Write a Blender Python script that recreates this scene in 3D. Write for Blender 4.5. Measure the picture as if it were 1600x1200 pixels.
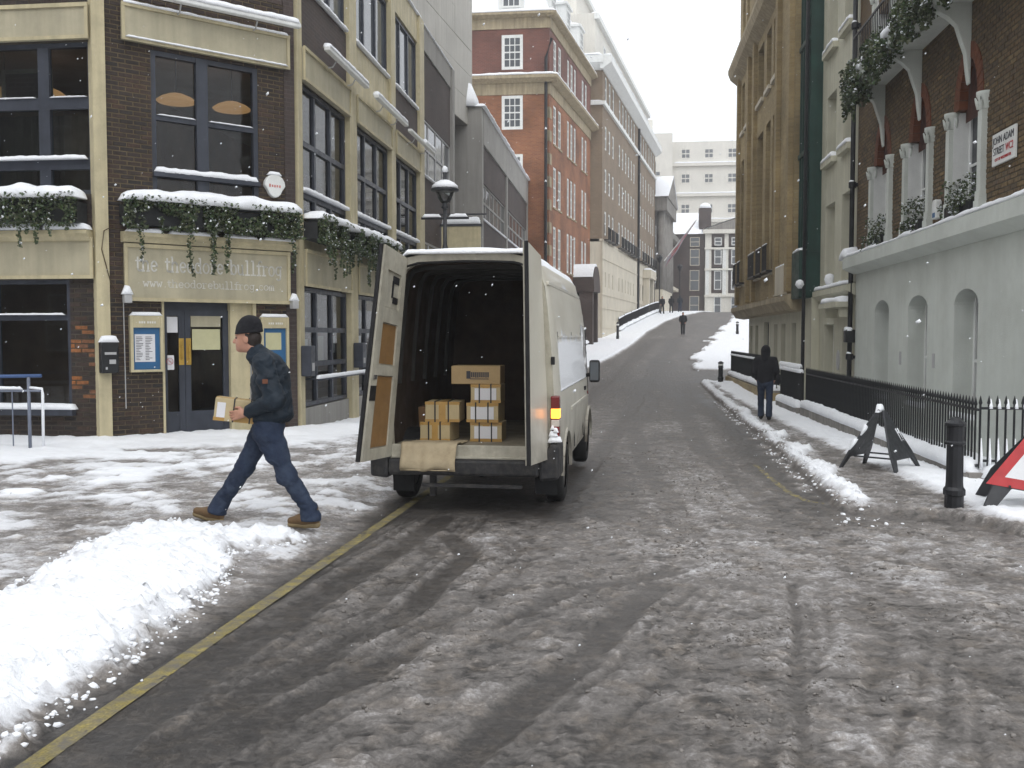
import bpy, math, random
import numpy as np
from mathutils import Vector, Matrix
random.seed(7); rng = np.random.default_rng(7)
R = math.radians
S = bpy.context.scene
COL = S.collection
for o in list(bpy.data.objects): bpy.data.objects.remove(o)

# ------------------------------------------------------------------ camera
cam = bpy.data.objects.new('camera', bpy.data.cameras.new('camera'))
COL.objects.link(cam); S.camera = cam
cam.location = (0, 0, 1.6)
cam.data.sensor_width = 36; cam.data.lens = 36*1500/1600
cam.data.clip_start = .05; cam.data.clip_end = 900
cam.rotation_euler = (R(90-2.86), 0, R(6.65))
S.render.resolution_x, S.render.resolution_y = 1024, 768
# ------------------------------------------------------------------ sky, sun, exposure
W = bpy.data.worlds.new('World'); S.world = W; W.use_nodes = True
wn, wl = W.node_tree.nodes, W.node_tree.links
bg = wn['Background']; bg.inputs['Strength'].default_value = .1
sky = wn.new('ShaderNodeTexSky'); sky.sky_type = 'NISHITA'; sky.sun_disc = False
sky.sun_elevation = R(38); sky.sun_rotation = R(200); sky.air_density = 1.0; sky.dust_density = 4
mx = wn.new('ShaderNodeMix'); mx.data_type = 'RGBA'; mx.inputs['Factor'].default_value = .88
wl.new(sky.outputs[0], mx.inputs[6]); mx.inputs[7].default_value = (14.4, 14.8, 15.4, 1)   # the even cloud layer
wl.new(mx.outputs[2], bg.inputs['Color'])
sun = bpy.data.objects.new('sun', bpy.data.lights.new('sun', 'SUN')); COL.objects.link(sun)
sun.data.energy = .7; sun.data.angle = R(40); sun.data.color = (1, .97, .93)
sun.rotation_euler = (R(40), R(8), R(10))
S.view_settings.view_transform = 'Standard'; S.view_settings.look = 'None'
S.view_settings.exposure = .12; S.view_settings.gamma = 1
S.render.engine = 'CYCLES'

# ------------------------------------------------------------------ noise
def vnoise(x, y, seed=0):
    xi = np.floor(x).astype(np.int64); yi = np.floor(y).astype(np.int64)
    xf = x-xi; yf = y-yi
    u = xf*xf*xf*(xf*(xf*6-15)+10); v = yf*yf*yf*(yf*(yf*6-15)+10)
    def h(a, b):
        n = (a*374761393 + b*668265263 + seed*974711) & 0xffffffff
        n = ((n ^ (n >> 13))*1274126177) & 0xffffffff
        n = n ^ (n >> 16)
        return (n & 0xffff)/65535.0
    a = h(xi, yi); b = h(xi+1, yi); c = h(xi, yi+1); d = h(xi+1, yi+1)
    return (a*(1-u)+b*u)*(1-v)+(c*(1-u)+d*u)*v
def fbm(x, y, oct=4, seed=0, gain=.5):
    s = 0; a = 1; t = 0
    for i in range(oct):
        s = s+a*vnoise(x, y, seed+i*17); t += a; a *= gain; x = x*2.03+11.3; y = y*2.03+5.7
    return s/t
def sstep(a, b, x):
    t = np.clip((x-a)/(b-a), 0, 1); return t*t*(3-2*t)

# ------------------------------------------------------------------ object helpers
ORG = {}
def link(o, parent=None):
    COL.objects.link(o)
    if parent is not None: o.parent = parent
    return o
def tag(o, label, cat, group=None):
    o['label'] = label; o['category'] = cat
    if group: o['group'] = group
    return o
def thing(name, label, cat, loc=(0, 0, 0), rot=0, group=None):
    o = bpy.data.objects.new(name, None); link(o); o.empty_display_size = .1
    o.location = loc; o.rotation_euler = (0, 0, rot)
    M = Matrix.Translation(Vector(loc)) @ Matrix.Rotation(rot, 4, 'Z')
    ORG[o] = M.inverted()
    return tag(o, label, cat, group)
def local(o):                       # a thing whose parts are built in its own local frame
    ORG[o] = Matrix.Identity(4); return o
class Fr:
    """facade frame: s along the wall, d inwards, z up"""
    def __init__(self, x=0, y=0, ang=0):
        self.x, self.y, self.a = x, y, ang
        self.c, self.n = math.cos(ang), math.sin(ang)
    def __call__(self, s, d, z):
        return (self.x+s*self.c-d*self.n, self.y+s*self.n+d*self.c, z)
    def off(self, s, d):
        p = self(s, d, 0); return Fr(p[0], p[1], self.a)
WF = Fr()
class MB:
    def __init__(self, fr=WF): self.v = []; self.f = []; self.fr = fr
    def pts(self, P):
        i = len(self.v); self.v += [self.fr(*p) for p in P]; return i
    def quad(self, a, b, c, d):
        i = self.pts((a, b, c, d)); self.f.append((i, i+1, i+2, i+3)); return self
    def poly(self, P):
        i = self.pts(P); self.f.append(tuple(range(i, i+len(P)))); return self
    def box(self, s0, s1, d0, d1, z0, z1):
        if s0 > s1: s0, s1 = s1, s0
        i = self.pts([(s0, d0, z0), (s1, d0, z0), (s1, d1, z0), (s0, d1, z0), (s0, d0, z1), (s1, d0, z1), (s1, d1, z1), (s0, d1, z1)])
        for q in ((0, 3, 2, 1), (4, 5, 6, 7), (0, 1, 5, 4), (1, 2, 6, 5), (2, 3, 7, 6), (3, 0, 4, 7)):
            self.f.append(tuple(i+k for k in q))
        return self
    def bar(self, a, b, w, h=None, up=(0, 0, 1)):
        """box section from a to b (frame coordinates)"""
        h = h or w; a = Vector(a); b = Vector(b); t = (b-a).normalized(); u = Vector(up)
        if abs(t.dot(u)) > .98: u = Vector((1, 0, 0))
        r = t.cross(u).normalized()*w/2; q = r.cross(t).normalized()*h/2
        i = self.pts([a-r-q, a+r-q, a+r+q, a-r+q, b-r-q, b+r-q, b+r+q, b-r+q])
        for k in ((0, 1, 2, 3), (7, 6, 5, 4), (0, 4, 5, 1), (1, 5, 6, 2), (2, 6, 7, 3), (3, 7, 4, 0)):
            self.f.append(tuple(i+j for j in k))
        return self
    def tube(self, P, r, n=8, cap=True):
        P = [Vector(p) for p in P]; rr = r if isinstance(r, (list, tuple)) else [r]*len(P)
        i0 = len(self.v)
        for k, p in enumerate(P):
            t = (P[min(k+1, len(P)-1)]-P[max(k-1, 0)]).normalized()
            u = Vector((0, 0, 1)) if abs(t.z) < .95 else Vector((1, 0, 0))
            a = t.cross(u).normalized(); b = a.cross(t)
            for j in range(n):
                g = 2*math.pi*j/n
                self.v.append(self.fr(*(p+a*rr[k]*math.cos(g)+b*rr[k]*math.sin(g))))
        for k in range(len(P)-1):
            for j in range(n):
                a0 = i0+k*n+j; a1 = i0+k*n+(j+1) % n
                self.f.append((a0, a1, a1+n, a0+n))
        if cap:
            self.f.append(tuple(i0+j for j in range(n))[::-1]); e = i0+(len(P)-1)*n
            self.f.append(tuple(e+j for j in range(n)))
        return self
    def lathe(self, c, prof, n=16):
        """profile [(r,z)] about the vertical axis through c"""
        i0 = len(self.v)
        for r, z in prof:
            for j in range(n):
                g = 2*math.pi*j/n; self.v.append(self.fr(c[0]+r*math.cos(g), c[1]+r*math.sin(g), c[2]+z))
        for k in range(len(prof)-1):
            for j in range(n):
                a0 = i0+k*n+j; a1 = i0+k*n+(j+1) % n
                self.f.append((a0, a1, a1+n, a0+n))
        self.f.append(tuple(i0+j for j in range(n))[::-1]); e = i0+(len(prof)-1)*n
        self.f.append(tuple(e+j for j in range(n)))
        return self
    def prism(self, P, d0, d1):
        """polygon [(s,z)] extruded in d"""
        n = len(P); i = self.pts([(s, d0, z) for s, z in P]+[(s, d1, z) for s, z in P])
        self.f.append(tuple(range(i, i+n))); self.f.append(tuple(range(i+2*n-1, i+n-1, -1)))
        for k in range(n):
            j = (k+1) % n; self.f.append((i+k, i+n+k, i+n+j, i+j))
        return self
    def sprism(self, P, s0, s1):
        """profile [(d,z)] extruded along s"""
        n = len(P); i = self.pts([(s0, d, z) for d, z in P]+[(s1, d, z) for d, z in P])
        self.f.append(tuple(range(i+n-1, i-1, -1))); self.f.append(tuple(range(i+n, i+2*n)))
        for k in range(n):
            j = (k+1) % n; self.f.append((i+k, i+j, i+n+j, i+n+k))
        return self
    def build(self, name, mat, parent=None, smooth=False, bevel=0):
        o = mesh_obj(name, self.v, self.f, mat, parent, smooth)
        if bevel:
            m = o.modifiers.new('bevel', 'BEVEL'); m.width = bevel; m.segments = 2; m.limit_method = 'ANGLE'; m.angle_limit = R(40)
        return o
def mesh_obj(name, v, f, mat, parent=None, smooth=False):
    me = bpy.data.meshes.new(name)
    v = np.asarray(v, float)
    if parent is not None and parent in ORG:
        M = np.array(ORG[parent]); v = v@M[:3, :3].T+M[:3, 3]
    me.from_pydata(v.tolist() if len(v) < 50000 else v, [], f); me.update()
    if mat is not None: me.materials.append(mat)
    if smooth: me.polygons.foreach_set('use_smooth', [True]*len(me.polygons))
    o = bpy.data.objects.new(name, me); link(o, parent)
    if parent is not None and parent in ORG: ORG[o] = ORG[parent]
    return o
def np_mesh(name, V, Q, mat, parent=None, smooth=True):
    """big quad or tri mesh from numpy arrays"""
    me = bpy.data.meshes.new(name); V = np.asarray(V, np.float32); Q = np.asarray(Q, np.int32)
    if parent is not None and parent in ORG:
        M = np.array(ORG[parent]); V = (V@M[:3, :3].T+M[:3, 3]).astype(np.float32)
    n = Q.shape[1]
    me.vertices.add(len(V)); me.vertices.foreach_set('co', V.ravel())
    me.loops.add(Q.size); me.loops.foreach_set('vertex_index', Q.ravel())
    me.polygons.add(len(Q)); me.polygons.foreach_set('loop_start', np.arange(0, Q.size, n, dtype=np.int32))
    me.update(calc_edges=True)
    if smooth: me.polygons.foreach_set('use_smooth', np.ones(len(Q), bool))
    me.materials.append(mat)
    o = bpy.data.objects.new(name, me); link(o, parent)
    if parent is not None and parent in ORG: ORG[o] = ORG[parent]
    return o
def structure(o): o['kind'] = 'structure'; return o
def stuff(o): o['kind'] = 'stuff'; return o

# ------------------------------------------------------------------ materials
def mat(name, col, rough=.7, var=.15, scale=3., bump=0., bscale=40., streak=0., spec=.4, metal=0., fine=0., grime=None, grime_amt=0., g0=.45):
    m = bpy.data.materials.new(name); m.use_nodes = True
    N, L = m.node_tree.nodes, m.node_tree.links
    b = N['Principled BSDF']; b.inputs['Roughness'].default_value = rough
    b.inputs['Specular IOR Level'].default_value = spec; b.inputs['Metallic'].default_value = metal
    tc = N.new('ShaderNodeTexCoord')
    def noise(sc, det=4, vec=None, rg=.55):
        t = N.new('ShaderNodeTexNoise'); t.inputs['Scale'].default_value = sc; t.inputs['Detail'].default_value = det; t.inputs['Roughness'].default_value = rg
        L.new(vec or tc.outputs['Object'], t.inputs['Vector']); return t.outputs['Fac']
    def mapr(x, a, b_, c, d):
        r = N.new('ShaderNodeMapRange'); r.inputs[1].default_value = a; r.inputs[2].default_value = b_; r.inputs[3].default_value = c; r.inputs[4].default_value = d
        L.new(x, r.inputs[0]); return r.outputs[0]
    def mul(a, b_):
        r = N.new('ShaderNodeMath'); r.operation = 'MULTIPLY'; L.new(a, r.inputs[0]); L.new(b_, r.inputs[1]); return r.outputs[0]
    f = mapr(noise(scale), .3, .7, 1-var, 1+var)
    if streak:
        mp = N.new('ShaderNodeMapping'); mp.inputs['Scale'].default_value = (5, 5, .35); L.new(tc.outputs['Object'], mp.inputs['Vector'])
        f = mul(f, mapr(noise(1.4, 5, mp.outputs[0]), .35, .7, 1+streak*.3, 1-streak))
    if fine: f = mul(f, mapr(noise(bscale*1.7, 3), .3, .7, 1-fine, 1+fine))
    hs = N.new('ShaderNodeMix'); hs.data_type = 'RGBA'; hs.blend_type = 'MULTIPLY'; hs.inputs[0].default_value = 1
    hs.inputs[6].default_value = (*col, 1)
    cc = N.new('ShaderNodeCombineColor')
    for k in range(3): L.new(f, cc.inputs[k])
    L.new(cc.outputs[0], hs.inputs[7]); out = hs.outputs[2]
    if grime:
        g = N.new('ShaderNodeMix'); g.data_type = 'RGBA'; L.new(out, g.inputs[6]); g.inputs[7].default_value = (*grime, 1)
        L.new(mapr(noise(scale*2.3, 6, rg=.7), g0, g0+.3, 0, grime_amt), g.inputs[0]); out = g.outputs[2]
    L.new(out, b.inputs['Base Color'])
    L.new(mapr(noise(scale*1.7), .3, .7, max(rough-.12, .02), min(rough+.12, 1)), b.inputs['Roughness'])
    if bump:
        bp = N.new('ShaderNodeBump'); bp.inputs['Strength'].default_value = 1; bp.inputs['Distance'].default_value = bump
        L.new(noise(bscale, 5), bp.inputs['Height']); L.new(bp.outputs[0], b.inputs['Normal'])
    return m
def emit_mat(name, col, e, base=(.2, .1, .05)):
    m = mat(name, base, .4, .05); b = m.node_tree.nodes['Principled BSDF']
    b.inputs['Emission Color'].default_value = (*col, 1); b.inputs['Emission Strength'].default_value = e; return m
def brick_mat(name, c1, c2, mortar, scale=1., rough=.85, msize=.012, tone=.25):
    """bonded brickwork for walls too far away to build brick by brick; works in metres on any upright wall"""
    m = bpy.data.materials.new(name); m.use_nodes = True; N, L = m.node_tree.nodes, m.node_tree.links
    b = N['Principled BSDF']; b.inputs['Roughness'].default_value = rough
    tc = N.new('ShaderNodeTexCoord'); sp = N.new('ShaderNodeSeparateXYZ'); L.new(tc.outputs['Object'], sp.inputs[0])
    ad = N.new('ShaderNodeMath'); ad.operation = 'ADD'; L.new(sp.outputs[0], ad.inputs[0]); L.new(sp.outputs[1], ad.inputs[1])
    cb = N.new('ShaderNodeCombineXYZ'); L.new(ad.outputs[0], cb.inputs[0]); L.new(sp.outputs[2], cb.inputs[1])
    t = N.new('ShaderNodeTexBrick'); t.inputs['Scale'].default_value = 1; t.inputs['Brick Width'].default_value = .225*scale; t.inputs['Row Height'].default_value = .075*scale
    t.inputs['Mortar Size'].default_value = msize*scale*.5; t.inputs['Color1'].default_value = (*c1, 1); t.inputs['Color2'].default_value = (*c2, 1); t.inputs['Mortar'].default_value = (*mortar, 1)
    L.new(cb.outputs[0], t.inputs['Vector'])
    n = N.new('ShaderNodeTexNoise'); n.inputs['Scale'].default_value = .6; n.inputs['Detail'].default_value = 6; L.new(tc.outputs['Object'], n.inputs['Vector'])
    r = N.new('ShaderNodeMapRange'); r.inputs[1].default_value = .3; r.inputs[2].default_value = .7; r.inputs[3].default_value = 1-tone; r.inputs[4].default_value = 1+tone; L.new(n.outputs['Fac'], r.inputs[0])
    cc = N.new('ShaderNodeCombineColor'); [L.new(r.outputs[0], cc.inputs[k]) for k in range(3)]
    h = N.new('ShaderNodeMix'); h.data_type = 'RGBA'; h.blend_type = 'MULTIPLY'; h.inputs[0].default_value = 1
    L.new(t.outputs['Color'], h.inputs[6]); L.new(cc.outputs[0], h.inputs[7]); L.new(h.outputs[2], b.inputs['Base Color'])
    bp = N.new('ShaderNodeBump'); bp.inputs['Distance'].default_value = .006; bp.invert = True; L.new(t.outputs['Fac'], bp.inputs['Height']); L.new(bp.outputs[0], b.inputs['Normal'])
    return m
def piece_mat(name, cols, rough=.85, bump=.002):
    """built bricks: each piece takes its own colour"""
    m = bpy.data.materials.new(name); m.use_nodes = True; N, L = m.node_tree.nodes, m.node_tree.links
    b = N['Principled BSDF']; b.inputs['Roughness'].default_value = rough
    oi = N.new('ShaderNodeObjectInfo'); ge = N.new('ShaderNodeNewGeometry')
    a = N.new('ShaderNodeMath'); a.operation = 'ADD'; L.new(oi.outputs['Random'], a.inputs[0]); L.new(ge.outputs['Random Per Island'], a.inputs[1])
    fr = N.new('ShaderNodeMath'); fr.operation = 'FRACT'; L.new(a.outputs[0], fr.inputs[0])
    cr = N.new('ShaderNodeValToRGB'); cr.color_ramp.interpolation = 'LINEAR'
    while len(cr.color_ramp.elements) < len(cols): cr.color_ramp.elements.new(.5)
    for i, c in enumerate(cols): cr.color_ramp.elements[i].position = i/(len(cols)-1); cr.color_ramp.elements[i].color = (*c, 1)
    L.new(fr.outputs[0], cr.inputs[0])
    tc = N.new('ShaderNodeTexCoord'); n = N.new('ShaderNodeTexNoise'); n.inputs['Scale'].default_value = 22; n.inputs['Detail'].default_value = 6; L.new(ge.outputs['Position'], n.inputs['Vector'])
    n2 = N.new('ShaderNodeTexNoise'); n2.inputs['Scale'].default_value = 1.1; n2.inputs['Detail'].default_value = 4; L.new(ge.outputs['Position'], n2.inputs['Vector'])
    r = N.new('ShaderNodeMapRange'); r.inputs[1].default_value = .3; r.inputs[2].default_value = .7; r.inputs[3].default_value = .65; r.inputs[4].default_value = 1.35; L.new(n.outputs['Fac'], r.inputs[0])
    r2 = N.new('ShaderNodeMapRange'); r2.inputs[1].default_value = .3; r2.inputs[2].default_value = .7; r2.inputs[3].default_value = .7; r2.inputs[4].default_value = 1.3; L.new(n2.outputs['Fac'], r2.inputs[0])
    mu = N.new('ShaderNodeMath'); mu.operation = 'MULTIPLY'; L.new(r.outputs[0], mu.inputs[0]); L.new(r2.outputs[0], mu.inputs[1])
    cc = N.new('ShaderNodeCombineColor'); [L.new(mu.outputs[0], cc.inputs[k]) for k in range(3)]
    h = N.new('ShaderNodeMix'); h.data_type = 'RGBA'; h.blend_type = 'MULTIPLY'; h.inputs[0].default_value = 1
    L.new(cr.outputs[0], h.inputs[6]); L.new(cc.outputs[0], h.inputs[7]); L.new(h.outputs[2], b.inputs['Base Color'])
    bp = N.new('ShaderNodeBump'); bp.inputs['Distance'].default_value = bump; L.new(n.outputs['Fac'], bp.inputs['Height']); L.new(bp.outputs[0], b.inputs['Normal'])
    return m
def glass_mat(name, tint=(.75, .8, .8), clear=True, dark=(.02, .024, .03)):
    m = bpy.data.materials.new(name); m.use_nodes = True; N, L = m.node_tree.nodes, m.node_tree.links
    b = N['Principled BSDF']
    if not clear:
        b.inputs['Base Color'].default_value = (*dark, 1); b.inputs['Roughness'].default_value = .06; b.inputs['Specular IOR Level'].default_value = .5
        tc = N.new('ShaderNodeTexCoord'); n = N.new('ShaderNodeTexNoise'); n.inputs['Scale'].default_value = 1.7; L.new(tc.outputs['Object'], n.inputs['Vector'])
        bp = N.new('ShaderNodeBump'); bp.inputs['Distance'].default_value = .02; bp.inputs['Strength'].default_value = .25; L.new(n.outputs['Fac'], bp.inputs['Height']); L.new(bp.outputs[0], b.inputs['Normal'])
        return m
    g = N.new('ShaderNodeBsdfGlossy'); g.inputs['Roughness'].default_value = .03
    t = N.new('ShaderNodeBsdfTransparent'); t.inputs['Color'].default_value = (*tint, 1)
    f = N.new('ShaderNodeFresnel'); f.inputs['IOR'].default_value = 1.52
    mxs = N.new('ShaderNodeMixShader'); L.new(f.outputs[0], mxs.inputs[0]); L.new(t.outputs[0], mxs.inputs[1]); L.new(g.outputs[0], mxs.inputs[2])
    L.new(mxs.outputs[0], N['Material Output'].inputs['Surface']); return m

M = {}
M['snow'] = mat('fresh_snow', (.88, .90, .93), .75, .04, 4, .012, 30, spec=.25)
M['cream'] = mat('cream_paint', (.53, .465, .295), .6, .10, 1.5, .002, 60, streak=.18, grime=(.20, .17, .12), grime_amt=.35)
M['fascia'] = mat('grey_cream_fascia', (.45, .41, .29), .65, .08, 1.2, .002, 60, streak=.15, grime=(.2, .18, .13), grime_amt=.3)
M['frame'] = mat('blue_grey_frame', (.040, .046, .062), .45, .2, 4, streak=.2)
M['mortar_tan'] = mat('tan_mortar', (.115, .088, .05), .95, .3, 5, .004, 80)
M['mortar_dark'] = mat('dark_mortar', (.06, .05, .036), .95, .3, 5, .004, 80)
M['brick_dark'] = piece_mat('dark_brick', [(.022, .016, .014), (.040, .025, .020), (.030, .022, .018), (.056, .032, .022), (.022, .018, .017), (.045, .028, .021)])
M['brick_orange'] = piece_mat('worn_orange_brick', [(.30, .11, .03), (.22, .09, .035), (.15, .07, .04)])
M['brick_brown'] = piece_mat('brown_stock_brick', [(.108, .070, .033), (.132, .089, .042), (.080, .056, .031), (.162, .108, .048), (.094, .064, .037), (.12, .075, .033)])
M['brick_panel'] = brick_mat('brown_panel_brick', (.052, .038, .035), (.07, .049, .042), (.09, .078, .07))
M['brick_red'] = brick_mat('orange_red_brick', (.285, .115, .05), (.215, .082, .042), (.25, .17, .115), tone=.4)
M['brick_redtop'] = brick_mat('deep_red_brick', (.175, .066, .048), (.14, .055, .042), (.18, .125, .10), tone=.3)
M['brick_tan'] = brick_mat('tan_brick', (.235, .178, .122), (.205, .152, .105), (.25, .2, .15), tone=.15)
M['brick_yellow'] = brick_mat('yellow_stock_brick', (.34, .262, .132), (.265, .20, .10), (.30, .24, .15), tone=.3)
M['brick_brown_far'] = brick_mat('brown_stock_brick_side', (.14, .09, .04), (.11, .07, .035), (.16, .12, .07), tone=.3)
M['brick_black'] = brick_mat('sooty_brick', (.055, .040, .036), (.07, .05, .045), (.085, .07, .065))
M['red_rubber'] = mat('red_rubbed_brick', (.135, .045, .02), .85, .3, 6, .004, 60)
M['tymp'] = mat('dark_red_brick_panel', (.055, .02, .013), .85, .35, 6, .004, 60)
M['concrete'] = mat('pale_concrete', (.50, .485, .445), .85, .07, .8, .004, 40, streak=.12)
M['grey_conc'] = mat('grey_concrete', (.30, .29, .27), .85, .1, .8, .004, 40, streak=.15)
M['stone'] = mat('portland_stone', (.58, .53, .43), .8, .08, 1, .004, 30, streak=.15)
M['stone_grey'] = mat('weathered_stone', (.24, .225, .205), .85, .2, 1.2, .006, 25, streak=.35)
M['stone_band'] = mat('ochre_stone_band', (.36, .30, .20), .8, .15, 1.2, .004, 30, streak=.3)
M['pale_block'] = mat('pale_ashlar', (.70, .68, .62), .85, .06, .4, .004, 10, streak=.08)
M['white_stucco'] = mat('white_stucco', (.60, .63, .585), .7, .07, .7, .004, 45, streak=.05, grime=(.34, .35, .30), grime_amt=.30)
M['cream_stucco'] = mat('cream_stucco', (.545, .53, .42), .75, .06, .9, .003, 45, streak=.14, grime=(.3, .28, .2), grime_amt=.22)
M['white_paint'] = mat('white_paint', (.74, .75, .73), .5, .06, 4, streak=.08)
M['black_paint'] = mat('black_paint', (.011, .012, .014), .45, .3, 6, .001, 80)
M['green_metal'] = mat('dark_green_metal', (.010, .045, .034), .5, .25, 2, streak=.35)
M['glass'] = glass_mat('window_glass')
M['dark_glass'] = glass_mat('dark_window_glass', clear=False)
M['grey_glass'] = glass_mat('grey_window_glass', clear=False, dark=(.10, .11, .12))
M['blind'] = mat('net_curtain', (.45, .44, .41), .8, .12, 3, streak=.2)
M['room'] = mat('dim_room', (.13, .105, .09), .9, .3, 1)
M['room_warm'] = mat('brown_room', (.22, .14, .085), .9, .3, 1)
M['ceiling'] = mat('room_ceiling', (.35, .29, .22), .9, .2, 1)
M['lamp_shade'] = emit_mat('lit_orange_shade', (1, .55, .22), .28, (.5, .30, .14))
M['brass'] = mat('brass_plate', (.52, .33, .07), .4, .15, 6, metal=.6)
M['lead'] = mat('lead_flashing', (.12, .12, .125), .6, .2, 3)
M['board_blue'] = mat('blue_board', (.03, .12, .26), .4, .08, 4)
M['paper'] = mat('white_paper', (.68, .68, .70), .7, .04, 6)
M['paper_yellow'] = mat('pale_yellow_notice', (.52, .50, .30), .7, .06, 6)
M['ink'] = mat('dark_ink', (.05, .05, .06), .7, .1, 6)
M['letter_white'] = mat('white_lettering', (.66, .65, .60), .6, .08, 12)
M['lamp_glass'] = glass_mat('lantern_glass', (.9, .92, .9))
M['grey_box'] = mat('grey_plastic', (.42, .42, .42), .55, .08, 6)
M['leaf'] = piece_mat('ivy_leaf', [(.025, .055, .018), (.05, .085, .028), (.075, .10, .035), (.035, .045, .02), (.10, .11, .05)], .55, .0005)
M['leaf_snow'] = mat('snow_on_leaf', (.82, .85, .88), .8, .05, 20)
M['stem'] = mat('ivy_stem', (.06, .04, .02), .8, .2, 20)

# ------------------------------------------------------------------ builders shared by the buildings
def wall(fr, parent, name, m, s0, s1, z0, z1, holes=(), reveal=.15, d=0., thick=.0):
    """flat wall with real openings and their reveals"""
    b = MB(fr)
    S_ = sorted({s0, s1, *[h[0] for h in holes], *[h[1] for h in holes]}); Z_ = sorted({z0, z1, *[h[2] for h in holes], *[h[3] for h in holes]})
    S_ = [s for s in S_ if s0 <= s <= s1]; Z_ = [z for z in Z_ if z0 <= z <= z1]
    for a, c in zip(S_, S_[1:]):
        run = None
        for e, g in zip(Z_, Z_[1:]):
            mid = ((a+c)/2, (e+g)/2)
            solid = not any(h[0] < mid[0] < h[1] and h[2] < mid[1] < h[3] for h in holes)
            if solid:
                if run is None: run = e
            if not solid and run is not None:
                b.quad((a, d, run), (c, d, run), (c, d, e), (a, d, e)); run = None
        if run is not None: b.quad((a, d, run), (c, d, run), (c, d, Z_[-1]), (a, d, Z_[-1]))
    for h in holes:
        a, c, e, g = h[:4]; r = d+reveal; fl = h[4] if len(h) > 4 and isinstance(h[4], str) else ''
        if fl == 'n': continue
        b.quad((a, d, e), (a, d, g), (a, r, g), (a, r, e)); b.quad((c, r, e), (c, r, g), (c, d, g), (c, d, e))
        if fl != 'b': b.quad((a, d, g), (c, d, g), (c, r, g), (a, r, g))
        b.quad((a, r, e), (c, r, e), (c, d, e), (a, d, e))
    return b.build(name, m, parent)
def window(fr, parent, s0, s1, z0, z1, d, cols=1, rows=1, fw=.06, bw=.03, fm='white_paint', gm='dark_glass', panes=False, name='window', colx=None, rowz=None, dep=.06, sash=True):
    """frame with glazing bars as one part, panes as its sub-parts"""
    b = MB(fr)
    b.box(s0, s0+fw, d, d+dep, z0, z1); b.box(s1-fw, s1, d, d+dep, z0, z1)
    b.box(s0+fw, s1-fw, d+.001, d+dep-.001, z0, z0+fw); b.box(s0+fw, s1-fw, d+.001, d+dep-.001, z1-fw, z1)
    xs = colx or [s0+fw+(s1-s0-2*fw)*k/cols for k in range(1, cols)]
    zs = rowz or [z0+fw+(z1-z0-2*fw)*k/rows for k in range(1, rows)]
    for x in xs: b.box(x-bw/2, x+bw/2, d+.006, d+dep-.012, z0+fw, z1-fw)
    for k, z in enumerate(zs):
        w_ = bw*1.5 if (sash and not rowz and rows % 2 == 0 and k == rows//2-1) else bw
        b.box(s0+fw, s1-fw, d+.004, d+dep-.009, z-w_/2, z+w_/2)
    o = b.build(name, M[fm], parent)
    e = d+dep*.55
    if panes:
        X = [s0+fw]+list(xs)+[s1-fw]; Z = [z0+fw]+sorted(zs)+[z1-fw]
        for a, c in zip(X, X[1:]):
            for g, h in zip(Z, Z[1:]):
                t = random.uniform(-.003, .003); u = random.uniform(-.003, .003)
                MB(fr).quad((a, e+t, g), (c, e-t, g+0), (c, e-t+u, h), (a, e+t+u, h)).build('pane', M[gm], o)
    else:
        MB(fr).quad((s0+fw, e, z0+fw), (s1-fw, e, z0+fw), (s1-fw, e, z1-fw), (s0+fw, e, z1-fw)).build('pane', M[gm], o)
    return o
def snow_strip(p0, p1, w, h, parent=None, name='snow_cap', seed=0, step=.05, over=.35, rough=.55, n=9, mt='snow', droop=0.):
    """a rounded uneven ridge of lying snow from p0 to p1 (world), centred on the line, w wide and h high"""
    p0 = np.array(p0, float); p1 = np.array(p1, float); L = np.linalg.norm(p1-p0); k = max(int(L/step), 3)
    t = np.linspace(0, 1, k+1); dirv = (p1-p0)/L; side = np.cross(dirv, [0, 0, 1.]); side /= (np.linalg.norm(side)+1e-9)
    sd = seed+int(abs(p0[0]*97+p0[1]*31+p0[2]*13)*10) % 997
    ends = np.minimum(1, np.minimum(t, 1-t)*L/(w*.45)); ends = np.sqrt(np.clip(1-(1-ends)**2, 0.001, 1))
    hh = h*(1-rough*.6+rough*1.2*fbm(t*L/(w*1.2)+sd, t*0+.5, 3, sd))*ends
    ww = w*(1-rough*.3+rough*.6*fbm(t*L/(w*1.5)+sd+50, t*0+.5, 3, sd))*(.55+.45*ends)
    g = np.linspace(0, math.pi, n)
    V = []
    for j, a in enumerate(g):
        jit = 1+rough*.35*(fbm(t*L/(w*.5)+j*3.1+sd, t*0+j*.9, 2, sd+3)-.5)
        cx = np.sign(math.cos(a))*abs(math.cos(a))**.7*ww/2*jit
        cz = math.sin(a)**.75*hh*jit-droop*h*(1-math.sin(a))
        V.append(p0+np.outer(t, p1-p0)+np.outer(cx, side)+np.outer(cz, [0, 0, 1.]))
    V = np.array(V).transpose(1, 0, 2).reshape(-1, 3); Q = []
    for i in range(k):
        for j in range(n-1):
            a = i*n+j; Q.append((a, a+n, a+n+1, a+1))
        Q.append((i*n+n-1, (i+1)*n+n-1, (i+1)*n, i*n))
    Q.append(tuple(range(n))); Q.append(tuple(range(k*n+n-1, k*n-1, -1)))
    return mesh_obj(name, V, Q, M[mt], parent, True)
BRICKMESH = {}
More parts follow.
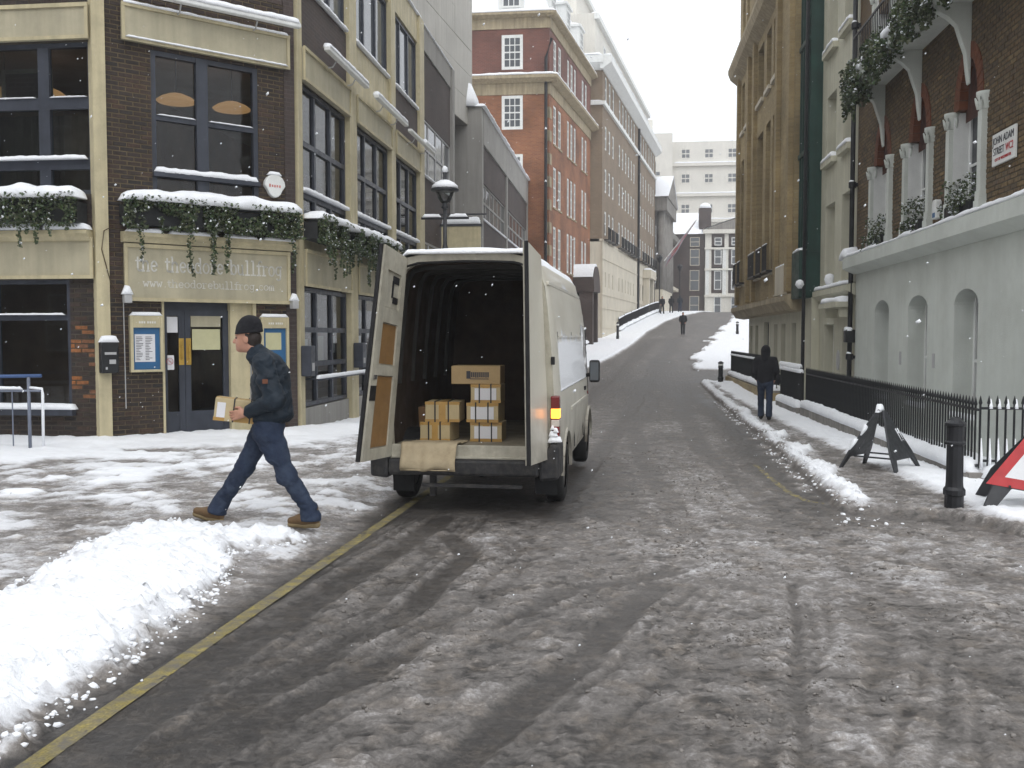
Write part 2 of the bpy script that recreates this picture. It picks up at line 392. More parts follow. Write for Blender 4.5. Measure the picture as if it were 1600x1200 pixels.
def brick_wall(fr, parent, s0, s1, z0, z1, bm, mm, holes=(), own=0, d=0., seed=1, L=.225, H=.075, back=True, key=None, pref=None, orange=None, proud=.008):
    """a wall laid brick by brick: the largest in view as parts, the rest joined"""
    rr = random.Random(seed)
    if back: wall(fr, parent, 'wall', M[mm], s0, s1, z0, z1, holes, reveal=.20, d=d+proud)
    lst = []; k = 0; z = z0
    while z+.02 < z1:
        zt = min(z+H-.011, z1); s = s0-(L*.5 if k % 2 else 0); flem = False
        while s < s1-.01:
            ln = L*.5 if ((k % 2 == 0) == flem) and False else L
            a = max(s, s0); c = min(s+ln-.011, s1); s += ln
            if c-a < .03: continue
            segs = [(a, c)]
            for h in holes:
                if h[2] < (z+zt)/2 < h[3]:
                    ns = []
                    for (x, y) in segs:
                        if y <= h[0] or x >= h[1]: ns.append((x, y))
                        else:
                            if h[0]-x > .03: ns.append((x, h[0]))
                            if y-h[1] > .03: ns.append((h[1], y))
                    segs = ns
            for x, y in segs: lst.append((x, y, z, zt))
        z += H; k += 1
    if pref: lst.sort(key=pref)
    b = MB(fr); bo = MB(fr)
    for i, (x, y, z, zt) in enumerate(lst):
        p = rr.uniform(-.003, .004); e = rr.uniform(0, .003)
        isor = orange and orange(x, z)
        if i < own:
            ky = (round(y-x, 2), round(zt-z, 3))
            if ky not in BRICKMESH:
                q = MB(); l_, h_ = y-x, zt-z; c = .006
                q.pts([(0, 0, 0), (l_, 0, 0), (l_, 0, h_), (0, 0, h_), (c, -proud, c), (l_-c, -proud-.001, c), (l_-c, -proud, h_-c), (c, -proud+.001, h_-c), (0, .05, 0), (l_, .05, 0), (l_, .05, h_), (0, .05, h_)])
                q.f = [(4, 5, 6, 7), (0, 1, 5, 4), (1, 2, 6, 5), (2, 3, 7, 6), (3, 0, 4, 7), (0, 8, 9, 1), (1, 9, 10, 2), (2, 10, 11, 3), (3, 11, 8, 0)]
                me = bpy.data.meshes.new('brick'); me.from_pydata(q.v, [], q.f); me.update(); me.materials.append(M[bm]); BRICKMESH[ky] = {}
                BRICKMESH[ky] = me
            me = BRICKMESH[ky]
            o = bpy.data.objects.new('brick', me)
            if me.materials[0] is not M[bm] or isor:
                o_m = M['brick_orange'] if isor else M[bm]
                link(o, parent); o.material_slots[0].link = 'OBJECT'; o.material_slots[0].material = o_m
            else: link(o, parent)
            wpt = ORG[parent] @ Vector(fr(x, d+proud+p, z)); o.location = wpt; o.rotation_euler = (0, 0, fr.a)
        else:
            t = (bo if isor else b); c = .006; f0 = d+p
            i0 = t.pts([(x, d+proud+.01, z), (y, d+proud+.01, z), (y, d+proud+.01, zt), (x, d+proud+.01, zt), (x+c, f0+e, z+c), (y-c, f0, z+c), (y-c, f0+e, zt-c), (x+c, f0, zt-c)])
            for q in ((4, 5, 6, 7), (0, 1, 5, 4), (1, 2, 6, 5), (2, 3, 7, 6), (3, 0, 4, 7)): t.f.append(tuple(i0+j for j in q))
    if b.f: stuff(b.build('brickwork', M[bm], parent))
    if bo.f: stuff(bo.build('brickwork', M['brick_orange'], parent))
def text_mesh(name, txt, fr, s, d, z, size, m, parent, align='CENTER', extr=.002, sx=1.):
    cu = bpy.data.curves.new('t', 'FONT'); cu.body = txt; cu.size = size; cu.align_x = align; cu.extrude = extr; cu.resolution_u = 3
    o = bpy.data.objects.new('t', cu); COL.objects.link(o); bpy.context.view_layer.update()
    me = o.evaluated_get(bpy.context.evaluated_depsgraph_get()).to_mesh()
    V = [fr(s+v.co.x*sx, d-v.co.z, z+v.co.y) for v in me.vertices]; F_ = [tuple(p.vertices) for p in me.polygons]
    bpy.data.objects.remove(o)
    return mesh_obj(name, V, F_, m, parent)
# slab-serif letters for the painted pub sign: strokes on a unit x-height
def _arc(cx, cy, rx, ry, a0, a1, n=12): return [(cx+rx*math.cos(R(a0+(a1-a0)*k/n)), cy+ry*math.sin(R(a0+(a1-a0)*k/n))) for k in range(n+1)]
SL = {
 't': ([[(.28, 1.35), (.28, .2)]+_arc(.5, .2, .22, .2, 180, 330), [(.05, 1), (.6, 1)]], .75),
 'h': ([[(.12, 1.5), (.12, 0)], [(.12, .7)]+_arc(.42, .68, .26, .32, 150, 0)+[(.68, 0)], [(0, 1.5), (.12, 1.5)], [(0, 0), (.26, 0)], [(.54, 0), (.82, 0)]], .95),
 'e': ([[(.12, .52), (.72, .52)]+_arc(.42, .5, .32, .5, 0, 320)], .9),
 'o': ([_arc(.42, .5, .34, .5, 0, 360, 20)], .92),
 'd': ([_arc(.38, .5, .3, .5, 20, 340, 18), [(.68, 1.5), (.68, 0)], [(.52, 1.5), (.68, 1.5)], [(.68, 0), (.82, 0)]], .95),
 'b': ([_arc(.46, .5, .3, .5, -160, 160, 18), [(.14, 1.5), (.14, 0)], [(0, 1.5), (.14, 1.5)]], .92),
 'r': ([[(.2, 1), (.2, 0)], [(.2, .7)]+_arc(.5, .62, .3, .36, 160, 50), [(.02, 1), (.2, 1)], [(.02, 0), (.44, 0)]], .82),
 'u': ([[(.14, 1), (.14, .35)]+_arc(.4, .34, .26, .34, 180, 360)+[(.66, 1)], [(.66, 1), (.66, 0)], [(0, 1), (.14, 1)], [(.52, 1), (.66, 1)], [(.66, 0), (.8, 0)]], .92),
 'l': ([[(.36, 1.5), (.36, 0)], [(.12, 1.5), (.36, 1.5)], [(.08, 0), (.64, 0)]], .76),
 'f': ([_arc(.55, 1.25, .22, .25, 45, 180)+[(.33, 0)], [(.08, 1), (.62, 1)], [(.1, 0), (.56, 0)]], .76),
 'g': ([_arc(.4, .56, .3, .44, 20, 340, 18), [(.68, 1), (.68, -.1)]+_arc(.42, -.12, .26, .33, 0, -150), [(.68, 1), (.84, 1)]], .95),
 'w': ([[(.06, 1), (.25, 0), (.42, .75), (.6, 0), (.8, 1)], [(-.02, 1), (.2, 1)], [(.66, 1), (.88, 1)]], .98),
 'm': ([[(.1, 1), (.1, 0)], [(.1, .75)]+_arc(.27, .75, .16, .25, 150, 0)+[(.43, 0)], [(.43, .75)]+_arc(.6, .75, .16, .25, 150, 0)+[(.76, 0)], [(0, 0), (.2, 0)], [(.34, 0), (.52, 0)], [(.67, 0), (.86, 0)]], .98),
 'c': ([_arc(.44, .5, .34, .5, 45, 315, 14)], .86), '.': ([[(.3, 0), (.3, .13)]], .6), ' ': ([], .75)}
def slab_text(txt, fr, s0, s1, zbase, xh, d, m, parent, stroke=.16):
    tot = sum(SL[c][1] for c in txt); k = (s1-s0)/tot; x = 0; b = MB(fr)
    for c in txt:
        st, adv = SL[c]
        for P in st:
            for (a, e), (a2, e2) in zip(P, P[1:]):
                dx, dz = (a2-a)*k, (e2-e)*xh; l = math.hypot(dx, dz)
                if l < 1e-6: continue
                w = stroke*xh/2; nx, nz = -dz/l*w, dx/l*w; ex, ez = dx/l*w*.5, dz/l*w*.5
                A = (s0+(x+a)*k-ex, zbase+e*xh-ez); B = (s0+(x+a2)*k+ex, zbase+e2*xh+ez)
                b.quad((A[0]-nx, d, A[1]-nz), (B[0]-nx, d, B[1]-nz), (B[0]+nx, d, B[1]+nz), (A[0]+nx, d, A[1]+nz))
        x += adv
    return b.build('lettering', m, parent)
def leaves(P, size, rr, snow=0., flat=.0):
    """leaf-sized folded faces at the points P; returns green mesh data and snow-dusted mesh data"""
    P = np.asarray(P); n = len(P)
    a = rr.normal(size=(n, 3)); a /= np.linalg.norm(a, axis=1)[:, None]
    c = rr.normal(size=(n, 3)); c = np.cross(a, c); c /= np.linalg.norm(c, axis=1)[:, None]
    nn = np.cross(a, c); s = size*rr.uniform(.6, 1.3, n)[:, None]
    V = np.stack([P-a*s*.5, P+c*s*.42-nn*s*.12, P+a*s*.6, P-c*s*.42-nn*s*.12], 1).reshape(-1, 3)
    return V, np.arange(n*4).reshape(-1, 4)
def foliage(parent, P, size, seed, snow=.12, name='foliage'):
    r_ = np.random.default_rng(seed); V, Q = leaves(P, size, r_)
    s = r_.uniform(size=len(P)) < snow
    o = np_mesh(name, V, Q, M['leaf'], parent, False); stuff(o)
    if snow:
        Ps = np.asarray(P)[s]+[0, 0, size*.25]; V, Q = leaves(Ps, size*.9, r_)
        stuff(np_mesh('snow_on_leaves', V, Q, M['leaf_snow'], parent, False))
    return o
def strands(fr, s0, s1, n, ztop, lmin, lmax, seed, dout=-.06, dens=70, spread=.03):
    r_ = random.Random(seed); P = []
    for k in range(n):
        s = r_.uniform(s0, s1); L = r_.uniform(lmin, lmax)*(.6+.4*r_.random()); x = s; z = ztop; dd = dout+r_.uniform(-.05, .03)
        for i in range(int(L*dens)):
            z -= 1/dens; x += r_.gauss(0, .006); tt = (ztop-z)/L; sp = spread*(1.3-.9*tt)
            for q in range(2): P.append(fr(x+r_.gauss(0, sp), dd+r_.gauss(0, sp*.6), z+r_.gauss(0, .01)))
    return P
def bushes(fr, s0, s1, z0, z1, d0, d1, n, seed):
    r_ = random.Random(seed); P = []
    while len(P) < n:
        s = r_.uniform(s0, s1); z = r_.uniform(z0, z1); d = r_.uniform(d0, d1)
        if vnoise(np.array([s*4.]), np.array([z*4.+seed]), seed)[0] > .36: P.append(fr(s, d, z))
    return P
# ================================================================== THE GROUND
PR = [(-60, .0), (3, -.03), (10, -.2), (16, -.3), (24, -.4), (32, -.42), (40, -.25), (50, .15), (62, .85), (77, 1.75), (90, 3.05), (98, 3.8), (106, 4.2), (115, 4.35), (500, 4.4)]
_py = np.linspace(-60, 300, 3601); _pz = np.interp(_py, [a for a, b in PR], [b for a, b in PR]); _pz = np.convolve(np.pad(_pz, 30, 'edge'), np.ones(61)/61, 'valid')
def gz(y): return np.interp(y, _py, _pz)
def kL(y): return np.interp(y, [0, 44, 47, 55, 63, 77.6, 88.4, 93.7, 99, 140], [-2.52, -2.52, -1.6, -.5, .42, 1.77, 3.74, 5.18, 7.1, 15])
def kR(y): return np.interp(y, [0, 10, 13, 17, 28, 37, 49, 63, 78, 94, 140], [2.2, 2.2, 2.35, 2.55, 2.88, 3.0, 3.4, 5.2, 7.6, 10.4, 22])
def kF(x): return np.interp(x, [2, 3.2, 3.55, 5, 9, 20], [10.15, 9.85, 9.0, 8.3, 7.6, 7.4])
def polydist(x, y, P):
    """signed distance to a polygon, positive inside"""
    P = np.array(P, float); dmin = np.full(x.shape, 1e9); inside = np.zeros(x.shape, bool)
    for (ax, ay), (bx, by) in zip(P, np.roll(P, -1, 0)):
        ex, ey = bx-ax, by-ay; t = np.clip(((x-ax)*ex+(y-ay)*ey)/(ex*ex+ey*ey), 0, 1)
        dmin = np.minimum(dmin, np.hypot(x-ax-t*ex, y-ay-t*ey))
        c = ((ay > y) != (by > y)) & (x < (bx-ax)*(y-ay)/(by-ay+1e-12)+ax); inside ^= c
    return np.where(inside, dmin, -dmin)
def linedist(x, y, P):
    dmin = np.full(x.shape, 1e9)
    for (ax, ay), (bx, by) in zip(P, P[1:]):
        ex, ey = bx-ax, by-ay; t = np.clip(((x-ax)*ex+(y-ay)*ey)/(ex*ex+ey*ey), 0, 1)
        dmin = np.minimum(dmin, np.hypot(x-ax-t*ex, y-ay-t*ey))
    return dmin
PILE = [(-2.42, 2.0), (-2.40, 3.4), (-2.47, 4.6), (-2.62, 5.6), (-2.72, 6.3), (-2.95, 6.9), (-2.8, 7.3), (-2.55, 7.75), (-2.9, 7.85), (-3.25, 7.75), (-3.6, 7.85), (-4.1, 7.6), (-4.15, 7.0), (-3.95, 6.2), (-3.75, 5.5), (-3.9, 4.8), (-4.4, 4.2), (-4.6, 2)]
TRACKS = [([(-1.5, 8.2), (-1.2, 7.4), (-1.27, 6.6), (-1.3, 5.7), (-1.5, 5.1), (-1.9, 3.2)], .11, 1.),
          ([(-1.75, 9.2), (-1.8, 7.85), (-2.0, 5.6), (-2.1, 4.1), (-2.0, 2)], .13, .8),
          ([(.35, 7.0), (-.4, 6.3), (-.79, 5.45), (-1.16, 4.8), (-1.53, 3.95), (-1.75, 3.0), (-2, 2)], .11, 1.),
          ([(.25, 6.6), (.01, 5.84), (-.23, 4.83), (-.48, 4.15), (-.62, 3.59), (-.8, 2)], .11, 1.),
          ([(1.17, 6.74), (.95, 5.41), (.83, 4.57), (.7, 3.73), (.6, 2)], .035, .9),
          ([(1.49, 6.18), (1.41, 5.36), (1.0, 4.27), (.83, 3.74), (.7, 2)], .13, .35),
          ([(-.7, 10.3), (-.5, 13.5), (0, 22), (.6, 34), (1.6, 48), (3.6, 70)], .16, .55), ([(-2.4, 13.5), (-1.6, 22), (-1, 34), (0, 48), (2.0, 70)], .16, .55),
          ([(1.9, 4), (1.6, 9), (1.3, 16), (1.5, 24), (1.9, 34), (1.2, 48)], .17, .45), ([(.6, 8.5), (.3, 14), (.2, 20), (.9, 30), (.2, 40)], .15, .4),
          ([(-1.2, 39), (.5, 40), (2.5, 41.5), (6, 43)], .2, .6), ([(-1, 33), (.8, 36), (3, 40), (6, 41.5)], .2, .5),
          ([(2.0, 11.5), (3.5, 9.2), (6, 7.0)], .2, .35), ([(1.0, 9.5), (2.5, 7.4), (6, 5.4)], .2, .35)]
RUTS = [([(-.61, 6.33), (-.94, 5.07), (-.96, 4.34), (-1.0, 3.4)], .16), ([(-.28, 5.81), (-.56, 4.77), (-.72, 4.04), (-.95, 3)], .10), ([(-1.15, 8.1), (-1.02, 7.3), (-1.05, 6.5), (-1.08, 5.7)], .09),
        ([(-1.6, 7.3), (-1.72, 6.2), (-1.75, 5.2)], .10), ([(-.45, 9.7), (-.4, 9.2), (-.1, 8.6)], .12), ([(.25, 5.6), (.05, 4.7), (-.2, 4), (-.4, 3)], .12), ([(1.25, 5.4), (1.0, 4.5), (.9, 3.6)], .12)]
def ground(x, y, detail=True):
    """height and snow cover (0 wet tarmac, .5 slush, 1 clean snow) at x, y"""
    b0 = gz(y); farl = sstep(43, 45, y)
    w1 = fbm(x/1.3, y/1.3, 4, 3)-.5; w2 = fbm(x/.5, y/.5, 4, 9)-.5
    wob = .10*w1+.07*w2
    left = sstep(-.12, .12, kL(y)-x+.5*wob); 
    sideR = sstep(0, .5, (y-38.6))*sstep(0, .5, 46.0-y)                       # side street on the right
    right = sstep(-.06, .06, np.minimum(x-kR(y)+.3*wob+1.6*w1*sstep(44, 50, y), (y-kF(x))*.45+.5*wob))*(1-sideR)
    h = b0+.10*np.where(farl > .5, left, sstep(-.15, .75, kL(y)-x+.4*wob))+.085*right-.010*np.clip(x, -2.5, 3)**2*.2
    # --- cover on the carriageway
    pat = fbm(x/.9+7, y/1.8, 5, 21, .6)
    c = .375+.24*(pat-.5)+.10*sstep(3, 9, y)*(1-sstep(20, 34, y))
    c = c+.10*sstep(-.2, .8, x)*(1-sstep(12, 16, y))
    trk = np.zeros_like(x); rid = np.zeros_like(x)
    xs = x+.06*w2; ys = y+.06*w1
    for P, w, a in TRACKS:
        dd = linedist(xs, ys, P); k = np.maximum(1, y/14)
        trk = np.maximum(trk, a*(1-sstep(w*.7, w*1.15*k, dd))); rid = np.maximum(rid, a*np.exp(-((dd-w*1.35)/(.35*w))**2)*.7)
    for q, (P, w, a) in enumerate(TRACKS[:4]+TRACKS[5:6]+TRACKS[12:]):         # thin tread lines beside the main tracks
        for k_, off in enumerate((-.31, -.24, .05, .22, .33, .46)):
            dd = linedist(xs, ys, [(px_+off+.05*math.sin(py_*1.3+q+k_), py_) for px_, py_ in P]); trk = np.maximum(trk, .55*(1-sstep(.012, .030, dd)))
    for P, w in RUTS:
        dd = linedist(xs, ys, P); rid = np.maximum(rid, 1-sstep(w*.5, w*1.1, dd)); trk = trk*(sstep(w*.5, w, dd))
    brk = fbm(x/.16+5, y/.55, 4, 33, .6)                                       # slush thrown back into the tracks
    trk = trk*sstep(.84, .58, brk-.12*fbm(x/.5, y/.9, 3, 35)); rid = rid*sstep(.30, .62, fbm(x/.22, y/.30, 4, 37))
    c = c-.21*trk+.07*rid*(1-trk)
    edge = sstep(-2.5, -2.3, x)*(1-sstep(-2.0, -1.0, x+.5*w1))*(1-sstep(8, 12, y)); c = c-.09*edge
    gut = sstep(.9, .3, kR(y)-x+.4*w1)*sstep(8.5, 10.5, y)*(1-sstep(30, 36, y)); c = c-.24*gut
    c = c+.05*sstep(13, 24, y)+.10*sstep(24, 60, y)*(fbm(x/1.2+3, y/3.0, 4, 23)-.4)
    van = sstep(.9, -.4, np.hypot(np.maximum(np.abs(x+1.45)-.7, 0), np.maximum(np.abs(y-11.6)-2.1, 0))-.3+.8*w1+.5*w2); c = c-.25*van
    line = np.exp(-((x+2.27)/.10)**2)*sstep(12, 9, y); c = c-.20*line
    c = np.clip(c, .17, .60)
    # --- left pavement
    pl = .62+.34*(fbm(x/1.1, y/.7, 5, 40, .6)-.5)
    band = fbm(x/1.5+3, y/1.1, 5, 44, .6); pl = pl+.42*sstep(.47, .62, .6*band+.4*fbm(x/.45, y/.6, 4, 46, .6))*sstep(-4.2, -5.6, x+1.5*w1)*sstep(8.4, 9.6, y)+.22*sstep(.50, .68, fbm(x/.35, y/.45, 5, 48, .65))
    fac = np.minimum((x+8.43)*.7071-(y-14.79)*.7071, np.where(y > 16.5, x+6.03, 9)); fac = np.where(x < -8.43, 14.79-y, fac)  # distance to the pub front
    pl = pl+.7*sstep(1.5, .8, fac+1.6*w1)*(1-sstep(.5, .62, fbm(x/.5, y/.35, 3, 77))*.35)
    pl = pl+.35*sstep(5.5, 7.5, y)*sstep(-5.0, -7.5, x+2*w1)*sstep(.4, .55, band)
    pl = pl+farl*.6
    pl = np.clip(pl, .46, 1)
    pile = polydist(x+.22*w2+.10*w1, y+.22*w1+.12*w2, PILE)
    pk = sstep(-.02, .10, pile); pl = np.where(x < -2.2, np.maximum(pl, pk), pl)
    # --- right pavement
    u = x-kR(y); f_ = y-kF(x)
    pr = .56+.3*(fbm(x/.8, y/1.1, 4, 60)-.5)
    rim = np.exp(-((u-.14+.5*w1+.3*w2)/(.12+.10*fbm(x/.8, y/1.4, 3, 63)))**2)*sstep(9.6, 10.6, y); pr = pr+.5*rim*sstep(.25, .5, fbm(x/.6, y/.9, 3, 61)+.12)
    pr = pr+.5*sstep(1.25, 1.6, u+.8*w1+.4*w2)*sstep(9.9, 10.8, y+.6*w2)+.5*sstep(3.45, 3.85, x+.8*w2+.5*w1)*sstep(8.7, 9.6, y)+.5*sstep(.12, .5, f_)*sstep(3.3, 3.7, x)+.45*sstep(36, 38, y)*sstep(.6, 0, np.abs(y-38.2))+(.10+.9*(fbm(x/1.2, y/1.6, 5, 71, .6)-.25))*sstep(46, 48, y)
    pr = np.clip(pr, .3, 1)
    c = c*(1-left)*(1-right)+pl*left+pr*right
    onroadpile = pk*(1-left)*(x < -2.2); c = np.maximum(c, onroadpile*.9)
    bank = np.exp(-((u+.12+.2*w2)/.16)**2)*sstep(10, 11, y)*(1-sstep(37, 39, y)); c = np.maximum(c, .62*bank*sstep(.3, .6, fbm(x/.3, y/.4, 3, 66)))
    c = np.maximum(c, .55*sstep(.9, .2, np.abs(f_+.1))*sstep(2.5, 3, x)*(y < 11)*(.7+.5*w2))
    # far pavements and snow verge beyond the side street
    # --- relief
    sm = fbm(x/.10, y/.10, 3, 80); fi = fbm(x/.032, y/.036, 3, 90, .65); cl = fbm(x/.24, y/.24, 4, 95)
    lump = np.clip((.45*sm+.55*fi-.42)*4.0, 0, 1.2)
    slush = sstep(.10, .5, c)*(1-sstep(.72, .95, c))
    h = h+.013*sstep(.15, .6, c)*(1-.5*trk)+slush*(.012*lump+.006*(cl-.5)+.006*(fi-.5))*(1-.6*trk)+.007*rid*(.3+lump)+.0035*lump*sstep(.05, .2, c)
    white = sstep(.70, .98, c)
    h = h+white*(.030+.05*(cl-.4)+.026*(sm-.5)+.020*(fi-.5))
    h = h+pk*(.045*sstep(0, .45, pile)+.07*(fbm(x/.35, y/.35, 4, 101)-.45)+.045*np.clip(lump-.2, 0, 1)*(1-.75*sstep(.25, .6, pile)))*(x < -2.2)
    h = h+rim*right*(.01+.07*np.clip(cl-.35, 0, 1)+.03*lump)*sstep(.45, .8, pr)
    # snow heaped along the pub front and at the foot of the right-hand railings
    h = h+left*.10*sstep(.8, .1, fac+.5*w1)*(fac > -.3)*(1-farl)
    h = h-.006*trk
    # loose crumbs stain: each lump has its own dirtiness
    c = c+slush*(.085*(lump-.42)+.10*(cl-.5))*(1-.45*trk)-(.22-.10*left)*slush*sstep(.55, .70, fbm(x/.07, y/.05, 4, 120, .65))*sstep(.25, .5, fbm(x/.6, y/.6, 3, 122))-.10*slush*sstep(.52, .66, fbm(x/.20, y/.16, 4, 125, .6))
    c = np.where(white > .3, np.minimum(c, 1)-.30*sstep(.55, .75, fbm(x/.16, y/.16, 4, 131))*(1-sstep(.0, .35, pile))*(x < -2.2)*(x > -4.6)*(y < 8), c)
    return h, np.clip(c, 0, 1), left, right
def ground_mat():
    m = bpy.data.materials.new('slush_and_snow'); m.use_nodes = True; N, L = m.node_tree.nodes, m.node_tree.links
    b = N['Principled BSDF']; at = N.new('ShaderNodeAttribute'); at.attribute_name = 'cover'
    tc = N.new('ShaderNodeTexCoord')
    def noise(sc, det, rg=.6):
        n = N.new('ShaderNodeTexNoise'); n.inputs['Scale'].default_value = sc; n.inputs['Detail'].default_value = det; n.inputs['Roughness'].default_value = rg; L.new(tc.outputs['Object'], n.inputs['Vector']); return n.outputs['Fac']
    def mapr(x, a, b_, c, d):
        r = N.new('ShaderNodeMapRange'); r.inputs[1].default_value = a; r.inputs[2].default_value = b_; r.inputs[3].default_value = c; r.inputs[4].default_value = d; L.new(x, r.inputs[0]); return r.outputs[0]
    def add(a, b_, op='ADD'):
        r = N.new('ShaderNodeMath'); r.operation = op; L.new(a, r.inputs[0]); L.new(b_, r.inputs[1]); return r.outputs[0]
    n1 = add(mapr(noise(36, 7, .78), .3, .7, -.15, .15), mapr(noise(11, 6, .7), .3, .7, -.09, .09)); n2 = mapr(noise(3.2, 5), .3, .7, -.05, .05)
    damp = mapr(at.outputs['Fac'], .62, .85, 1, .15)
    c = add(at.outputs['Fac'], add(add(n1, n2), damp, 'MULTIPLY'))
    cr = N.new('ShaderNodeValToRGB'); L.new(c, cr.inputs[0]); E_ = cr.color_ramp.elements
    E_[0].position = 0; E_[0].color = (.030, .029, .029, 1); E_[1].position = 1; E_[1].color = (.88, .90, .93, 1)
    for p, col in ((.16, (.048, .044, .041)), (.30, (.098, .090, .083)), (.48, (.185, .171, .160)), (.62, (.32, .307, .30)), (.78, (.62, .625, .645))):
        e = E_.new(p); e.color = (*col, 1)
    tint = N.new('ShaderNodeMix'); tint.data_type = 'RGBA'; tint.blend_type = 'MULTIPLY'; L.new(cr.outputs[0], tint.inputs[6]); tint.inputs[7].default_value = (.93, .84, .72, 1)
    L.new(add(mapr(noise(5.5, 6, .65), .48, .72, 0, .75), damp, 'MULTIPLY'), tint.inputs[0])
    L.new(tint.outputs[2], b.inputs['Base Color'])
    L.new(mapr(c, .05, .6, .32, .78), b.inputs['Roughness']); b.inputs['Specular IOR Level'].default_value = .35
    bp = N.new('ShaderNodeBump'); bp.inputs['Distance'].default_value = .010; bp.inputs['Strength'].default_value = .8
    L.new(add(mapr(noise(70, 4, .6), 0, 1, 0, 1), mapr(c, .05, .5, .12, 1), 'MULTIPLY'), bp.inputs['Height']); L.new(bp.outputs[0], b.inputs['Normal'])
    return m
M['ground'] = ground_mat()
def ground_block(xs, ys, names):
    X, Y = np.meshgrid(xs, ys); h, c, l, r = ground(X, Y)
    nx, ny = len(xs), len(ys)
    V = np.stack([X, Y, h], -1).reshape(-1, 3); I = np.arange(nx*ny).reshape(ny, nx)
    Q = np.stack([I[:-1, :-1], I[:-1, 1:], I[1:, 1:], I[1:, :-1]], -1).reshape(-1, 4)
    lab = np.zeros((ny, nx), int); lab[l > .5] = 1; lab[r > .5] = 2
    if names == NEAR:
        pil = (polydist(X, Y, PILE) > -.02) & (X < -2.2); lab[pil] = 3
    q = lab[:-1, :-1].reshape(-1); cf = c.reshape(-1)
    for k, nm in enumerate(names):
        sel = Q[q == k]
        if not len(sel): continue
        u, inv = np.unique(sel, return_inverse=True)
        o = np_mesh(nm, V[u], inv.reshape(-1, 4), M['ground']); structure(o) if nm != 'snow_heap' else stuff(o)
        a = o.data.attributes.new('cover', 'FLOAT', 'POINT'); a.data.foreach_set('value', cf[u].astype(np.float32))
        if nm == 'snow_heap': tag(o, 'long heap of shovelled white snow beside the yellow line', 'snow')
NEAR = ['road', 'pavement_left', 'pavement_right', 'snow_heap']
xs = np.concatenate([np.arange(-18, -9, .12), np.arange(-9, -5, .06), np.arange(-5, 4.6, .03), np.arange(4.6, 14, .12)])
ys = [1.6]
while ys[-1] < 46: ys.append(ys[-1]+max(.016, .0036*ys[-1]))
ground_block(xs, np.array(ys), NEAR)
FARN = ['far_road', 'far_pavement_left', 'far_pavement_right']
ground_block(np.arange(-14, 24, .12), np.concatenate([[ys[-1]], np.arange(ys[-1]+.3, 140, .3)]), FARN)
g = MB()
yy = list(np.linspace(-60, 300, 91))
for a, c in zip(yy, yy[1:]): g.quad((-160, a, float(gz(a))-.12), (160, a, float(gz(a))-.12), (160, c, float(gz(c))-.12), (-160, c, float(gz(c))-.12))
o = structure(g.build('ground', M['ground'])); at = o.data.attributes.new('cover', 'FLOAT', 'POINT'); at.data.foreach_set('value', np.full(len(o.data.vertices), .5, np.float32))
# painted lines: sheets on the tarmac, partly covered by the slush
M['yellow'] = mat('worn_yellow_paint', (.27, .22, .06), .65, .35, 5, .004, 60, grime=(.13, .118, .10), grime_amt=1.0, fine=.5, g0=.34)
def paint_line(name, P, w):
    P = np.array(P, float); d = np.r_[0, np.cumsum(np.hypot(*np.diff(P, axis=0).T))]; t = np.arange(0, d[-1], .03)
    x = np.interp(t, d, P[:, 0]); y = np.interp(t, d, P[:, 1]); tx = np.gradient(x); ty = np.gradient(y); n = np.hypot(tx, ty)
    V = []; K = 9
    for j in range(K):
        o_ = (j/(K-1)-.5)*w+.006*(fbm(t/.08, t*0+j*.3, 3, 5)-.5); px = x-ty/n*o_; py = y+tx/n*o_
        h, c, _, _ = ground(px, py); hb = gz(py)-.010*np.clip(px, -2.5, 3)**2*.2
        V.append(np.stack([px, py, np.maximum(hb+.006, np.minimum(h+.0012, hb+.014))], -1))
    V = np.array(V).transpose(1, 0, 2).reshape(-1, 3); k = len(t); I = np.arange(k*K).reshape(k, K)
    Q = np.stack([I[:-1, :-1], I[1:, :-1], I[1:, 1:], I[:-1, 1:]], -1).reshape(-1, 4); cx = V[Q].mean(1)
    edge = np.abs((np.tile(np.arange(K-1), k-1)+.5)/(K-1)-.5)*2
    return structure(np_mesh(name, V, Q, M['yellow']))
paint_line('yellow_line', [(-2.27, 2), (-2.27, 16)], .10)
paint_line('yellow_line', [(2.24, 10.55), (2.0, 10.75), (1.92, 11.4), (1.9, 12.3), (1.9, 14.2)], .075)
# ================================================================== LEFT SIDE OF THE STREET
def facade(fr, parent, m, s0, s1, z0, z1, wins, fm='white_paint', gm='dark_glass', reveal=.16, name='wall', fw=.07, bw=.035, sill=None, dep=.06):
    wall(fr, parent, name, M[m], s0, s1, z0, z1, [w[:4] for w in wins], reveal)
    for w in wins:
        c, r = (w[4], w[5]) if len(w) > 5 else (1, 2)
        g = w[6] if len(w) > 6 else gm
        o = window(fr, parent, w[0], w[1], w[2], w[3], reveal-dep, c, r, fw, bw, fm, g, dep=dep)
        if sill: MB(fr).box(w[0]-.06, w[1]+.06, -.07, reveal-dep, w[2]-.09, w[2]).build('sill', M[sill], o)
pub = thing('pub_building', 'dark brick corner pub with cream columns, ivy planters and painted name board', 'pub', (-8.43, 14.79, -.3))
M['rubber_black'] = mat('black_trough', (.012, .013, .014), .7, .2, 6)
FL = Fr(-8.43, 14.79, 0); FC = Fr(-8.43, 14.79, R(45)); FS = Fr(-6.03, 17.19, R(90)); CL = 3.394
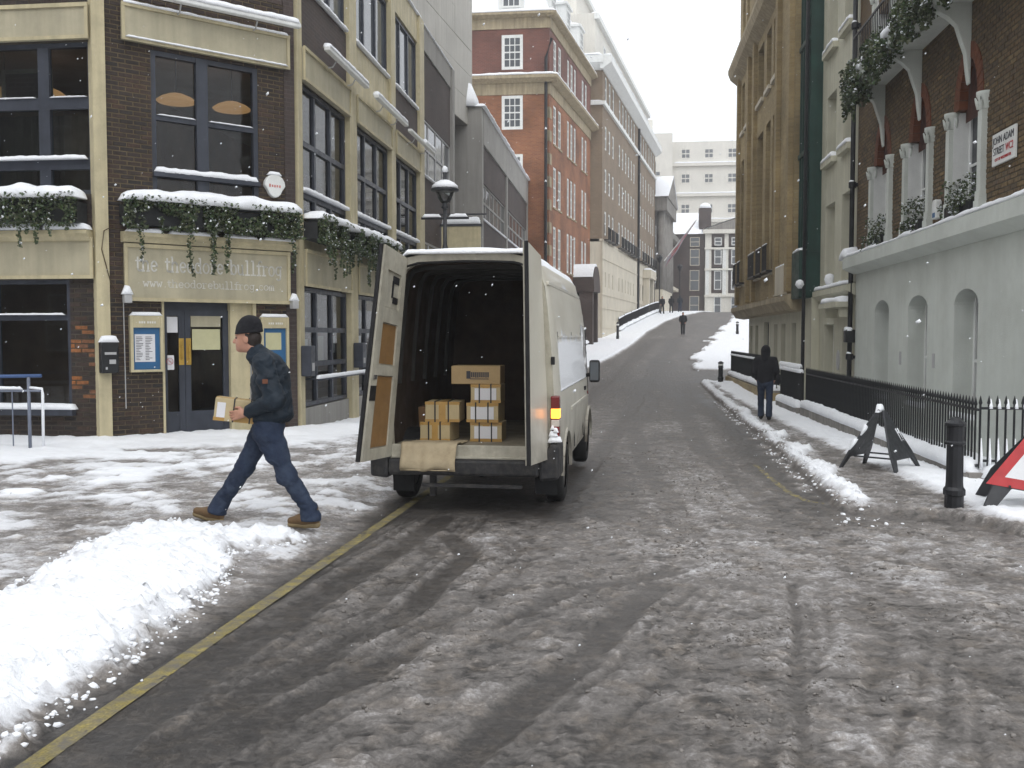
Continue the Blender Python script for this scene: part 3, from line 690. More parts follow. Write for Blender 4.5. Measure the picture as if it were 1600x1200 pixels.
# --- corner front, laid brick by brick
hw = (.84, 2.72, 3.88, 6.36); hd = (.95, 2.60, -.5, 2.22)
brick_wall(FC, pub, .10, CL-.02, -.32, 7.58, 'brick_dark', 'mortar_tan', [hw, hd], own=300, seed=3, pref=lambda q: (abs(q[2]-1.2) if (q[0] < .95) else 1.5+abs(q[2]-5.0)+(0 if q[0] < .9 or q[0] > 2.7 else 3)))
MB(FC).box(.10, CL, .02, .3, 7.58, 10.9).build('upper_wall', M['brick_panel'], pub)
def column(fr, s0, s1, z0, z1, d0=-.06, d1=.14, m='cream', bev=.006):
    return MB(fr).box(s0, s1, d0, d1, z0, z1).build('column', M[m], pub, bevel=bev)
column(FC, -.105, .10, -.4, 10.9, -.07, .16)
column(FS, .10, .34, -.4, 10.9)
MB(FC).box(CL-.18, CL+.02, -.012, .2, -.4, 10.9).build('corner_brickwork', M['brick_panel'], pub)
def fascia(fr, s0, s1, z0, z1, name='fascia', lip=True, m='fascia', d0=-.09):
    o = MB(fr).box(s0, s1, d0, .02, z0, z1).build(name, M[m], pub, bevel=.004)
    b = MB(fr)
    b.box(s0-.02, s1+.02, d0-.035, d0-.001, z1-.05, z1+.012); b.box(s0-.02, s1+.02, d0-.03, d0-.001, z0-.012, z0+.045)
    b.box(s0-.018, s0+.035, d0-.028, d0-.001, z0+.045, z1-.05); b.box(s1-.035, s1+.018, d0-.028, d0-.001, z0+.045, z1-.05)
    b.build('moulding', M['cream'], o); return o
f1 = fascia(FC, .37, 3.27, 6.42, 7.0)
snow_strip(FC(.36, -.08, 7.0), FC(3.28, -.08, 7.0), .12, .05, f1, 'snow_cap', 1)
snow_strip(FC(.40, -.135, 6.455), FC(3.24, -.135, 6.455), .05, .03, f1, 'snow_cap', 2)
f2 = fascia(FC, .34, 3.23, 2.19, 3.11)
slab_text('the theodore bullfrog', FC, .50, 3.10, 2.68, .165, -.094, M['letter_white'], f2)
slab_text('www.theodorebullfrog.com', FC, .62, 2.95, 2.42, .085, -.094, M['letter_white'], f2)
co = MB(FC).sprism([(-.24, 3.24), (-.24, 3.30), (.02, 3.32), (.02, 3.14), (-.14, 3.14), (-.18, 3.20)], .30, 3.34).build('cornice', M['cream'], pub)
for a, c in ((.32, .95), (1.02, 1.9), (1.98, 2.6), (2.68, 3.33)): snow_strip(FC(a, -.15, 3.30), FC(c, -.15, 3.30), .2, .07, co, 'snow_cap', int(a*10))
# sash window with its lit pendant lamps behind
w = window(FC, pub, hw[0], hw[1], hw[2], hw[3], .03, fw=.085, bw=.085, fm='frame', gm='glass', panes=True, colx=[1.71], rowz=[4.33, 5.26], dep=.11)
MB(FC).box(1.61, 1.81, .015, .13, hw[2], hw[3]).build('mullion', M['frame'], w)
MB(FC).box(hw[0], hw[1], -.06, .12, 4.27, 4.345).build('sill', M['frame'], w)
snow_strip(FC(.86, -.0, 4.34), FC(2.70, -.0, 4.34), .12, .10, w, 'snow_cap', 9)
for a, c in ((.93, 1.60), (1.82, 2.63)): snow_strip(FC(a, .02, 5.30), FC(c, .02, 5.30), .04, .02, w, 'snow_cap', 4)
# planters with ivy and a thick roll of snow
def planter(fr, s0, s1, seed, n=2600, nst=22, zt=3.86, lmax=1.0, d0=-.42):
    o = MB(fr).box(s0, s1, d0+.10, -.03, 3.42, 3.74).build('planter_box', M['rubber_black'], pub)
    P = bushes(fr, s0-.03, s1+.03, 3.34, 3.88, d0-.07, d0+.10, n, seed)+strands(fr, s0+.05, s1-.05, nst, 3.55, .3, lmax, seed, d0-.03)
    foliage(o, P, .05, seed, .06)
    snow_strip(fr(s0-.05, (d0-.05)/2, 3.80), fr(s1+.05, (d0-.05)/2, 3.80), abs(d0)+.06, .19, o, 'snow_cap', seed, .06, rough=.75)
    return o
planter(FC, .28, 3.34, 11, 4200, 9, lmax=1.45)
planter(FL, -4.2, -.22, 12, 3600, 16, lmax=.8)
planter(FS, .36, 6.9, 13, 8500, 55, lmax=1.0)
# doorway
column(FC, .945, .985, -.4, 2.2, -.02, .2)
MB(FC).box(2.17, 2.60, .06, .3, -.4, 2.2).build('door_surround', M['cream'], pub, bevel=.005)
MB(FC).box(2.56, 2.62, -.02, .06, -.4, 2.2).build('door_surround', M['cream'], pub)
MB(FC).box(.985, 2.17, .19, .24, 2.05, 2.2).build('door_head', M['frame'], pub)
for k, (a, c) in enumerate(((.985, 1.385), (1.39, 2.17))):
    dd = window(FC, pub, a, c, -.34, 2.05, .16, fw=.10, bw=.09, fm='frame', gm='glass', panes=True, rowz=[.25], name='door', dep=.06)
    MB(FC).box(a+.10, c-.10, .175, .205, -.24, .21).build('kick_panel', M['frame'], dd)
    hs = 1.325 if k == 0 else 1.45
    MB(FC).box(hs-.045, hs+.045, .148, .158, 1.1, 1.56).build('push_plate', M['brass'], dd, bevel=.003)
    MB(FC).tube([FC and (hs, .148, 1.2), (hs, .11, 1.22), (hs, .11, 1.42), (hs, .148, 1.44)], .009, 6).build('handle', M['brass'], dd)
    if k == 1: MB(FC).box(1.52, 2.02, .165, .169, 1.36, 1.72).build('notice', M['paper_yellow'], dd); MB(FC).box(1.50, 2.03, .166, .17, 1.76, 2.0).build('notice', M['fascia'], dd)
    else:
        MB(FC).box(1.0, 1.27, .165, .169, 1.66, 1.93).build('notice', M['paper'], dd)
        q = MB(FC).box(1.05, 1.20, .165, .169, 1.02, 1.27).build('no_smoking_notice', M['paper'], dd)
        M['sign_red'] = mat('sign_red', (.45, .02, .025), .5, .1, 6)
        b = MB(FC); A = [(1.125+.055*math.cos(t*math.pi/8), 1.165+.055*math.sin(t*math.pi/8)) for t in range(17)]
        for (x, z), (x2, z2) in zip(A, A[1:]): b.bar((x, .162, z), (x2, .162, z2), .004, .014, (0, 1, 0))
        b.bar((1.088, .162, 1.202), (1.162, .162, 1.128), .004, .012, (0, 1, 0)).bar((1.10, .163, 1.165), (1.15, .163, 1.165), .003, .010, (0, 1, 0)).build('red_ring', M['sign_red'], q)
MB(FC).box(.95, 2.6, -.25, .3, -.42, -.33).build('doorstep', M['grey_conc'], pub)
# --- left front
hl = (-3.4, -.12, 3.9, 6.33); hg = (-3.4, -.57, .42, 2.52)
brick_wall(FL, pub, -6.0, -.08, -.32, 7.3, 'brick_dark', 'mortar_dark', [hl, hg], own=0, seed=5, orange=lambda s, z: -.6 < s < -.1 and .55 < z < 1.75 and vnoise(np.array([s*7.]), np.array([z*5.]), 5)[0] > .38)
MB(FL).box(-6, -.1, .02, .3, 7.3, 10.9).build('upper_wall', M['brick_panel'], pub)
fascia(FL, -6, -.11, 6.36, 6.9); fascia(FL, -6, -.11, 2.54, 3.18)
co = MB(FL).sprism([(-.24, 3.24), (-.24, 3.30), (.02, 3.32), (.02, 3.14), (-.14, 3.14), (-.18, 3.20)], -6, -.12).build('cornice', M['cream'], pub)
for a, c in ((-4, -2.1), (-2.0, -.95), (-.9, -.1)): snow_strip(FL(a, -.13, 3.31), FL(c, -.13, 3.31), .22, .12, co, 'snow_cap', int(-a*10))
w = window(FL, pub, *hl, .03, fw=.07, bw=.19, fm='frame', gm='glass', panes=True, colx=[-.96, -1.9, -2.7], rowz=[4.40, 5.37], dep=.11)
snow_strip(FL(-3.3, -.01, 4.46), FL(-.2, -.01, 4.46), .10, .07, w, 'snow_cap', 9)
for a, c in ((-1.75, -1.08), (-.85, -.2)): snow_strip(FL(a, .02, 5.46), FL(c, .02, 5.46), .05, .02, w, 'snow_cap', 4)
w = window(FL, pub, *hg, .04, fw=.07, bw=.09, fm='frame', gm='glass', panes=True, colx=[-1.9], rowz=[1.90], dep=.10)
snow_strip(FL(-3.3, .0, 1.945), FL(-.66, .0, 1.945), .08, .03, w, 'snow_cap', 4)
sl = MB(FL).box(-3.5, -.5, -.12, .1, .30, .40).build('sill', M['frame'], w); snow_strip(FL(-3.4, -.05, .40), FL(-.46, -.05, .40), .2, .10, sl, 'snow_cap', 6, rough=.2)
# --- street front: four bays
BAY = [(.34, 3.42), (3.96, 7.2), (7.66, 10.68), (11.3, 16.2)]
for a, c in ((3.42, 3.96), (7.2, 7.66), (10.68, 11.3)): column(FS, a, c, -.4, 10.9, -.08, .14)
for k, (a, c) in enumerate(BAY[:3]):
    fascia(FS, a+.01, c-.01, 2.55, 3.22); fascia(FS, a+.01, c-.01, 6.37, 6.97)
    um = ('brick_panel', 'cream', 'brick_panel')[k]
    MB(FS).box(a, c, .0, .2, 6.99, 8.14).build('spandrel_panel', M[um], pub); MB(FS).box(a, c, -.01, .2, 10.12, 10.9).build('parapet_panel', M['cream' if k else 'brick_panel'], pub)
    MB(FS).box(a, c, .0, .2, 3.24, 3.9).build('spandrel_panel', M['cream'], pub)
    MB(FS).box(a, c, .0, .2, -.4, .22).build('stall_riser', M['grey_conc'], pub)
    w3 = (c-a)/3
    for z0, z1, rows, gm in ((.24, 2.53, [1.05, 1.72], 'glass'), (3.92, 6.35, [4.28, 5.26], 'glass'), (8.16, 10.10, [], 'grey_glass')):
        w = window(FS, pub, a, c, z0, z1, .04, fw=.08, bw=.10, fm='frame', gm=gm, panes=True, colx=[a+w3, a+2*w3], rowz=rows or None, dep=.10)
        if z0 > 3.5: snow_strip(FS(a+.05, -.02, (4.33 if z0 < 5 else 8.16)), FS(c-.05, -.02, (4.33 if z0 < 5 else 8.16)), .13, .09, w, 'snow_cap', k*7)
    if k: snow_strip(FS(a, .05, 10.9), FS(c+.4, .05, 10.9), .25, .1, pub, 'snow_cap', k)
for a_, c_, z_, h_, m_ in ((.75, 1.05, 1.12, .42, 'paper'), (1.55, 2.05, 1.1, .5, 'fascia'), (2.6, 2.85, 1.25, .35, 'paper'), (4.5, 4.9, 1.15, .45, 'paper'), (1.5, 1.6, 1.85, .5, 'paper_yellow')): MB(FS).box(a_, c_, .13, .135, z_, z_+h_).build('window_notice', M[m_], pub)
MB(FS).box(.3, 11.3, -.02, .22, 3.9, 3.92).build('sill', M['frame'], pub)
rl = MB(FS).tube([(.45, -.28, .78), (3.9, -.28, .78)], .03, 8).tube([(.5, -.28, .78), (.5, 0, .78)], .02, 6).tube([(3.6, -.28, .78), (3.6, 0, .78)], .02, 6).build('guard_rail', M['frame'], pub, True)
snow_strip(FS(.4, -.28, .79), FS(3.95, -.28, .79), .09, .07, rl, 'snow_cap', 5, rough=.2)
a, c = BAY[3]
MB(FS).box(a, c, .0, .2, 10.2, 10.9).build('parapet_panel', M['grey_conc'], pub); snow_strip(FS(a, .05, 10.9), FS(c+.4, .05, 10.9), .2, .07, pub, 'snow_cap', 5)
for z0, z1 in ((8.2, 10.2), (4.5, 6.45), (.6, 2.7)): MB(FS).box(a, c, .04, .2, z0, z1).build('spandrel_panel', M['brick_panel'], pub)
for z0, z1 in ((6.45, 8.2), (2.7, 4.5)):
    w = window(FS, pub, a, c, z0, z1, .06, cols=4, rows=2, fw=.06, bw=.06, fm='grey_box', gm='grey_glass', panes=True, sash=False); snow_strip(FS(a, .0, z0), FS(c, .0, z0), .1, .06, w, 'snow_cap', 3)
column(FS, 16.2, 16.6, -.4, 10.9, -.06, .6, 'grey_conc'); MB(FS).box(a, c, .0, .2, -.4, .6).build('stall_riser', M['grey_conc'], pub)
# inside: floors, back walls
foot = [(-14.3, 15.1), (-8.3, 15.1), (-6.26, 17.15), (-6.26, 33.5), (-14.3, 33.5)]
for z, mm in ((-.28, 'room'), (3.30, 'room_warm'), (6.72, 'ceiling'), (10.3, 'ceiling')):
    b = MB(); b.poly([(x, y, z) for x, y in foot]).poly([(x, y, z+.14) for x, y in foot]); b.build('floor', M[mm], pub)
MB().box(-14.3, -10.2, 19.4, 19.5, -.3, 10.8).box(-10.2, -10.1, 19.4, 33.5, -.3, 10.8).build('inner_wall', M['room_warm'], pub)
MB().poly([(x-.0, y, 10.88) for x, y in [(-14.4, 14.85), (-8.4, 14.85), (-6.1, 17.2), (-6.1, 33.8), (-14.4, 33.8)]]).build('roof', M['snow'], pub)
MB().box(-14.43, -14.35, 14.9, 33.8, -.4, 10.9).box(-14.4, -6.1, 33.75, 33.8, -.4, 10.9).build('back_wall', M['brick_panel'], pub)
for (x, y, z), lab in (((-8.23, 17.11, 5.96), 'orange pendant lamp behind the left sash of the corner window'), ((-7.48, 17.86, 5.97), 'orange pendant lamp behind the right sash of the corner window'),
                       ((-10.43, 16.5, 5.99), 'orange pendant lamp beside the mullion of the upper left window'), ((-11.2, 16.5, 6.0), 'orange pendant lamp at the left picture edge, upstairs in the pub')):
    t = thing('pendant_lamp', lab, 'lamp', (x, y, z), group='pendant lamps upstairs in the pub')
    local(t); MB().lathe((0, 0, 0), [(.02, .10), (.14, .09), (.28, .03), (.36, -.03), (.33, -.06), (.2, -.075), (.02, -.08)][::-1], 20).build('lamp_shade', M['lamp_shade'], t, True)
    MB().tube([(0, 0, .1), (0, 0, .74)], .008, 5).build('cord', M['black_paint'], t)
# strip lights on brackets
def strip_light(fr, s0, s1, z, lab, d=-.32):
    t = thing('strip_light', lab, 'light', fr((s0+s1)/2, d, z), group='strip lights over the pub fascia')
    MB(fr).box(s0, s1, d-.07, d+.05, z-.06, z+.02).build('housing', M['white_paint'], t, bevel=.02)
    for s in (s0+.25*(s1-s0), s0+.72*(s1-s0)): MB(fr).tube([(s, d, z-.03), (s, d+.1, z-.18), (s, 0, z-.2)], .014, 6).build('bracket', M['grey_box'], t)
    snow_strip(fr(s0+(.0 if s1-s0 < 3.1 else 1.9), d, z+.01), fr(s1, d, z+.01), .16, .13 if s1-s0 > 3.1 else .10, t, 'snow_cap', int(s0*9), rough=.4)
strip_light(FC, .55, 3.39, 7.16, 'long white strip light above the upper fascia of the pub corner')
strip_light(FS, 1.0, 3.9, 7.14, 'snow-topped strip light nearest the pub corner on the street front'); strip_light(FS, 4.7, 7.8, 7.14, 'snow-topped strip light on the cream panel of the street front'); strip_light(FS, 8.2, 11.5, 7.10, 'snow-topped strip light farthest from the pub corner')
# small fittings
t = thing('alarm_box', 'rounded white alarm box on dark brick beside the corner window', 'alarm box', FC(2.98, 0, 4.28))
P = [(2.98+.20*math.sin(a)*(1 if math.cos(a) > -.2 else .75), 4.30+.21*math.cos(a)) for a in [k*math.pi/8 for k in range(16)]]
MB(FC).prism(P[::-1], -.11, 0).build('casing', M['white_paint'], t, bevel=.02); M['red_print'] = mat('faded_red_print', (.5, .16, .14), .6, .1, 9)
b = MB(FC)
for k, q in enumerate((2.86, 2.91, 2.955, 3.0, 3.05)): b.box(q, q+.028, -.113, -.111, 4.27+.005*(k % 2), 4.315+.012*(k == 0))
b.build('faded_print', M['red_print'], t); snow_strip(FC(2.84, -.06, 4.49), FC(3.12, -.06, 4.49), .1, .06, t, 'snow_cap', 8)
for s, z, lab in ((.34, 2.28, 'small grey floodlight at the left end of the name board'), (3.29, 2.24, 'small grey floodlight at the right end of the name board')):
    t = thing('floodlight', lab, 'floodlight', FC(s, -.1, z), group='floodlights under the name board')
    MB(FC).box(s-.06, s+.06, -.24, -.10, z-.14, z+.0).build('housing', M['grey_box'], t, bevel=.012); MB(FC).box(s-.015, s+.015, -.11, 0, z-.09, z-.05).build('bracket', M['grey_box'], t)
    snow_strip(FC(s-.09, -.17, z), FC(s+.09, -.17, z), .15, .13, t, 'snow_cap', 3)
t = thing('letter_box', 'black wall box with snow cap on the cream corner column', 'letter box', FC(.05, -.08, 1.0))
bx = MB(FC).box(-.10, .17, -.24, -.075, 1.0, 1.5).build('casing', M['black_paint'], t, bevel=.015); MB(FC).box(-.05, .13, -.246, -.241, 1.30, 1.34).build('slot', M['grey_box'], bx); MB(FC).box(.02, .12, -.246, -.241, 1.15, 1.22).box(-.04, -.01, -.246, -.241, 1.06, 1.10).build('lock_plate', M['grey_box'], bx)
snow_strip(FC(-.12, -.16, 1.5), FC(.19, -.16, 1.5), .18, .11, t, 'snow_cap', 3, rough=.2)
def menu_board(s0, s1, z0, z1, lab, full=True):
    t = thing('menu_board', lab, 'menu board', FC((s0+s1)/2, 0, z0), group='menu boards beside the pub door')
    b = MB(FC); b.box(s0, s0+.05, -.10, 0, z0, z1).box(s1-.05, s1, -.10, 0, z0, z1).box(s0+.05, s1-.05, -.099, 0, z0, z0+.04).box(s0+.05, s1-.05, -.099, 0, z1-.20, z1); b.build('case', M['cream'], t, bevel=.006)
    bd = MB(FC).box(s0+.05, s1-.05, -.05, -.01, z0+.04, z1-.20).build('backboard', M['board_blue'], t)
    if full:
        p = MB(FC).box(s0+.08, s1-.13, -.056, -.051, z0+.17, z1-.31).build('menu_sheet', M['paper'], t)
        b = MB(FC); r_ = random.Random(5)
        for k in range(15):
            z = z1-.36-k*.027
            for x0 in (s0+.10, s0+.25): b.box(x0, x0+r_.uniform(.05, .12), -.059, -.0565, z, z+.009)
        b.build('menu_lines', M['ink'], p)
    else: MB(FC).box(s0+.10, s1-.14, -.056, -.051, z0+.35, z1-.28).build('menu_sheet', M['paper_yellow'], t)
    b = MB(FC)
    for k in range(7): b.box(s0+.14+k*.038+(.02 if k > 2 else 0), s0+.165+k*.038+(.02 if k > 2 else 0), -.103, -.1, z1-.13, z1-.095)
    stuff(b.build('faded_print', M['letter_white'], t))
    snow_strip(FC(s0+.0, -.05, z1), FC(s1, -.05, z1), .11, .06, t, 'snow_cap', 2, rough=.2)
menu_board(.40, .94, 1.0, 1.94, 'blue menu board left of the pub door with a white sheet'); menu_board(2.68, 3.22, 1.0, 1.94, 'blue menu board behind the walking man, right of the pub door', False)
t = thing('wall_box', 'dark service box on the cream column behind the walking man', 'wall box', FS(.22, -.1, .9)); MB(FS).box(.08, .36, -.26, -.065, .85, 1.42).build('casing', M['frame'], t, bevel=.02); MB(FS).box(.14, .28, -.265, -.261, .95, 1.1).build('cover_plate', M['grey_box'], t)
t = thing('wall_box', 'dark service box on the second street column, half behind the van door', 'wall box', FS(3.6, -.1, .9)); MB(FS).box(3.5, 3.8, -.3, -.085, .9, 1.45).build('casing', M['frame'], t, bevel=.02); MB(FS).box(3.56, 3.7, -.305, -.301, 1.0, 1.12).build('cover_plate', M['grey_box'], t)
M['wire'] = M['stem']
t = thing('cable', 'thin loose cable drooping down the cream column of the pub', 'cable', FC(.02, -.08, 3.3)); tag(t, t['label'], 'cable')
MB(FC).tube([(.12, -.1, 3.36), (.02, -.09, 3.3), (-.02, -.085, 3.0), (.04, -.085, 2.75), (.1, -.09, 2.5), (.2, -.02, 2.33), (.33, -.02, 2.3)], .008, 5).build('lead', M['stem'], t); MB(FC).tube([(.32, -.02, 2.3), (.33, -.02, .4)], .009, 5).build('conduit', M['grey_box'], t)
# blue hand rail in front of the left window
M['rail_blue'] = mat('blue_rail', (.05, .10, .24), .4, .1, 6); M['rail_grey'] = mat('grey_rail', (.16, .18, .23), .45, .15, 6)
t = thing('hand_rail', 'blue-topped metal hand rail under the left pub window', 'hand rail', (-9.2, 13.95, -.2))
y = 13.95
MB().tube([(-12.5, y, .92), (-9.05, y+.1, .98)], .028, 8).build('top_rail', M['rail_blue'], t, True); MB().tube([(-12.5, y, .72), (-9.0, y, .75)], .02, 6).build('mid_rail', M['rail_grey'], t)
for x in (-9.2, -10.6, -12): MB().tube([(x, y, -.25), (x, y, .96)], .026, 8).build('post', M['rail_grey'], t, True)
for x in np.arange(-12, -9.2, .28): MB().tube([(float(x), y, -.15), (float(x), y, .74)], .010, 5).build('bar', M['rail_grey'], t)
snow_strip((-12.4, y, .75), (-9.3, y, .77), .05, .05, t, 'snow_cap', 3); o = MB().tube([(-9.18, y, .80), (-8.98, y, .78), (-8.97, y, .7), (-8.98, y, -.2)], .022, 7).build('snow_crust', M['snow'], t, True)

# --- pale concrete block above and behind the pub
blk = thing('office_block', 'pale concrete panelled block rising behind the pub roof', 'building', (-6.1, 38.4, 9.9))
FB = Fr(-8.0, 18.6, R(90-5.5)); rr = random.Random(4)
MB(FB).box(0, 19.9, .05, 8, 9.9, 24).build('core', M['grey_conc'], blk)
for k in range(14):
    for j in range(8):
        s = j*2.49; MB(FB).box(s, s+2.475, -.0+rr.uniform(0, .012), .06, 9.9+k*1.0, 9.9+k*1.0+.985).build('panel', M['concrete'], blk)
MB(FB).box(19.9, 19.95, 0, 8, 9.9, 24).build('side_wall', M['concrete'], blk)
MB().box(-14, -6.9, 33.85, 37.9, -.4, 9.9).build('link_wall', M['brick_panel'], blk)
# --- grey low building
gb = thing('grey_building', 'low grey concrete building with brown brick panels behind the lamp post', 'building', (-5.6, 37.8, -.4))
FG = Fr(-5.6, 37.8, R(90))
MB(FG).box(.03, 18.17, .3, 9, -.45, 10.42).build('core', M['grey_conc'], gb)
MB(FG).box(0, .45, 0, 1.4, -.4, 10.6).build('end_pier', M['grey_conc'], gb); MB(FG).box(.45, 18.2, -.02, .3, 9.22, 10.6).build('parapet', M['grey_conc'], gb)
for s in (8.0, 17.8): MB(FG).box(s, s+.4, -.01, .3, -.4, 9.22).build('column', M['grey_conc'], gb)
for a, c in ((.45, 8.0), (8.4, 17.8)):
    for z0, z1 in ((7.75, 9.22), (4.7, 6.25), (1.7, 3.2)): MB(FG).box(a, c, .06, .3, z0, z1).build('brick_panel', M['brick_panel'], gb)
    for z0, z1 in ((6.25, 7.75), (3.2, 4.7), (-.4, 1.7)):
        w = window(FG, gb, a, c, z0, z1, .1, cols=6, rows=2, fw=.07, bw=.09, fm='grey_conc', gm='grey_glass', panes=False, sash=False); snow_strip(FG(a, .04, z0), FG(c, .04, z0), .12, .07, w, 'snow_cap', 2)
snow_strip(FG(-.1, .1, 10.6), FG(18.3, .1, 10.6), .5, .16, gb, 'snow_cap', 5, .2); snow_strip(FG(.1, .2, 10.6), FG(.1, 6, 10.6), .5, .16, gb, 'snow_cap', 5, .2)
MB(FG).box(.3, 18.2, .3, 9, 10.45, 10.62).build('roof', M['snow'], gb)
MB(FG).lathe((.25, .6, 10.6), [(.5, 0), (.42, .35), (.15, .95), (.02, 1.0)], 10).build('snow_drift', M['snow'], gb, True)

# --- red brick mansion
rb = thing('mansion_block', 'orange-red brick mansion block with white sash windows and snowy mansard', 'building', (-4.36, 56, 0))
FR1 = Fr(-14, 56, 0); FR2 = Fr(-4.36, 56, R(82)); e1 = 9.64
sidew = [(6.87, 8.10, 17.0, 18.97, 3, 4), (6.87, 8.10, 13.57, 15.51, 3, 4), (6.87, 8.1, 10.2, 12.15, 3, 4), (6.87, 8.1, 6.8, 8.75, 3, 4)]
facade(FR1, rb, 'brick_red', 0, e1, -.5, 16.4, sidew[1:], reveal=.06, fw=.17, bw=.05, gm='grey_glass'); facade(FR1, rb, 'brick_redtop', 0, e1, 16.4, 20.1, sidew[:1], reveal=.06, fw=.17, bw=.05, gm='grey_glass')
W2 = []
for z0, z1 in ((12.9, 15.2), (9.2, 11.6), (5.6, 8.1), (2.2, 4.6)):
    for a, c in ((1.1, 2.0), (2.5, 3.4), (5.2, 5.95), (6.3, 7.1), (7.45, 8.2), (10.2, 11.0), (11.4, 12.2)): W2.append((a, c, z0, z1, 2, 4))
facade(FR2, rb, 'brick_red', 0, 13.6, -.5, 16.4, W2, reveal=.10, fw=.14, bw=.05, gm='grey_glass', sill='stone_band')
facade(FR2, rb, 'brick_redtop', 0, 13.6, 16.4, 20.1, [(a, c, 17.0, 19.0, 2, 4) for a, c in ((1.1, 2.0), (2.5, 3.4), (5.2, 5.95), (6.3, 7.1), (7.45, 8.2), (10.2, 11.0), (11.4, 12.2))], reveal=.10, fw=.14, bw=.05, gm='grey_glass')
for fr, a, c in ((FR1, 0, e1+.02), (FR2, -.02, 13.6)):
    MB(fr).box(a, c, -.05, .1, 15.55, 16.3).build('stone_band', M['stone_band'], rb)
    cn = MB(fr).sprism([(-.15, 16.2), (-.55, 16.38), (-.55, 16.55), (.1, 16.62), (.1, 16.2)], a-.3, c+.45).build('cornice', M['stone_band'], rb); snow_strip(fr(a-.3, -.25, 16.57), fr(c+.4, -.25, 16.57), .6, .16, cn, 'snow_cap', 3, .2)
    MB(fr).box(a, c, -.06, .1, 19.3, 19.95).build('frieze', M['stone_band'], rb); cn = MB(fr).sprism([(-.1, 19.9), (-.45, 20.02), (-.45, 20.14), (.1, 20.2), (.1, 19.9)], a-.3, c+.4).build('cornice', M['stone_band'], rb)
    snow_strip(fr(a-.3, -.2, 20.16), fr(c+.4, -.2, 20.16), .5, .16, cn, 'snow_cap', 8, .2)
for k in range(22):
    if k % 2 == 0: MB(FR2).box(-.03, .55, -.03, .05, 1+k*.66, 1.62+k*.66).box(-.03, .02, -.03, .5, 1+k*.66, 1.62+k*.66).build('quoin', M['stone_band'], rb)
MB().poly([(-14, 56.2, 20.15), (-4.5, 56.2, 20.15), (-5.2, 57.5, 24), (-14, 57.5, 24)]).poly([FR2(.2, .1, 20.15), FR2(13.6, .1, 20.15), FR2(13.6, 1.4, 24), FR2(1.2, 1.4, 24)]).poly([(-14, 57.5, 24), (-5.2, 57.5, 24), FR2(13.6, 1.4, 24), FR2(13.6, 10, 24), (-14, 66, 24)]).build('mansard_roof', M['snow'], rb)
for fr, s in ((FR1, 7.4), (FR2, 2.2), (FR2, 6.7), (FR2, 11.2)):
    d = MB(fr).box(s-.75, s+.75, .25, 2, 20.2, 22.6).box(s-.9, s+.9, .12, 2, 22.6, 22.75).build('dormer', M['white_paint'], rb); window(fr, d, s-.55, s+.55, 20.6, 22.4, .2, 3, 4, .1, .05, 'white_paint', 'grey_glass'); snow_strip(fr(s-.9, 1, 22.75), fr(s+.9, 1, 22.75), 1.6, .2, d, 'snow_cap', 2, .2)
MB(FR1).box(e1-1.6, e1-.6, 2.2, 3.4, 20, 26).build('chimney', M['brick_redtop'], rb)
MB().tube([(-4.55, 55.9, -.3), (-4.55, 55.9, 17.6), (-4.2, 55.6, 18.6)], .09, 7).build('downpipe', M['black_paint'], rb)
for z in (4, 7, 10.5, 13.5): snow_strip((-4.62, 55.85, z), (-4.48, 55.85, z), .1, .14, rb, 'snow_cap', 3)
# arched stone porch at its far end, with a round snow-topped hood
FP = FR2.off(7.4, -1.3)
po = MB(FP).box(-.1, .35, 0, 1.5, -.3, 4.5).box(1.65, 2.1, 0, 1.5, -.3, 4.5).box(-.2, 2.2, -.12, 1.5, 4.5, 4.95).build('porch', M['brick_panel'], rb)
A = [(1.0+1.2*math.cos(t), 4.95+1.25*math.sin(t)) for t in np.linspace(math.pi, 0, 13)]
MB(FP).prism(A[::-1], -.1, 1.45).build('porch_hood', M['brick_panel'], po)
b = MB(FP)
for (x, z), (x2, z2) in zip(A[1:-1], A[2:-1]): b.poly([(x, -.02, z+.01), (x2, -.02, z2+.01), (x2, -.02, z2+.18), (x, -.02, z+.18)]); b.poly([(x, -.02, z+.18), (x2, -.02, z2+.18), (x2, 1.4, z2+.18), (x, 1.4, z+.18)])
b.build('snow_cap', M['snow'], po)
MB(FP).box(.35, 1.65, .9, 1.0, -.3, 4.5).build('porch_door', M['black_paint'], po)

# --- tan office building
tb = thing('office_building', 'tall tan brick office building with pale stone base and white cornice', 'building', (-1.63, 70, 1))
FT1 = Fr(-8, 70, 0); FT2 = Fr(-1.63, 70, R(82)); e2 = 6.37; LT = 34.5
facade(FT1, tb, 'brick_tan', 0, e2, 8.5, 21.0, []); facade(FT1, tb, 'stone', 0, e2+.06, .5, 8.5, [])
cols = [1.6, 3.4, 5.2, 8.6, 10.4, 12.2, 14.0, 15.8, 17.6, 22.4, 24.4, 26.4, 29, 31, 33]
TW = [(c-.45, c+.45, z, z+1.75, 1, 2) for c in cols for z in (9.0, 12.1, 15.2)]
facade(FT2, tb, 'brick_tan', 0, LT, 8.5, 18.3, TW, gm='grey_glass', fw=.16, bw=.07, reveal=.10); facade(FT2, tb, 'brick_tan', 0, LT, 18.3, 21.0, [(c-.45, c+.45, 18.7, 20.5, 1, 2) for c in cols], gm='grey_glass', fw=.16, bw=.07, reveal=.10)
facade(FT2, tb, 'stone', -.06, LT, .5, 8.5, [(c-.18, c+.18, 5.2, 6.3, 1, 1) for c in cols[:9]]+[(c-.3, c+.3, 5.0, 6.5, 1, 2) for c in cols[9:]], reveal=.2, fw=.05)
for z in (2.2, 3.6, 4.6, 7.2): MB(FT2).box(-.09, LT, -.05, .0, z, z+.10).build('string_course', M['stone'], tb)
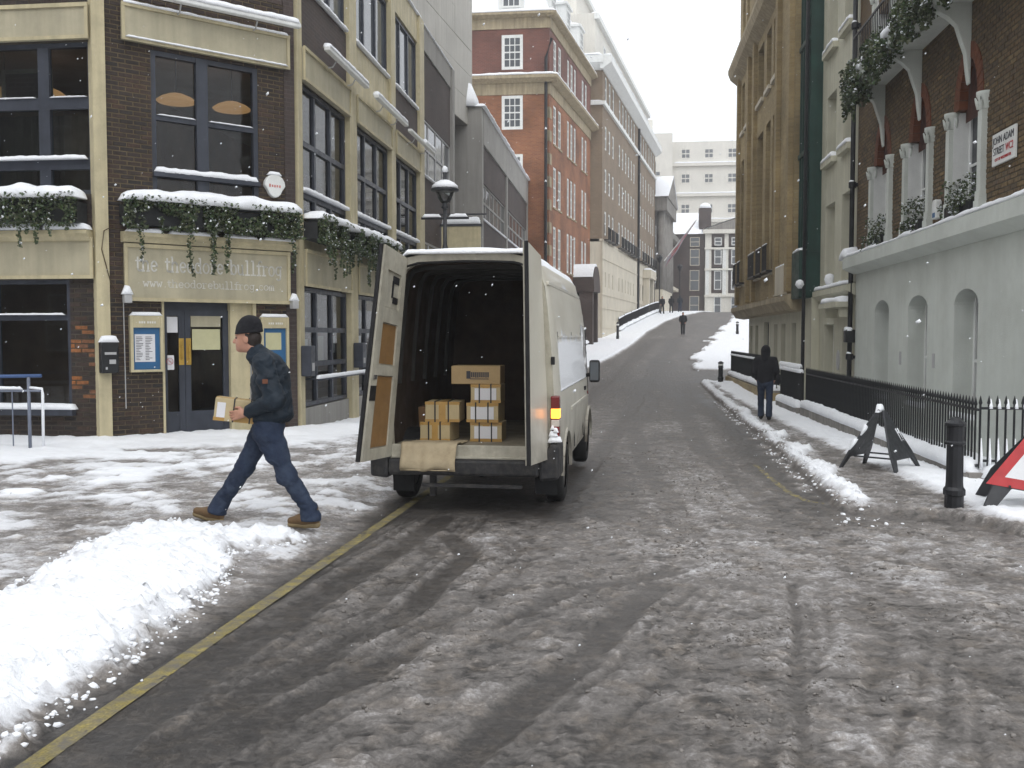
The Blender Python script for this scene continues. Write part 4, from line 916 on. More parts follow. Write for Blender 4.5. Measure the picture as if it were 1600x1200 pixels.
for fr, a, c in ((FT1, 0, e2+.05), (FT2, -.05, LT)):
    sc = MB(fr).box(a-.1, c, -.18, .05, 18.15, 18.42).build('string_course', M['white_paint'], tb); snow_strip(fr(a, -.08, 18.42), fr(c, -.08, 18.42), .2, .07, sc, 'snow_cap', 1, .3)
    cn = MB(fr).sprism([(-.1, 20.6), (-.7, 21.0), (-.7, 21.5), (.1, 21.6), (.1, 20.6)], a-.5, c).build('cornice', M['white_paint'], tb); snow_strip(fr(a-.4, -.3, 21.52), fr(c, -.3, 21.52), .8, .2, cn, 'snow_cap', 1, .3)
    MB(fr).box(a, c, 0, .2, 8.42, 8.62).build('string_course', M['stone'], tb)
for c in cols:
    bk = MB(FT2)
    for q in np.linspace(-.6, .6, 7): bk.box(c+q-.02, c+q+.02, -.34, -.30, 8.65, 9.5)
    bk.box(c-.64, c+.64, -.35, -.29, 9.5, 9.55).box(c-.64, c+.64, -.35, 0, 8.6, 8.66); bk.build('balcony_rail', M['black_paint'], tb)
at_ = MB(FT2).box(1.5, LT, .8, 9, 21.0, 25.2).box(3.5, LT, 2.6, 9, 25.2, 28.5).build('attic', M['pale_block'], tb)
for z, s, d in ((25.2, 1.5, .8), (28.5, 3.5, 2.6)): snow_strip(FT2(s, d+.1, z), FT2(LT, d+.1, z), .6, .16, at_, 'snow_cap', 2, .3); MB(FT2).box(s-.2, LT, d-.3, d+.05, z-.5, z-.1).build('ledge', M['white_paint'], at_)
for k in range(8): window(FT2, at_, 5+k*3.5, 6+k*3.5, 22, 23.8, .74, 1, 2, .1, .06, 'white_paint', 'grey_glass')
MB(FT2).tube([(20.2, -.1, .5), (20.2, -.1, 20.6)], .12, 6).build('downpipe', M['black_paint'], tb)
MB(FT2).box(.05, LT, .25, 12, .5, 21.0).build('core', M['brick_tan'], tb)
p = MB(FT2).box(24.6, 25.2, -.6, 0, 1.5, 7.2).box(28.3, 28.9, -.6, 0, 1.5, 7.2).box(24.4, 29.1, -.8, 0, 7.2, 8.0).build('porch', M['stone'], tb); MB(FT2).box(25.2, 28.3, -.15, 0, 1.5, 7.2).build('porch_door', M['black_paint'], p); snow_strip(FT2(24.4, -.4, 8.0), FT2(29.1, -.4, 8.0), .8, .18, p, 'snow_cap', 2, .3)
# --- stone building with pediment further up
ps = thing('pedimented_building', 'weathered grey stone building with columns, pediment and dark flank wall', 'building', (3.2, 104.5, 3.6))
FD = Fr(3.3, 104.6, R(82)); FD0 = Fr(-6, 104.6, 0)
MB(FD0).box(0, 9.25, 0, 9, 3, 20.2).build('flank_wall', M['brick_black'], ps)
MB(FD).box(0.1, 11, .3, 9, 3, 16.8).build('core', M['stone_grey'], ps); MB(FD).box(.0, 11, -.8, .3, 3, 6.6).build('plinth', M['stone'], ps)
for k in range(5):
    s = .8+k*2.35; MB(FD).tube([(s, -.5, 6.6), (s, -.5, 15.0)], [.5, .42], 10).build('column', M['stone_grey'], ps, True)
for k in range(4):
    s = 1.5+k*2.35; window(FD, ps, s, s+1.1, 7.4, 9.8, .22, 2, 2, .12, .06, 'white_paint', 'dark_glass'); window(FD, ps, s, s+1.1, 11.4, 13.6, .22, 2, 2, .12, .06, 'white_paint', 'dark_glass')
MB(FD).box(-.2, 11.2, -1.2, .4, 15.0, 16.4).build('entablature', M['stone_grey'], ps)
MB(FD).prism([(-.4, 16.4), (11.4, 16.4), (5.5, 19.4)], -1.3, .4).build('pediment', M['stone_grey'], ps)
b = MB(FD); b.poly([(-.5, -1.4, 16.45), (5.5, -1.4, 19.5), (5.5, 6, 19.5), (-.5, 6, 16.45)]).poly([(5.5, -1.4, 19.5), (11.5, -1.4, 16.45), (11.5, 6, 16.45), (5.5, 6, 19.5)]).build('snow_roof', M['snow'], ps)
for s, d, h in ((1.2, 1.5, 2.4), (2.6, 2.5, 3.2)): MB(FD).box(s, s+.9, d, d+.9, 18, 18.6+h).build('chimney', M['stone_grey'], ps); MB(FD).lathe((s+.45, d+.45, 18.6+h), [(.6, 0), (.5, .5), (.15, .8)], 8).build('snow_cap', M['snow'], ps, True)
MB(FD).box(11, 24, .1, 9, 3, 13.8).build('wing', M['stone'], ps); cn = MB(FD).box(10.9, 24.2, -.8, .2, 13.2, 13.9).build('cornice', M['stone_grey'], ps); MB(FD).box(10.9, 24.2, -.7, .2, 7.2, 7.6).build('string_course', M['stone'], ps)
for k in range(5):
    for z, h in ((4.2, 2.2), (8.2, 2.6), (11.2, 1.6)): window(FD, ps, 12+k*2.4, 13.1+k*2.4, z, z+h, -.0, 2, 2, .12, .06, 'stone', 'dark_glass')
# --- building across the far end
eb = thing('stucco_house', 'white stucco house with pediment and dark window surrounds closing the street', 'building', (10, 125, 4))
FE = Fr(0, 125, 0)
MB(FE).box(6, 10.15, .2, 9, 3.5, 14.6).build('side_wing', M['brick_black'], eb); MB(FE).box(10.2, 24, 0, 9, 3.5, 15.0).build('wall', M['pale_block'], eb)
for z, h in ((4.4, 2.3), (7.4, 2.6), (10.6, 2.1), (13.0, 1.2)):
    o = window(FE, eb, 8.3, 9.5, z, z+h, .12, 1, 2, .07, .05, 'stone', 'grey_glass')
    for k in range(5):
        s = 11.1+k*2.12; q = MB(FE).box(s-.1, s+1.5, -.03, .05, z-.35, z+h+.35).build('brick_surround', M['brick_black'], eb) if z > 5 else eb
        window(FE, q, s+.25, s+1.15, z+.1, z+h-.1, -.09, 1, 2, .10, .06, 'white_paint', 'grey_glass')
for z in (6.6, 9.95, 12.6): MB(FE).box(10.1, 24, -.25, .05, z, z+.25).build('string_course', M['pale_block'], eb)
for k in range(6): MB(FE).box(10.25+k*2.12, 10.7+k*2.12, -.12, .02, 6.85, 12.6).build('pilaster', M['white_paint'], eb)
MB(FE).box(9.9, 24.2, -.5, .3, 14.6, 15.1).build('cornice', M['pale_block'], eb)
MB(FE).prism([(9.9, 15.1), (24.2, 15.1), (17, 17.5)], -.4, .3).build('pediment', M['stone_grey'], eb)
MB(FE).poly([(6, -.2, 14.6), (10.2, -.2, 14.6), (10.2, 6, 18.0), (6, 6, 18.0)]).poly([(9.8, -.5, 15.15), (17, -.5, 17.62), (17, 8, 17.62), (9.8, 8, 15.15)]).poly([(17, -.5, 17.62), (24.3, -.5, 15.15), (24.3, 8, 15.15), (17, 8, 17.62)]).build('snow_roof', M['snow'], eb)
MB(FE).box(9.5, 11, 1, 2.2, 15, 18.0).build('chimney', M['brick_black'], eb); MB(FE).lathe((10.3, 1.6, 18), [(.8, 0), (.6, .5), (.2, .7)], 8).build('snow_cap', M['snow'], eb, True)
# --- huge pale block on the skyline
pb = thing('tall_block', 'large pale ashlar block with stepped snow ledges on the skyline', 'building', (10, 175, 4))
FK = Fr(0, 175, 0)
MB(FK).box(-6, 8.4, 0, 20, 3, 37.7).build('wing', M['pale_block'], pb); MB(FK).box(8.4, 42, 1.5, 20, 3, 36.4).build('wall', M['pale_block'], pb); MB(FK).box(2.5, 5, 4, 9, 37.7, 41).build('roof_hut', M['pale_block'], pb)
for z in (32.0, 26.6, 22.0, 17.5): l = MB(FK).box(8.4, 42, .9, 1.5, z, z+.5).build('ledge', M['pale_block'], pb); snow_strip(FK(8.5, 1.15, z+.5), FK(42, 1.15, z+.5), .5, .25, l, 'snow_cap', 3, .5)
for z in (33.4, 29.0, 23.6, 19.4, 13.6):
    for k in range(8):
        s = 10.0+k*4.1; window(FK, pb, s, s+1.6, z, z+1.7 if z > 14 else z+2.6, 1.42, 2, 2, .14, .12, 'pale_block', 'grey_glass')
    for s in (4.6, 0.2): window(FK, pb, s, s+1.7, z+.3, z+2.0, -.08, 2, 2, .14, .12, 'pale_block', 'grey_glass')

# --- house added outside the picture to darken the pub window reflections
rf = thing('unseen_house', 'unseen dark brick house added across the side street for the pub windows to mirror', 'house', (-20, -4, 0))
FQ = Fr(-10, -3.5, R(180))
facade(FQ, rf, 'brick_panel', 0, 26, -.4, 16, [(2+4*k, 3.4+4*k, z, z+2, 2, 2) for k in range(6) for z in (1, 4.6, 8.2, 11.8)], gm='grey_glass'); MB(FQ).box(.02, 25.98, .3, 10, -.4, 15.9).build('core', M['brick_panel'], rf)

# curtains and a framed picture behind the upper left window
cu = bpy.data.objects['pub_building']
b = MB(FL); xs_ = np.arange(-3.4, -.1, .05)
for a, c in zip(xs_, xs_[1:]): b.quad((a, .55+.04*math.sin(a*23)+.02*math.sin(a*51), 3.95), (c, .55+.04*math.sin(c*23)+.02*math.sin(c*51), 3.95), (c, .55+.04*math.sin(c*23)+.02*math.sin(c*51), 5.3), (a, .55+.04*math.sin(a*23)+.02*math.sin(a*51), 5.3))
M['curtain'] = mat('brown_curtain', (.12, .095, .07), .9, .3, 3); b.build('curtain', M['curtain'], pub, True)
t = thing('picture_frame', 'pale square picture frame inside the upper left pub window', 'picture', FL(-1.85, 1.0, 5.7))
MB(FL).box(-2.35, -1.42, 1.0, 1.05, 5.65, 5.72).box(-2.35, -1.42, 1.0, 1.05, 6.15, 6.22).box(-2.35, -2.28, .999, 1.049, 5.72, 6.15).box(-1.49, -1.42, .999, 1.049, 5.72, 6.15).build('frame', M['fascia'], t); MB(FL).box(-2.28, -1.49, 1.02, 1.04, 5.72, 6.15).build('picture', M['brick_panel'], t)
# ================================================================== RIGHT SIDE OF THE STREET
def arch_holes(s0, s1, z, rise, H=.075, z0=3.4):
    """rectangles, one to a brick course, that follow an arched head"""
    c = (s0+s1)/2; w = (s1-s0)/2; out = []; zz = z0+math.floor((z-z0)/H+1e-6)*H
    while zz < z+rise:
        t = max(0., (zz+H*.5-z)/rise)
        if t < 1:
            q = w*math.sqrt(1-t*t) if t > 0 else w; out.append((c-q, c+q, max(zz, z), min(zz+H, z+rise), 'n'))
        zz += H
    return out
wh = thing('terrace_house', 'brown brick house with white stucco ground floor and snowy plant balcony', 'house', (5.3, 14, -.2))
FW = Fr(5.3, 23.0, R(-90)); LW = 11.2
AW = [(1.76, 2.86), (4.18, 5.33), (6.72, 7.77)]
ah = []
for a, c in AW: ah += [(a, c, .32, 2.1, 'b')]+arch_holes(a, c, 2.1, .24, .02, 0)
wall(FW, wh, 'stucco_wall', M['white_stucco'], 0, LW, -.6, 3.08, ah, .34)
for a, c in AW:
    # smooth arched soffit and head
    N_ = 14; T = np.linspace(math.pi, 0, N_+1); m_ = (a+c)/2; w_ = (c-a)/2; b = MB(FW)
    for t0, t1 in zip(T, T[1:]):
        p = (m_+w_*math.cos(t0), 2.1+.24*math.sin(t0)); q = (m_+w_*math.cos(t1), 2.1+.24*math.sin(t1))
        b.quad((p[0], -.004, p[1]), (q[0], -.004, q[1]), (q[0], .34, q[1]), (p[0], .34, p[1])); b.quad((p[0], -.004, p[1]), (p[0], -.004, p[1]+.05), (q[0], -.004, q[1]+.05), (q[0], -.004, q[1]))
    b.build('arch_soffit', M['white_stucco'], wh)
    o = window(FW, wh, a, c, .32, 2.4, .30, fw=.08, bw=.05, fm='white_paint', gm='dark_glass', panes=True, rowz=[1.2], dep=.06)
    MB(FW).box(a-.05, c+.05, -.08, .3, .24, .32).build('sill', M['white_stucco'], o); snow_strip(FW(a, -.0, .32), FW(c, .0, .32), .16, .08, o, 'snow_cap', 4)
for s in (3.73, 5.74): MB(FW).box(s-.06, s+.06, -.012, .02, 1.05, 1.30).build('air_vent', M['grey_box'], wh)
cn = MB(FW).sprism([(-.05, 3.02), (-.30, 3.14), (-.30, 3.38), (.05, 3.43), (.05, 3.02)], -.02, LW).build('cornice', M['white_stucco'], wh)
r_ = random.Random(3); s = 0.0
while s < 11:
    l = r_.uniform(.8, 2.6); snow_strip(FW(s, -.13, 3.40), FW(min(s+l, 11.2), -.13, 3.40), .30, r_.uniform(.05, .12), cn, 'snow_cap', int(s*7)); s += l*.93
UW = [(1.3, 3.0), (3.82, 5.53), (6.31, 8.01)]
uh = []
for a, c in UW:
    uh += [(a+.2, c-.2, 3.46, 5.2, 'b')]+arch_holes(a+.38, c-.38, 5.2, .78)
    uh += [(a+.2, c-.2, 6.95, 8.9)]
brick_wall(FW, wh, 0, LW, 3.4, 8.4, 'brick_brown', 'mortar_dark', uh, own=300, seed=9, pref=lambda q: abs(q[0]-8.9)+.6*abs(q[2]-4.6))
MB(FW).box(0, LW, .02, .3, 8.4, 12).build('upper_wall', M['brick_brown_far'], wh)
for j, (a, c) in enumerate(UW):
    for z0, z1, arch in ((3.46, 5.2, True), (6.95, 8.9, False)):
        o = window(FW, wh, a+.24, c-.24, z0, z1, .22, fw=.07, bw=.04, fm='white_paint', gm='dark_glass', panes=True, rowz=[(z0+z1)/2], dep=.06)
        for s, sg in ((a+.05, 1), (c-.21, -1)):
            q = MB(FW); q.box(s, s+.16, -.08, .10, z0+.30, z1-.26).box(s-.03, s+.19, -.11, .10, z0-.03, z0+.16).box(s-.015, s+.175, -.095, .10, z0+.16, z0+.30).build('pilaster', M['white_stucco'], o)
            cp = MB(FW).lathe((s+.08, -.0, z1-.26), [(.085, 0), (.10, .03), (.09, .07), (.11, .12), (.105, .16), (.135, .22), (.135, .27)], 12).build('capital', M['white_stucco'], o, True)
            for k in range(6): g_ = k*math.pi/3+.2; MB(FW).tube([(s+.08+.10*math.cos(g_), .10*math.sin(g_), z1-.24), (s+.08+.12*math.cos(g_), .12*math.sin(g_), z1-.14), (s+.08+.145*math.cos(g_), .145*math.sin(g_), z1-.07)], [.022, .026, .012], 5).build('leaf_carving', M['white_stucco'], cp, True)
        [MB(FW).box(q_, q_+.006, -.02, .22, z0, z1).build('reveal_panel', M['white_paint'], o) for q_ in (a+.24, c-.246)]
        MB(FW).box(a-.02, c+.02, -.06, .25, z0-.08, z0).build('sill', M['white_paint'], o)
        if arch:
            m_ = (a+c)/2; w_ = (c-a)/2-.38; N_ = 15; T = np.linspace(math.pi, 0, N_+1)
            MB(FW).poly([(m_+w_*math.cos(t), .12, 5.2+.78*math.sin(t)) for t in T]+[(m_+w_, .12, 5.0), (m_-w_, .12, 5.0)]).build('tympanum', M['tymp'], o)
            for t0, t1 in zip(T, T[1:]):
                t0 -= .008; t1 += .008; k = 1.0; e = .17
                P = [(m_+(w_-.07)*math.cos(t0), 5.2+.71*math.sin(t0)), (m_+(w_-.07)*math.cos(t1), 5.2+.71*math.sin(t1)), (m_+(w_+e)*math.cos(t1), 5.2+(.78+e)*math.sin(t1)), (m_+(w_+e)*math.cos(t0), 5.2+(.78+e)*math.sin(t0))]
                MB(FW).prism(P, -.012, .13).build('arch_brick', M['red_rubber'], wh)
            bx = MB(FW).box(a+.30, c-.30, -.16, .05, z0, z0+.2).build('window_box', M['black_paint'], o)
            P = bushes(FW, a+.26, c-.26, z0+.12, z0+.62, -.22, .14, 420, 30+j)+strands(FW, a+.3, c-.3, 6, z0+.25, .2, .5, 40+j, -.2)
            foliage(o, P, .05, 50+j, .32)
# balcony slab, consoles and its hanging greenery
ba = MB(FW).box(2.05, 11, -.62, 0, 6.74, 6.90).box(2.0, 11, -.66, -.60, 6.78, 6.95).build('balcony', M['white_stucco'], wh)
for s in (2.2, 4.66, 7.15, 9.65): MB(FW).sprism([(0, 6.74), (-.52, 6.74), (-.50, 6.62), (-.34, 6.52), (-.22, 6.40), (-.15, 6.18), (-.08, 5.98), (-.05, 5.72), (-.02, 5.52), (0, 5.50)], s-.075, s+.075).build('console', M['white_stucco'], ba, bevel=.02)
bb = MB(FW)
for s in np.arange(2.1, 11, .13): bb.box(s-.008, s+.008, -.60, -.584, 6.9, 7.75)
bb.box(2.05, 11, -.605, -.575, 7.75, 7.79).build('balustrade', M['black_paint'], ba)
s = 2.0; k = 0
while s < 10:
    l = r_.uniform(.5, 1.2); snow_strip(FW(s, -.5, 6.93), FW(s+l, -.5, 6.93), .42, r_.uniform(.14, .30), ba, 'snow_cap', k*3, .05, rough=.8); s += l*.9; k += 1
P = []
for s0, s1, zb, n in ((1.9, 2.9, 5.9, 1500), (3.6, 4.9, 6.15, 1700), (5.6, 7.4, 6.2, 2200), (8.2, 10, 6.1, 2000)):
    P += bushes(FW, s0, s1, zb+.45, 7.15, -.85, -.35, n, int(s0*10))+strands(FW, s0, s1, 22, 6.9, .4, 6.9-zb, int(s0*20), -.72, 60, .05)
foliage(ba, P, .065, 77, .10)
MB(FW).box(.05, LW-.05, .55, 8, -.6, 12).build('core', M['brick_brown_far'], wh); MB(FW).box(0, .02, 0, .6, -.6, 12).build('party_wall', M['brick_brown_far'], wh); MB(FW).box(LW-.04, LW-.005, .01, 8, 3.4, 12).build('end_wall', M['brick_brown_far'], wh); MB(FW).box(LW-.045, LW, .01, 8, -.6, 3.39).build('end_wall_stucco', M['white_stucco'], wh) if True else MB(FW).box(0, .02, 0, .6, -.6, 12).build('party_wall', M['brick_brown_far'], wh)
t = thing('street_sign', 'white street name plate with dark lettering on brown brick', 'street sign', FW(8.7, -.03, 4.05))
MB(FW).box(8.30, 9.12, -.045, -.012, 4.03, 4.48).build('plate', M['white_paint'], t, bevel=.006)
text_mesh('lettering', 'JOHN ADAM', FW, 8.71, -.049, 4.325, .150, M['ink'], t, sx=.88); text_mesh('lettering', 'STREET', FW, 8.36, -.049, 4.175, .150, M['ink'], t, 'LEFT', sx=.80)
text_mesh('lettering', 'WC2', FW, 9.07, -.049, 4.175, .150, M['sign_red'], t, 'RIGHT', sx=.8); text_mesh('lettering', 'CITY OF WESTMINSTER', FW, 8.71, -.049, 4.085, .058, M['sign_red'], t, sx=.95)
t = thing('alarm_box', 'small white and blue alarm box between upper windows of the brick house', 'alarm box', FW(5.92, 0, 3.5)); MB(FW).prism([(5.80, 3.58), (6.04, 3.58), (6.02, 3.86), (5.97, 3.90), (5.87, 3.90), (5.82, 3.86)], -.11, -.01).build('casing', M['white_paint'], t, bevel=.012); MB(FW).box(5.85, 5.99, -.114, -.111, 3.60, 3.68).build('base_panel', M['board_blue'], t)
t = thing('drainpipe', 'black cast iron drainpipe between brick house and cream house', 'drainpipe', FW(-.06, -.1, -.2))
MB(FW).tube([(-.05, -.10, -.3), (-.05, -.10, 11.5)], .055, 9).build('pipe', M['black_paint'], t, True)
for z in (1.05, 3.2, 5.0, 6.9, 8.6): c = MB(FW).lathe((-.05, -.10, z), [(.075, 0), (.085, .02), (.085, .12), (.075, .14)], 10).box(-.17, .07, -.05, -.0, z+.03, z+.10).build('collar', M['black_paint'], t); snow_strip(FW(-.15, -.12, z+.14), FW(.05, -.12, z+.14), .1, .05, c, 'snow_cap', int(z))
MB(FW).box(-.17, .07, -.22, -.01, 1.45, 1.75).build('hopper', M['black_paint'], t, bevel=.02); snow_strip(FW(-.2, -.14, 1.72), FW(.08, -.14, 1.72), .18, .10, t, 'snow_cap', 2)
snow_strip(FW(-.45, -.12, 3.36), FW(.2, -.12, 3.40), .42, .24, t, 'snow_cap', 2, rough=.6)

# --- cream house
ch = thing('cream_house', 'narrow cream stucco house with deep window reveals and snowy sills', 'house', (5.3, 25, -.3))
FH = Fr(5.3, 27.1, R(-90))
hw_ = [(.62, 1.75, 9.0, 10.9), (2.55, 3.5, 9.0, 10.9), (.62, 1.75, 6.15, 7.85), (2.55, 3.5, 6.15, 7.85), (.62, 1.75, 3.0, 5.02), (2.55, 3.5, 2.98, 5.06), (.65, 1.85, .38, 1.9), (2.8, 3.75, -.4, 1.78)]
facade(FH, ch, 'cream_stucco', 0, 4.1, -.6, 12, hw_, reveal=.30, fm='white_paint', gm='dark_glass', fw=.06, bw=.035)
for a, c, z, _ in hw_[:4]: sl = MB(FH).box(a-.1, c+.1, -.14, .02, z-.14, z).build('sill', M['cream_stucco'], ch); snow_strip(FH(a-.1, -.07, z), FH(c+.1, -.07, z), .18, .12, sl, 'snow_cap', int(z*3+a))
cn = MB(FH).sprism([(-.02, 2.55), (-.2, 2.66), (-.2, 2.80), (.02, 2.84), (.02, 2.55)], 0, 4.1).build('string_course', M['cream_stucco'], ch); snow_strip(FH(.05, -.09, 2.82), FH(4.0, -.09, 2.82), .2, .10, cn, 'snow_cap', 4)
ho = MB(FH).box(2.0, 3.95, -.42, .02, 2.28, 2.40).box(2.1, 2.25, -.3, .02, 2.05, 2.28).box(3.7, 3.85, -.3, .02, 2.05, 2.28).build('door_hood', M['cream_stucco'], ch); snow_strip(FH(2.0, -.2, 2.40), FH(3.95, -.2, 2.40), .42, .15, ho, 'snow_cap', 4)
P = [(2.45+.14*math.cos(k*math.pi/8), 1.0+.25*math.sin(k*math.pi/8)) for k in range(16)]; MB(FH).prism(P[::-1], -.03, 0).build('oval_plaque', M['grey_box'], ch)
MB(FH).lathe((1.55, -.06, 2.9), [(.05, 0), (.10, .04), (.14, .16), (.10, .27), (.03, .30)], 10).build('snow_ball_finial', M['snow'], ch, True)
MB(FH).box(0, 4.1, .5, 8, -.6, 12).build('core', M['cream_stucco'], ch)
# --- dark green metal bay
gr = thing('metal_bay', 'tall dark green metal service bay between cream house and yellow brick building', 'bay', (5.1, 27.8, 2.6))
FGm = Fr(4.97, 28.4, R(-90))
MB(FGm).box(0, 1.28, 0, 2, 3.9, 16).build('casing', M['green_metal'], gr); MB(FGm).box(.05, 1.25, -.22, 2, 2.65, 3.95).build('base_box', M['green_metal'], gr, bevel=.03)
for s in (.15, .5, .85, 1.15): MB(FGm).box(s-.03, s+.03, -.06, 0, 3.96, 16).build('rib', M['green_metal'], gr)
for z in (6.6, 9.6, 12.6): MB(FGm).box(-.01, 1.29, -.08, .02, z, z+.12).build('band', M['green_metal'], gr)
snow_strip(FGm(.05, -.12, 3.95), FGm(1.25, -.12, 3.95), .2, .08, gr, 'snow_cap', 4)
MB(FGm).tube([(1.32, -.10, -.4), (1.32, -.10, 16)], .05, 7).build('downpipe', M['black_paint'], gr); MB(FGm).lathe((1.3, -.2, 2.9), [(.05, 0), (.13, .1), (.10, .2), (.03, .24)], 8).build('snow_cap', M['snow'], gr, True)
MB(FGm).box(0, 1.3, .12, 2, -.5, 2.66).build('base_wall', M['cream_stucco'], gr)
# --- yellow brick building
yb = thing('yellow_building', 'yellow-brown brick building with tall window strips and overhanging stone base', 'building', (4.8, 35, -.3))
FY = Fr(4.8, 42.0, R(-90)); LY = 13.55
strips = [(.9, 1.75), (2.25, 3.1), (5.75, 7.2), (7.85, 8.9), (9.4, 10.3)]
YW = [(a, c, 3.75, 8.8, 1, 5) for a, c in strips]+[(a, c, 9.95, 11.9, 1, 2) for a, c in strips]+[(a, c, 13.9, 16.2, 1, 2) for a, c in strips]
facade(FY, yb, 'brick_yellow', 0, LY, 2.75, 12.3, YW[:10], reveal=.28, fm='frame', gm='dark_glass', fw=.07, bw=.06); facade(FY, yb, 'brick_yellow', 0, LY, 12.9, 17, YW[10:], reveal=.28, fm='frame', gm='dark_glass', fw=.07, bw=.06)
for s in (.15, 3.45, 5.15, 10.6, 12.9): MB(FY).box(s, s+.42, -.14, 0, 2.9, 12.3).build('pier', M['brick_yellow'], yb)
for a, c in strips:
    for z in (3.75, 9.95): MB(FY).box(a-.05, c+.05, -.1, .1, z-.14, z).build('sill', M['stone'], yb)
    bk = MB(FY)
    for q in np.arange(a, c+.01, .11): bk.box(q-.012, q+.012, -.30, -.28, 3.72, 4.5)
    bk.box(a-.08, c+.08, -.31, -.27, 4.5, 4.54).box(a-.08, c+.08, -.31, 0, 3.66, 3.72); bk = bk.build('balcony_rail', M['black_paint'], yb); snow_strip(FY(a, -.28, 4.54), FY(c, -.28, 4.54), .05, .04, bk, 'snow_cap', 2)
MB(FY).box(LY-.02, LY, 0, .8, 2.75, 17).build('flank_wall', M['brick_yellow'], yb); MB(FY).box(0, LY-.03, .6, 9, 2.75, 17).build('core', M['brick_yellow'], yb)
MB(FY).sprism([(.0, 12.2), (-.35, 12.5), (-.45, 12.75), (-.45, 12.9), (.05, 13.0), (.05, 12.2)], -.45, LY+.1).build('cornice', M['stone_band'], yb)
bs = MB(FY).sprism([(.3, 2.30), (-.05, 2.36), (-.14, 2.52), (-.24, 2.62), (-.24, 2.78), (.05, 2.84), (.3, 2.84)], -.2, LY+.12).build('stone_base', M['stone_band'], yb); MB(FY).box(10.7, 12.6, -.12, .05, 2.84, 3.7).build('stone_block', M['stone'], yb); snow_strip(FY(10.7, -.05, 3.7), FY(12.6, -.05, 3.7), .12, .06, bs, 'snow_cap', 3)
FY2 = Fr(5.05, 40.0, R(-90))
facade(FY2, yb, 'cream_stucco', 0, 11.6, -.6, 2.4, [(.3, 1.1, .0, 2.0), (1.9, 2.7, .0, 2.0), (4.2, 5.4, -.4, 2.1), (6.6, 7.3, .0, 2.0), (8.1, 8.9, .0, 2.0), (10.0, 10.8, .0, 2.0)], reveal=.2, fm='frame', gm='dark_glass', name='ground_floor_wall'); MB(FY2).box(0, 11.6, .5, 9, -.6, 2.4).build('ground_floor_core', M['cream_stucco'], yb)
MB(FY2).box(-.03, 0, 0, 6, -.6, 2.4).build('ground_floor_end', M['cream_stucco'], yb)

# --- railings
def railing(name, lab, p0, p1, gap, zb, zt, group=None, spear=.14, r=.0135, low=True, rails=None, plinth=True, snow=True, post=None):
    p0 = Vector((*p0, 0)); p1 = Vector((*p1, 0)); L = (p1-p0).length; d = (p1-p0)/L; n = int(L/gap)
    t = thing(name, lab, 'railing', (p0.x, p0.y, zb), math.atan2(d.y, d.x), group); local(t); h = zt-zb
    if plinth: MB().box(-.08, L+.08, -.12, .12, -.35, .06).build('plinth', M['stone_grey'], t)
    MB().box(0, L, -.018, .018, h-spear-.03, h-spear).build('top_rail', M['black_paint'], t)
    MB().box(0, L, -.018, .018, .13, .16).build('bottom_rail', M['black_paint'], t)
    q = MB(); q.tube([(0, 0, .05), (0, 0, h-spear+.03), (0, 0, h-spear+.05), (0, 0, h)], [r, r, r*1.7, .002], 6); me = None
    for k in range(n+1):
        if me is None: o = q.build('bar', M['black_paint'], t); me = o.data
        else: o = bpy.data.objects.new('bar', me); link(o, t)
        o.location = (k*gap, 0, 0)
    if snow:
        snow_strip((0, 0, .05), (L, 0, .05), .30, .17, t, 'snow_cap', 5, rough=.35).location = (0, 0, 0)
    return t
snowy = railing('railing', 'long black spear-topped railing in front of the white stucco wall', (4.28, 23.3), (4.28, 12.2), .11, -.12, .86)
rt = railing('railing', 'short black railing return behind the red triangle sign', (4.30, 12.2), (5.28, 12.2), .098, -.06, .88, plinth=False, snow=False)
for k in range(1, 9): q = MB().lathe((k*.098+.02, 0, .80-.02), [(.03, 0), (.022, .05), (.008, .12)], 7).build('snow_cap', M['snow'], rt, True)
for k in range(0, 8): MB().tube([(k*.098+.016, -.012, .05), (k*.098+.02, -.014, .2), (k*.098+.014, -.012, .42)], [.022, .016, .006], 6).build('snow_crust', M['snow'], rt, True)
snow_strip((0, 0, -.05), (.95, 0, -.05), .5, .16, rt, 'snow_drift', 5)
rg = railing('railing', 'taller black gate railing with snow-capped finials before the cream house', (4.28, 27.0), (4.28, 23.9), .12, -.2, .86)
for k in range(0, 26, 2): MB().lathe((k*.12, 0, .98), [(.03, 0), (.06, .05), (.05, .11), (.01, .14)], 7).build('snow_cap', M['snow'], rg, True)
snow_strip((0, 0, .9), (3.1, 0, .9), .12, .09, rg, 'snow_cap', 3)
rc = railing('railing', 'far black railing on a low stone wall below the yellow brick building', (4.42, 40.6), (4.42, 28.6), .13, -.05, 1.0); MB().box(-.3, 12.1, -.2, .2, -.6, .0).build('low_wall', M['brick_yellow'], rc)
snow_strip((0, 0, .86), (12, 0, .86), .10, .07, rc, 'snow_cap', 3)
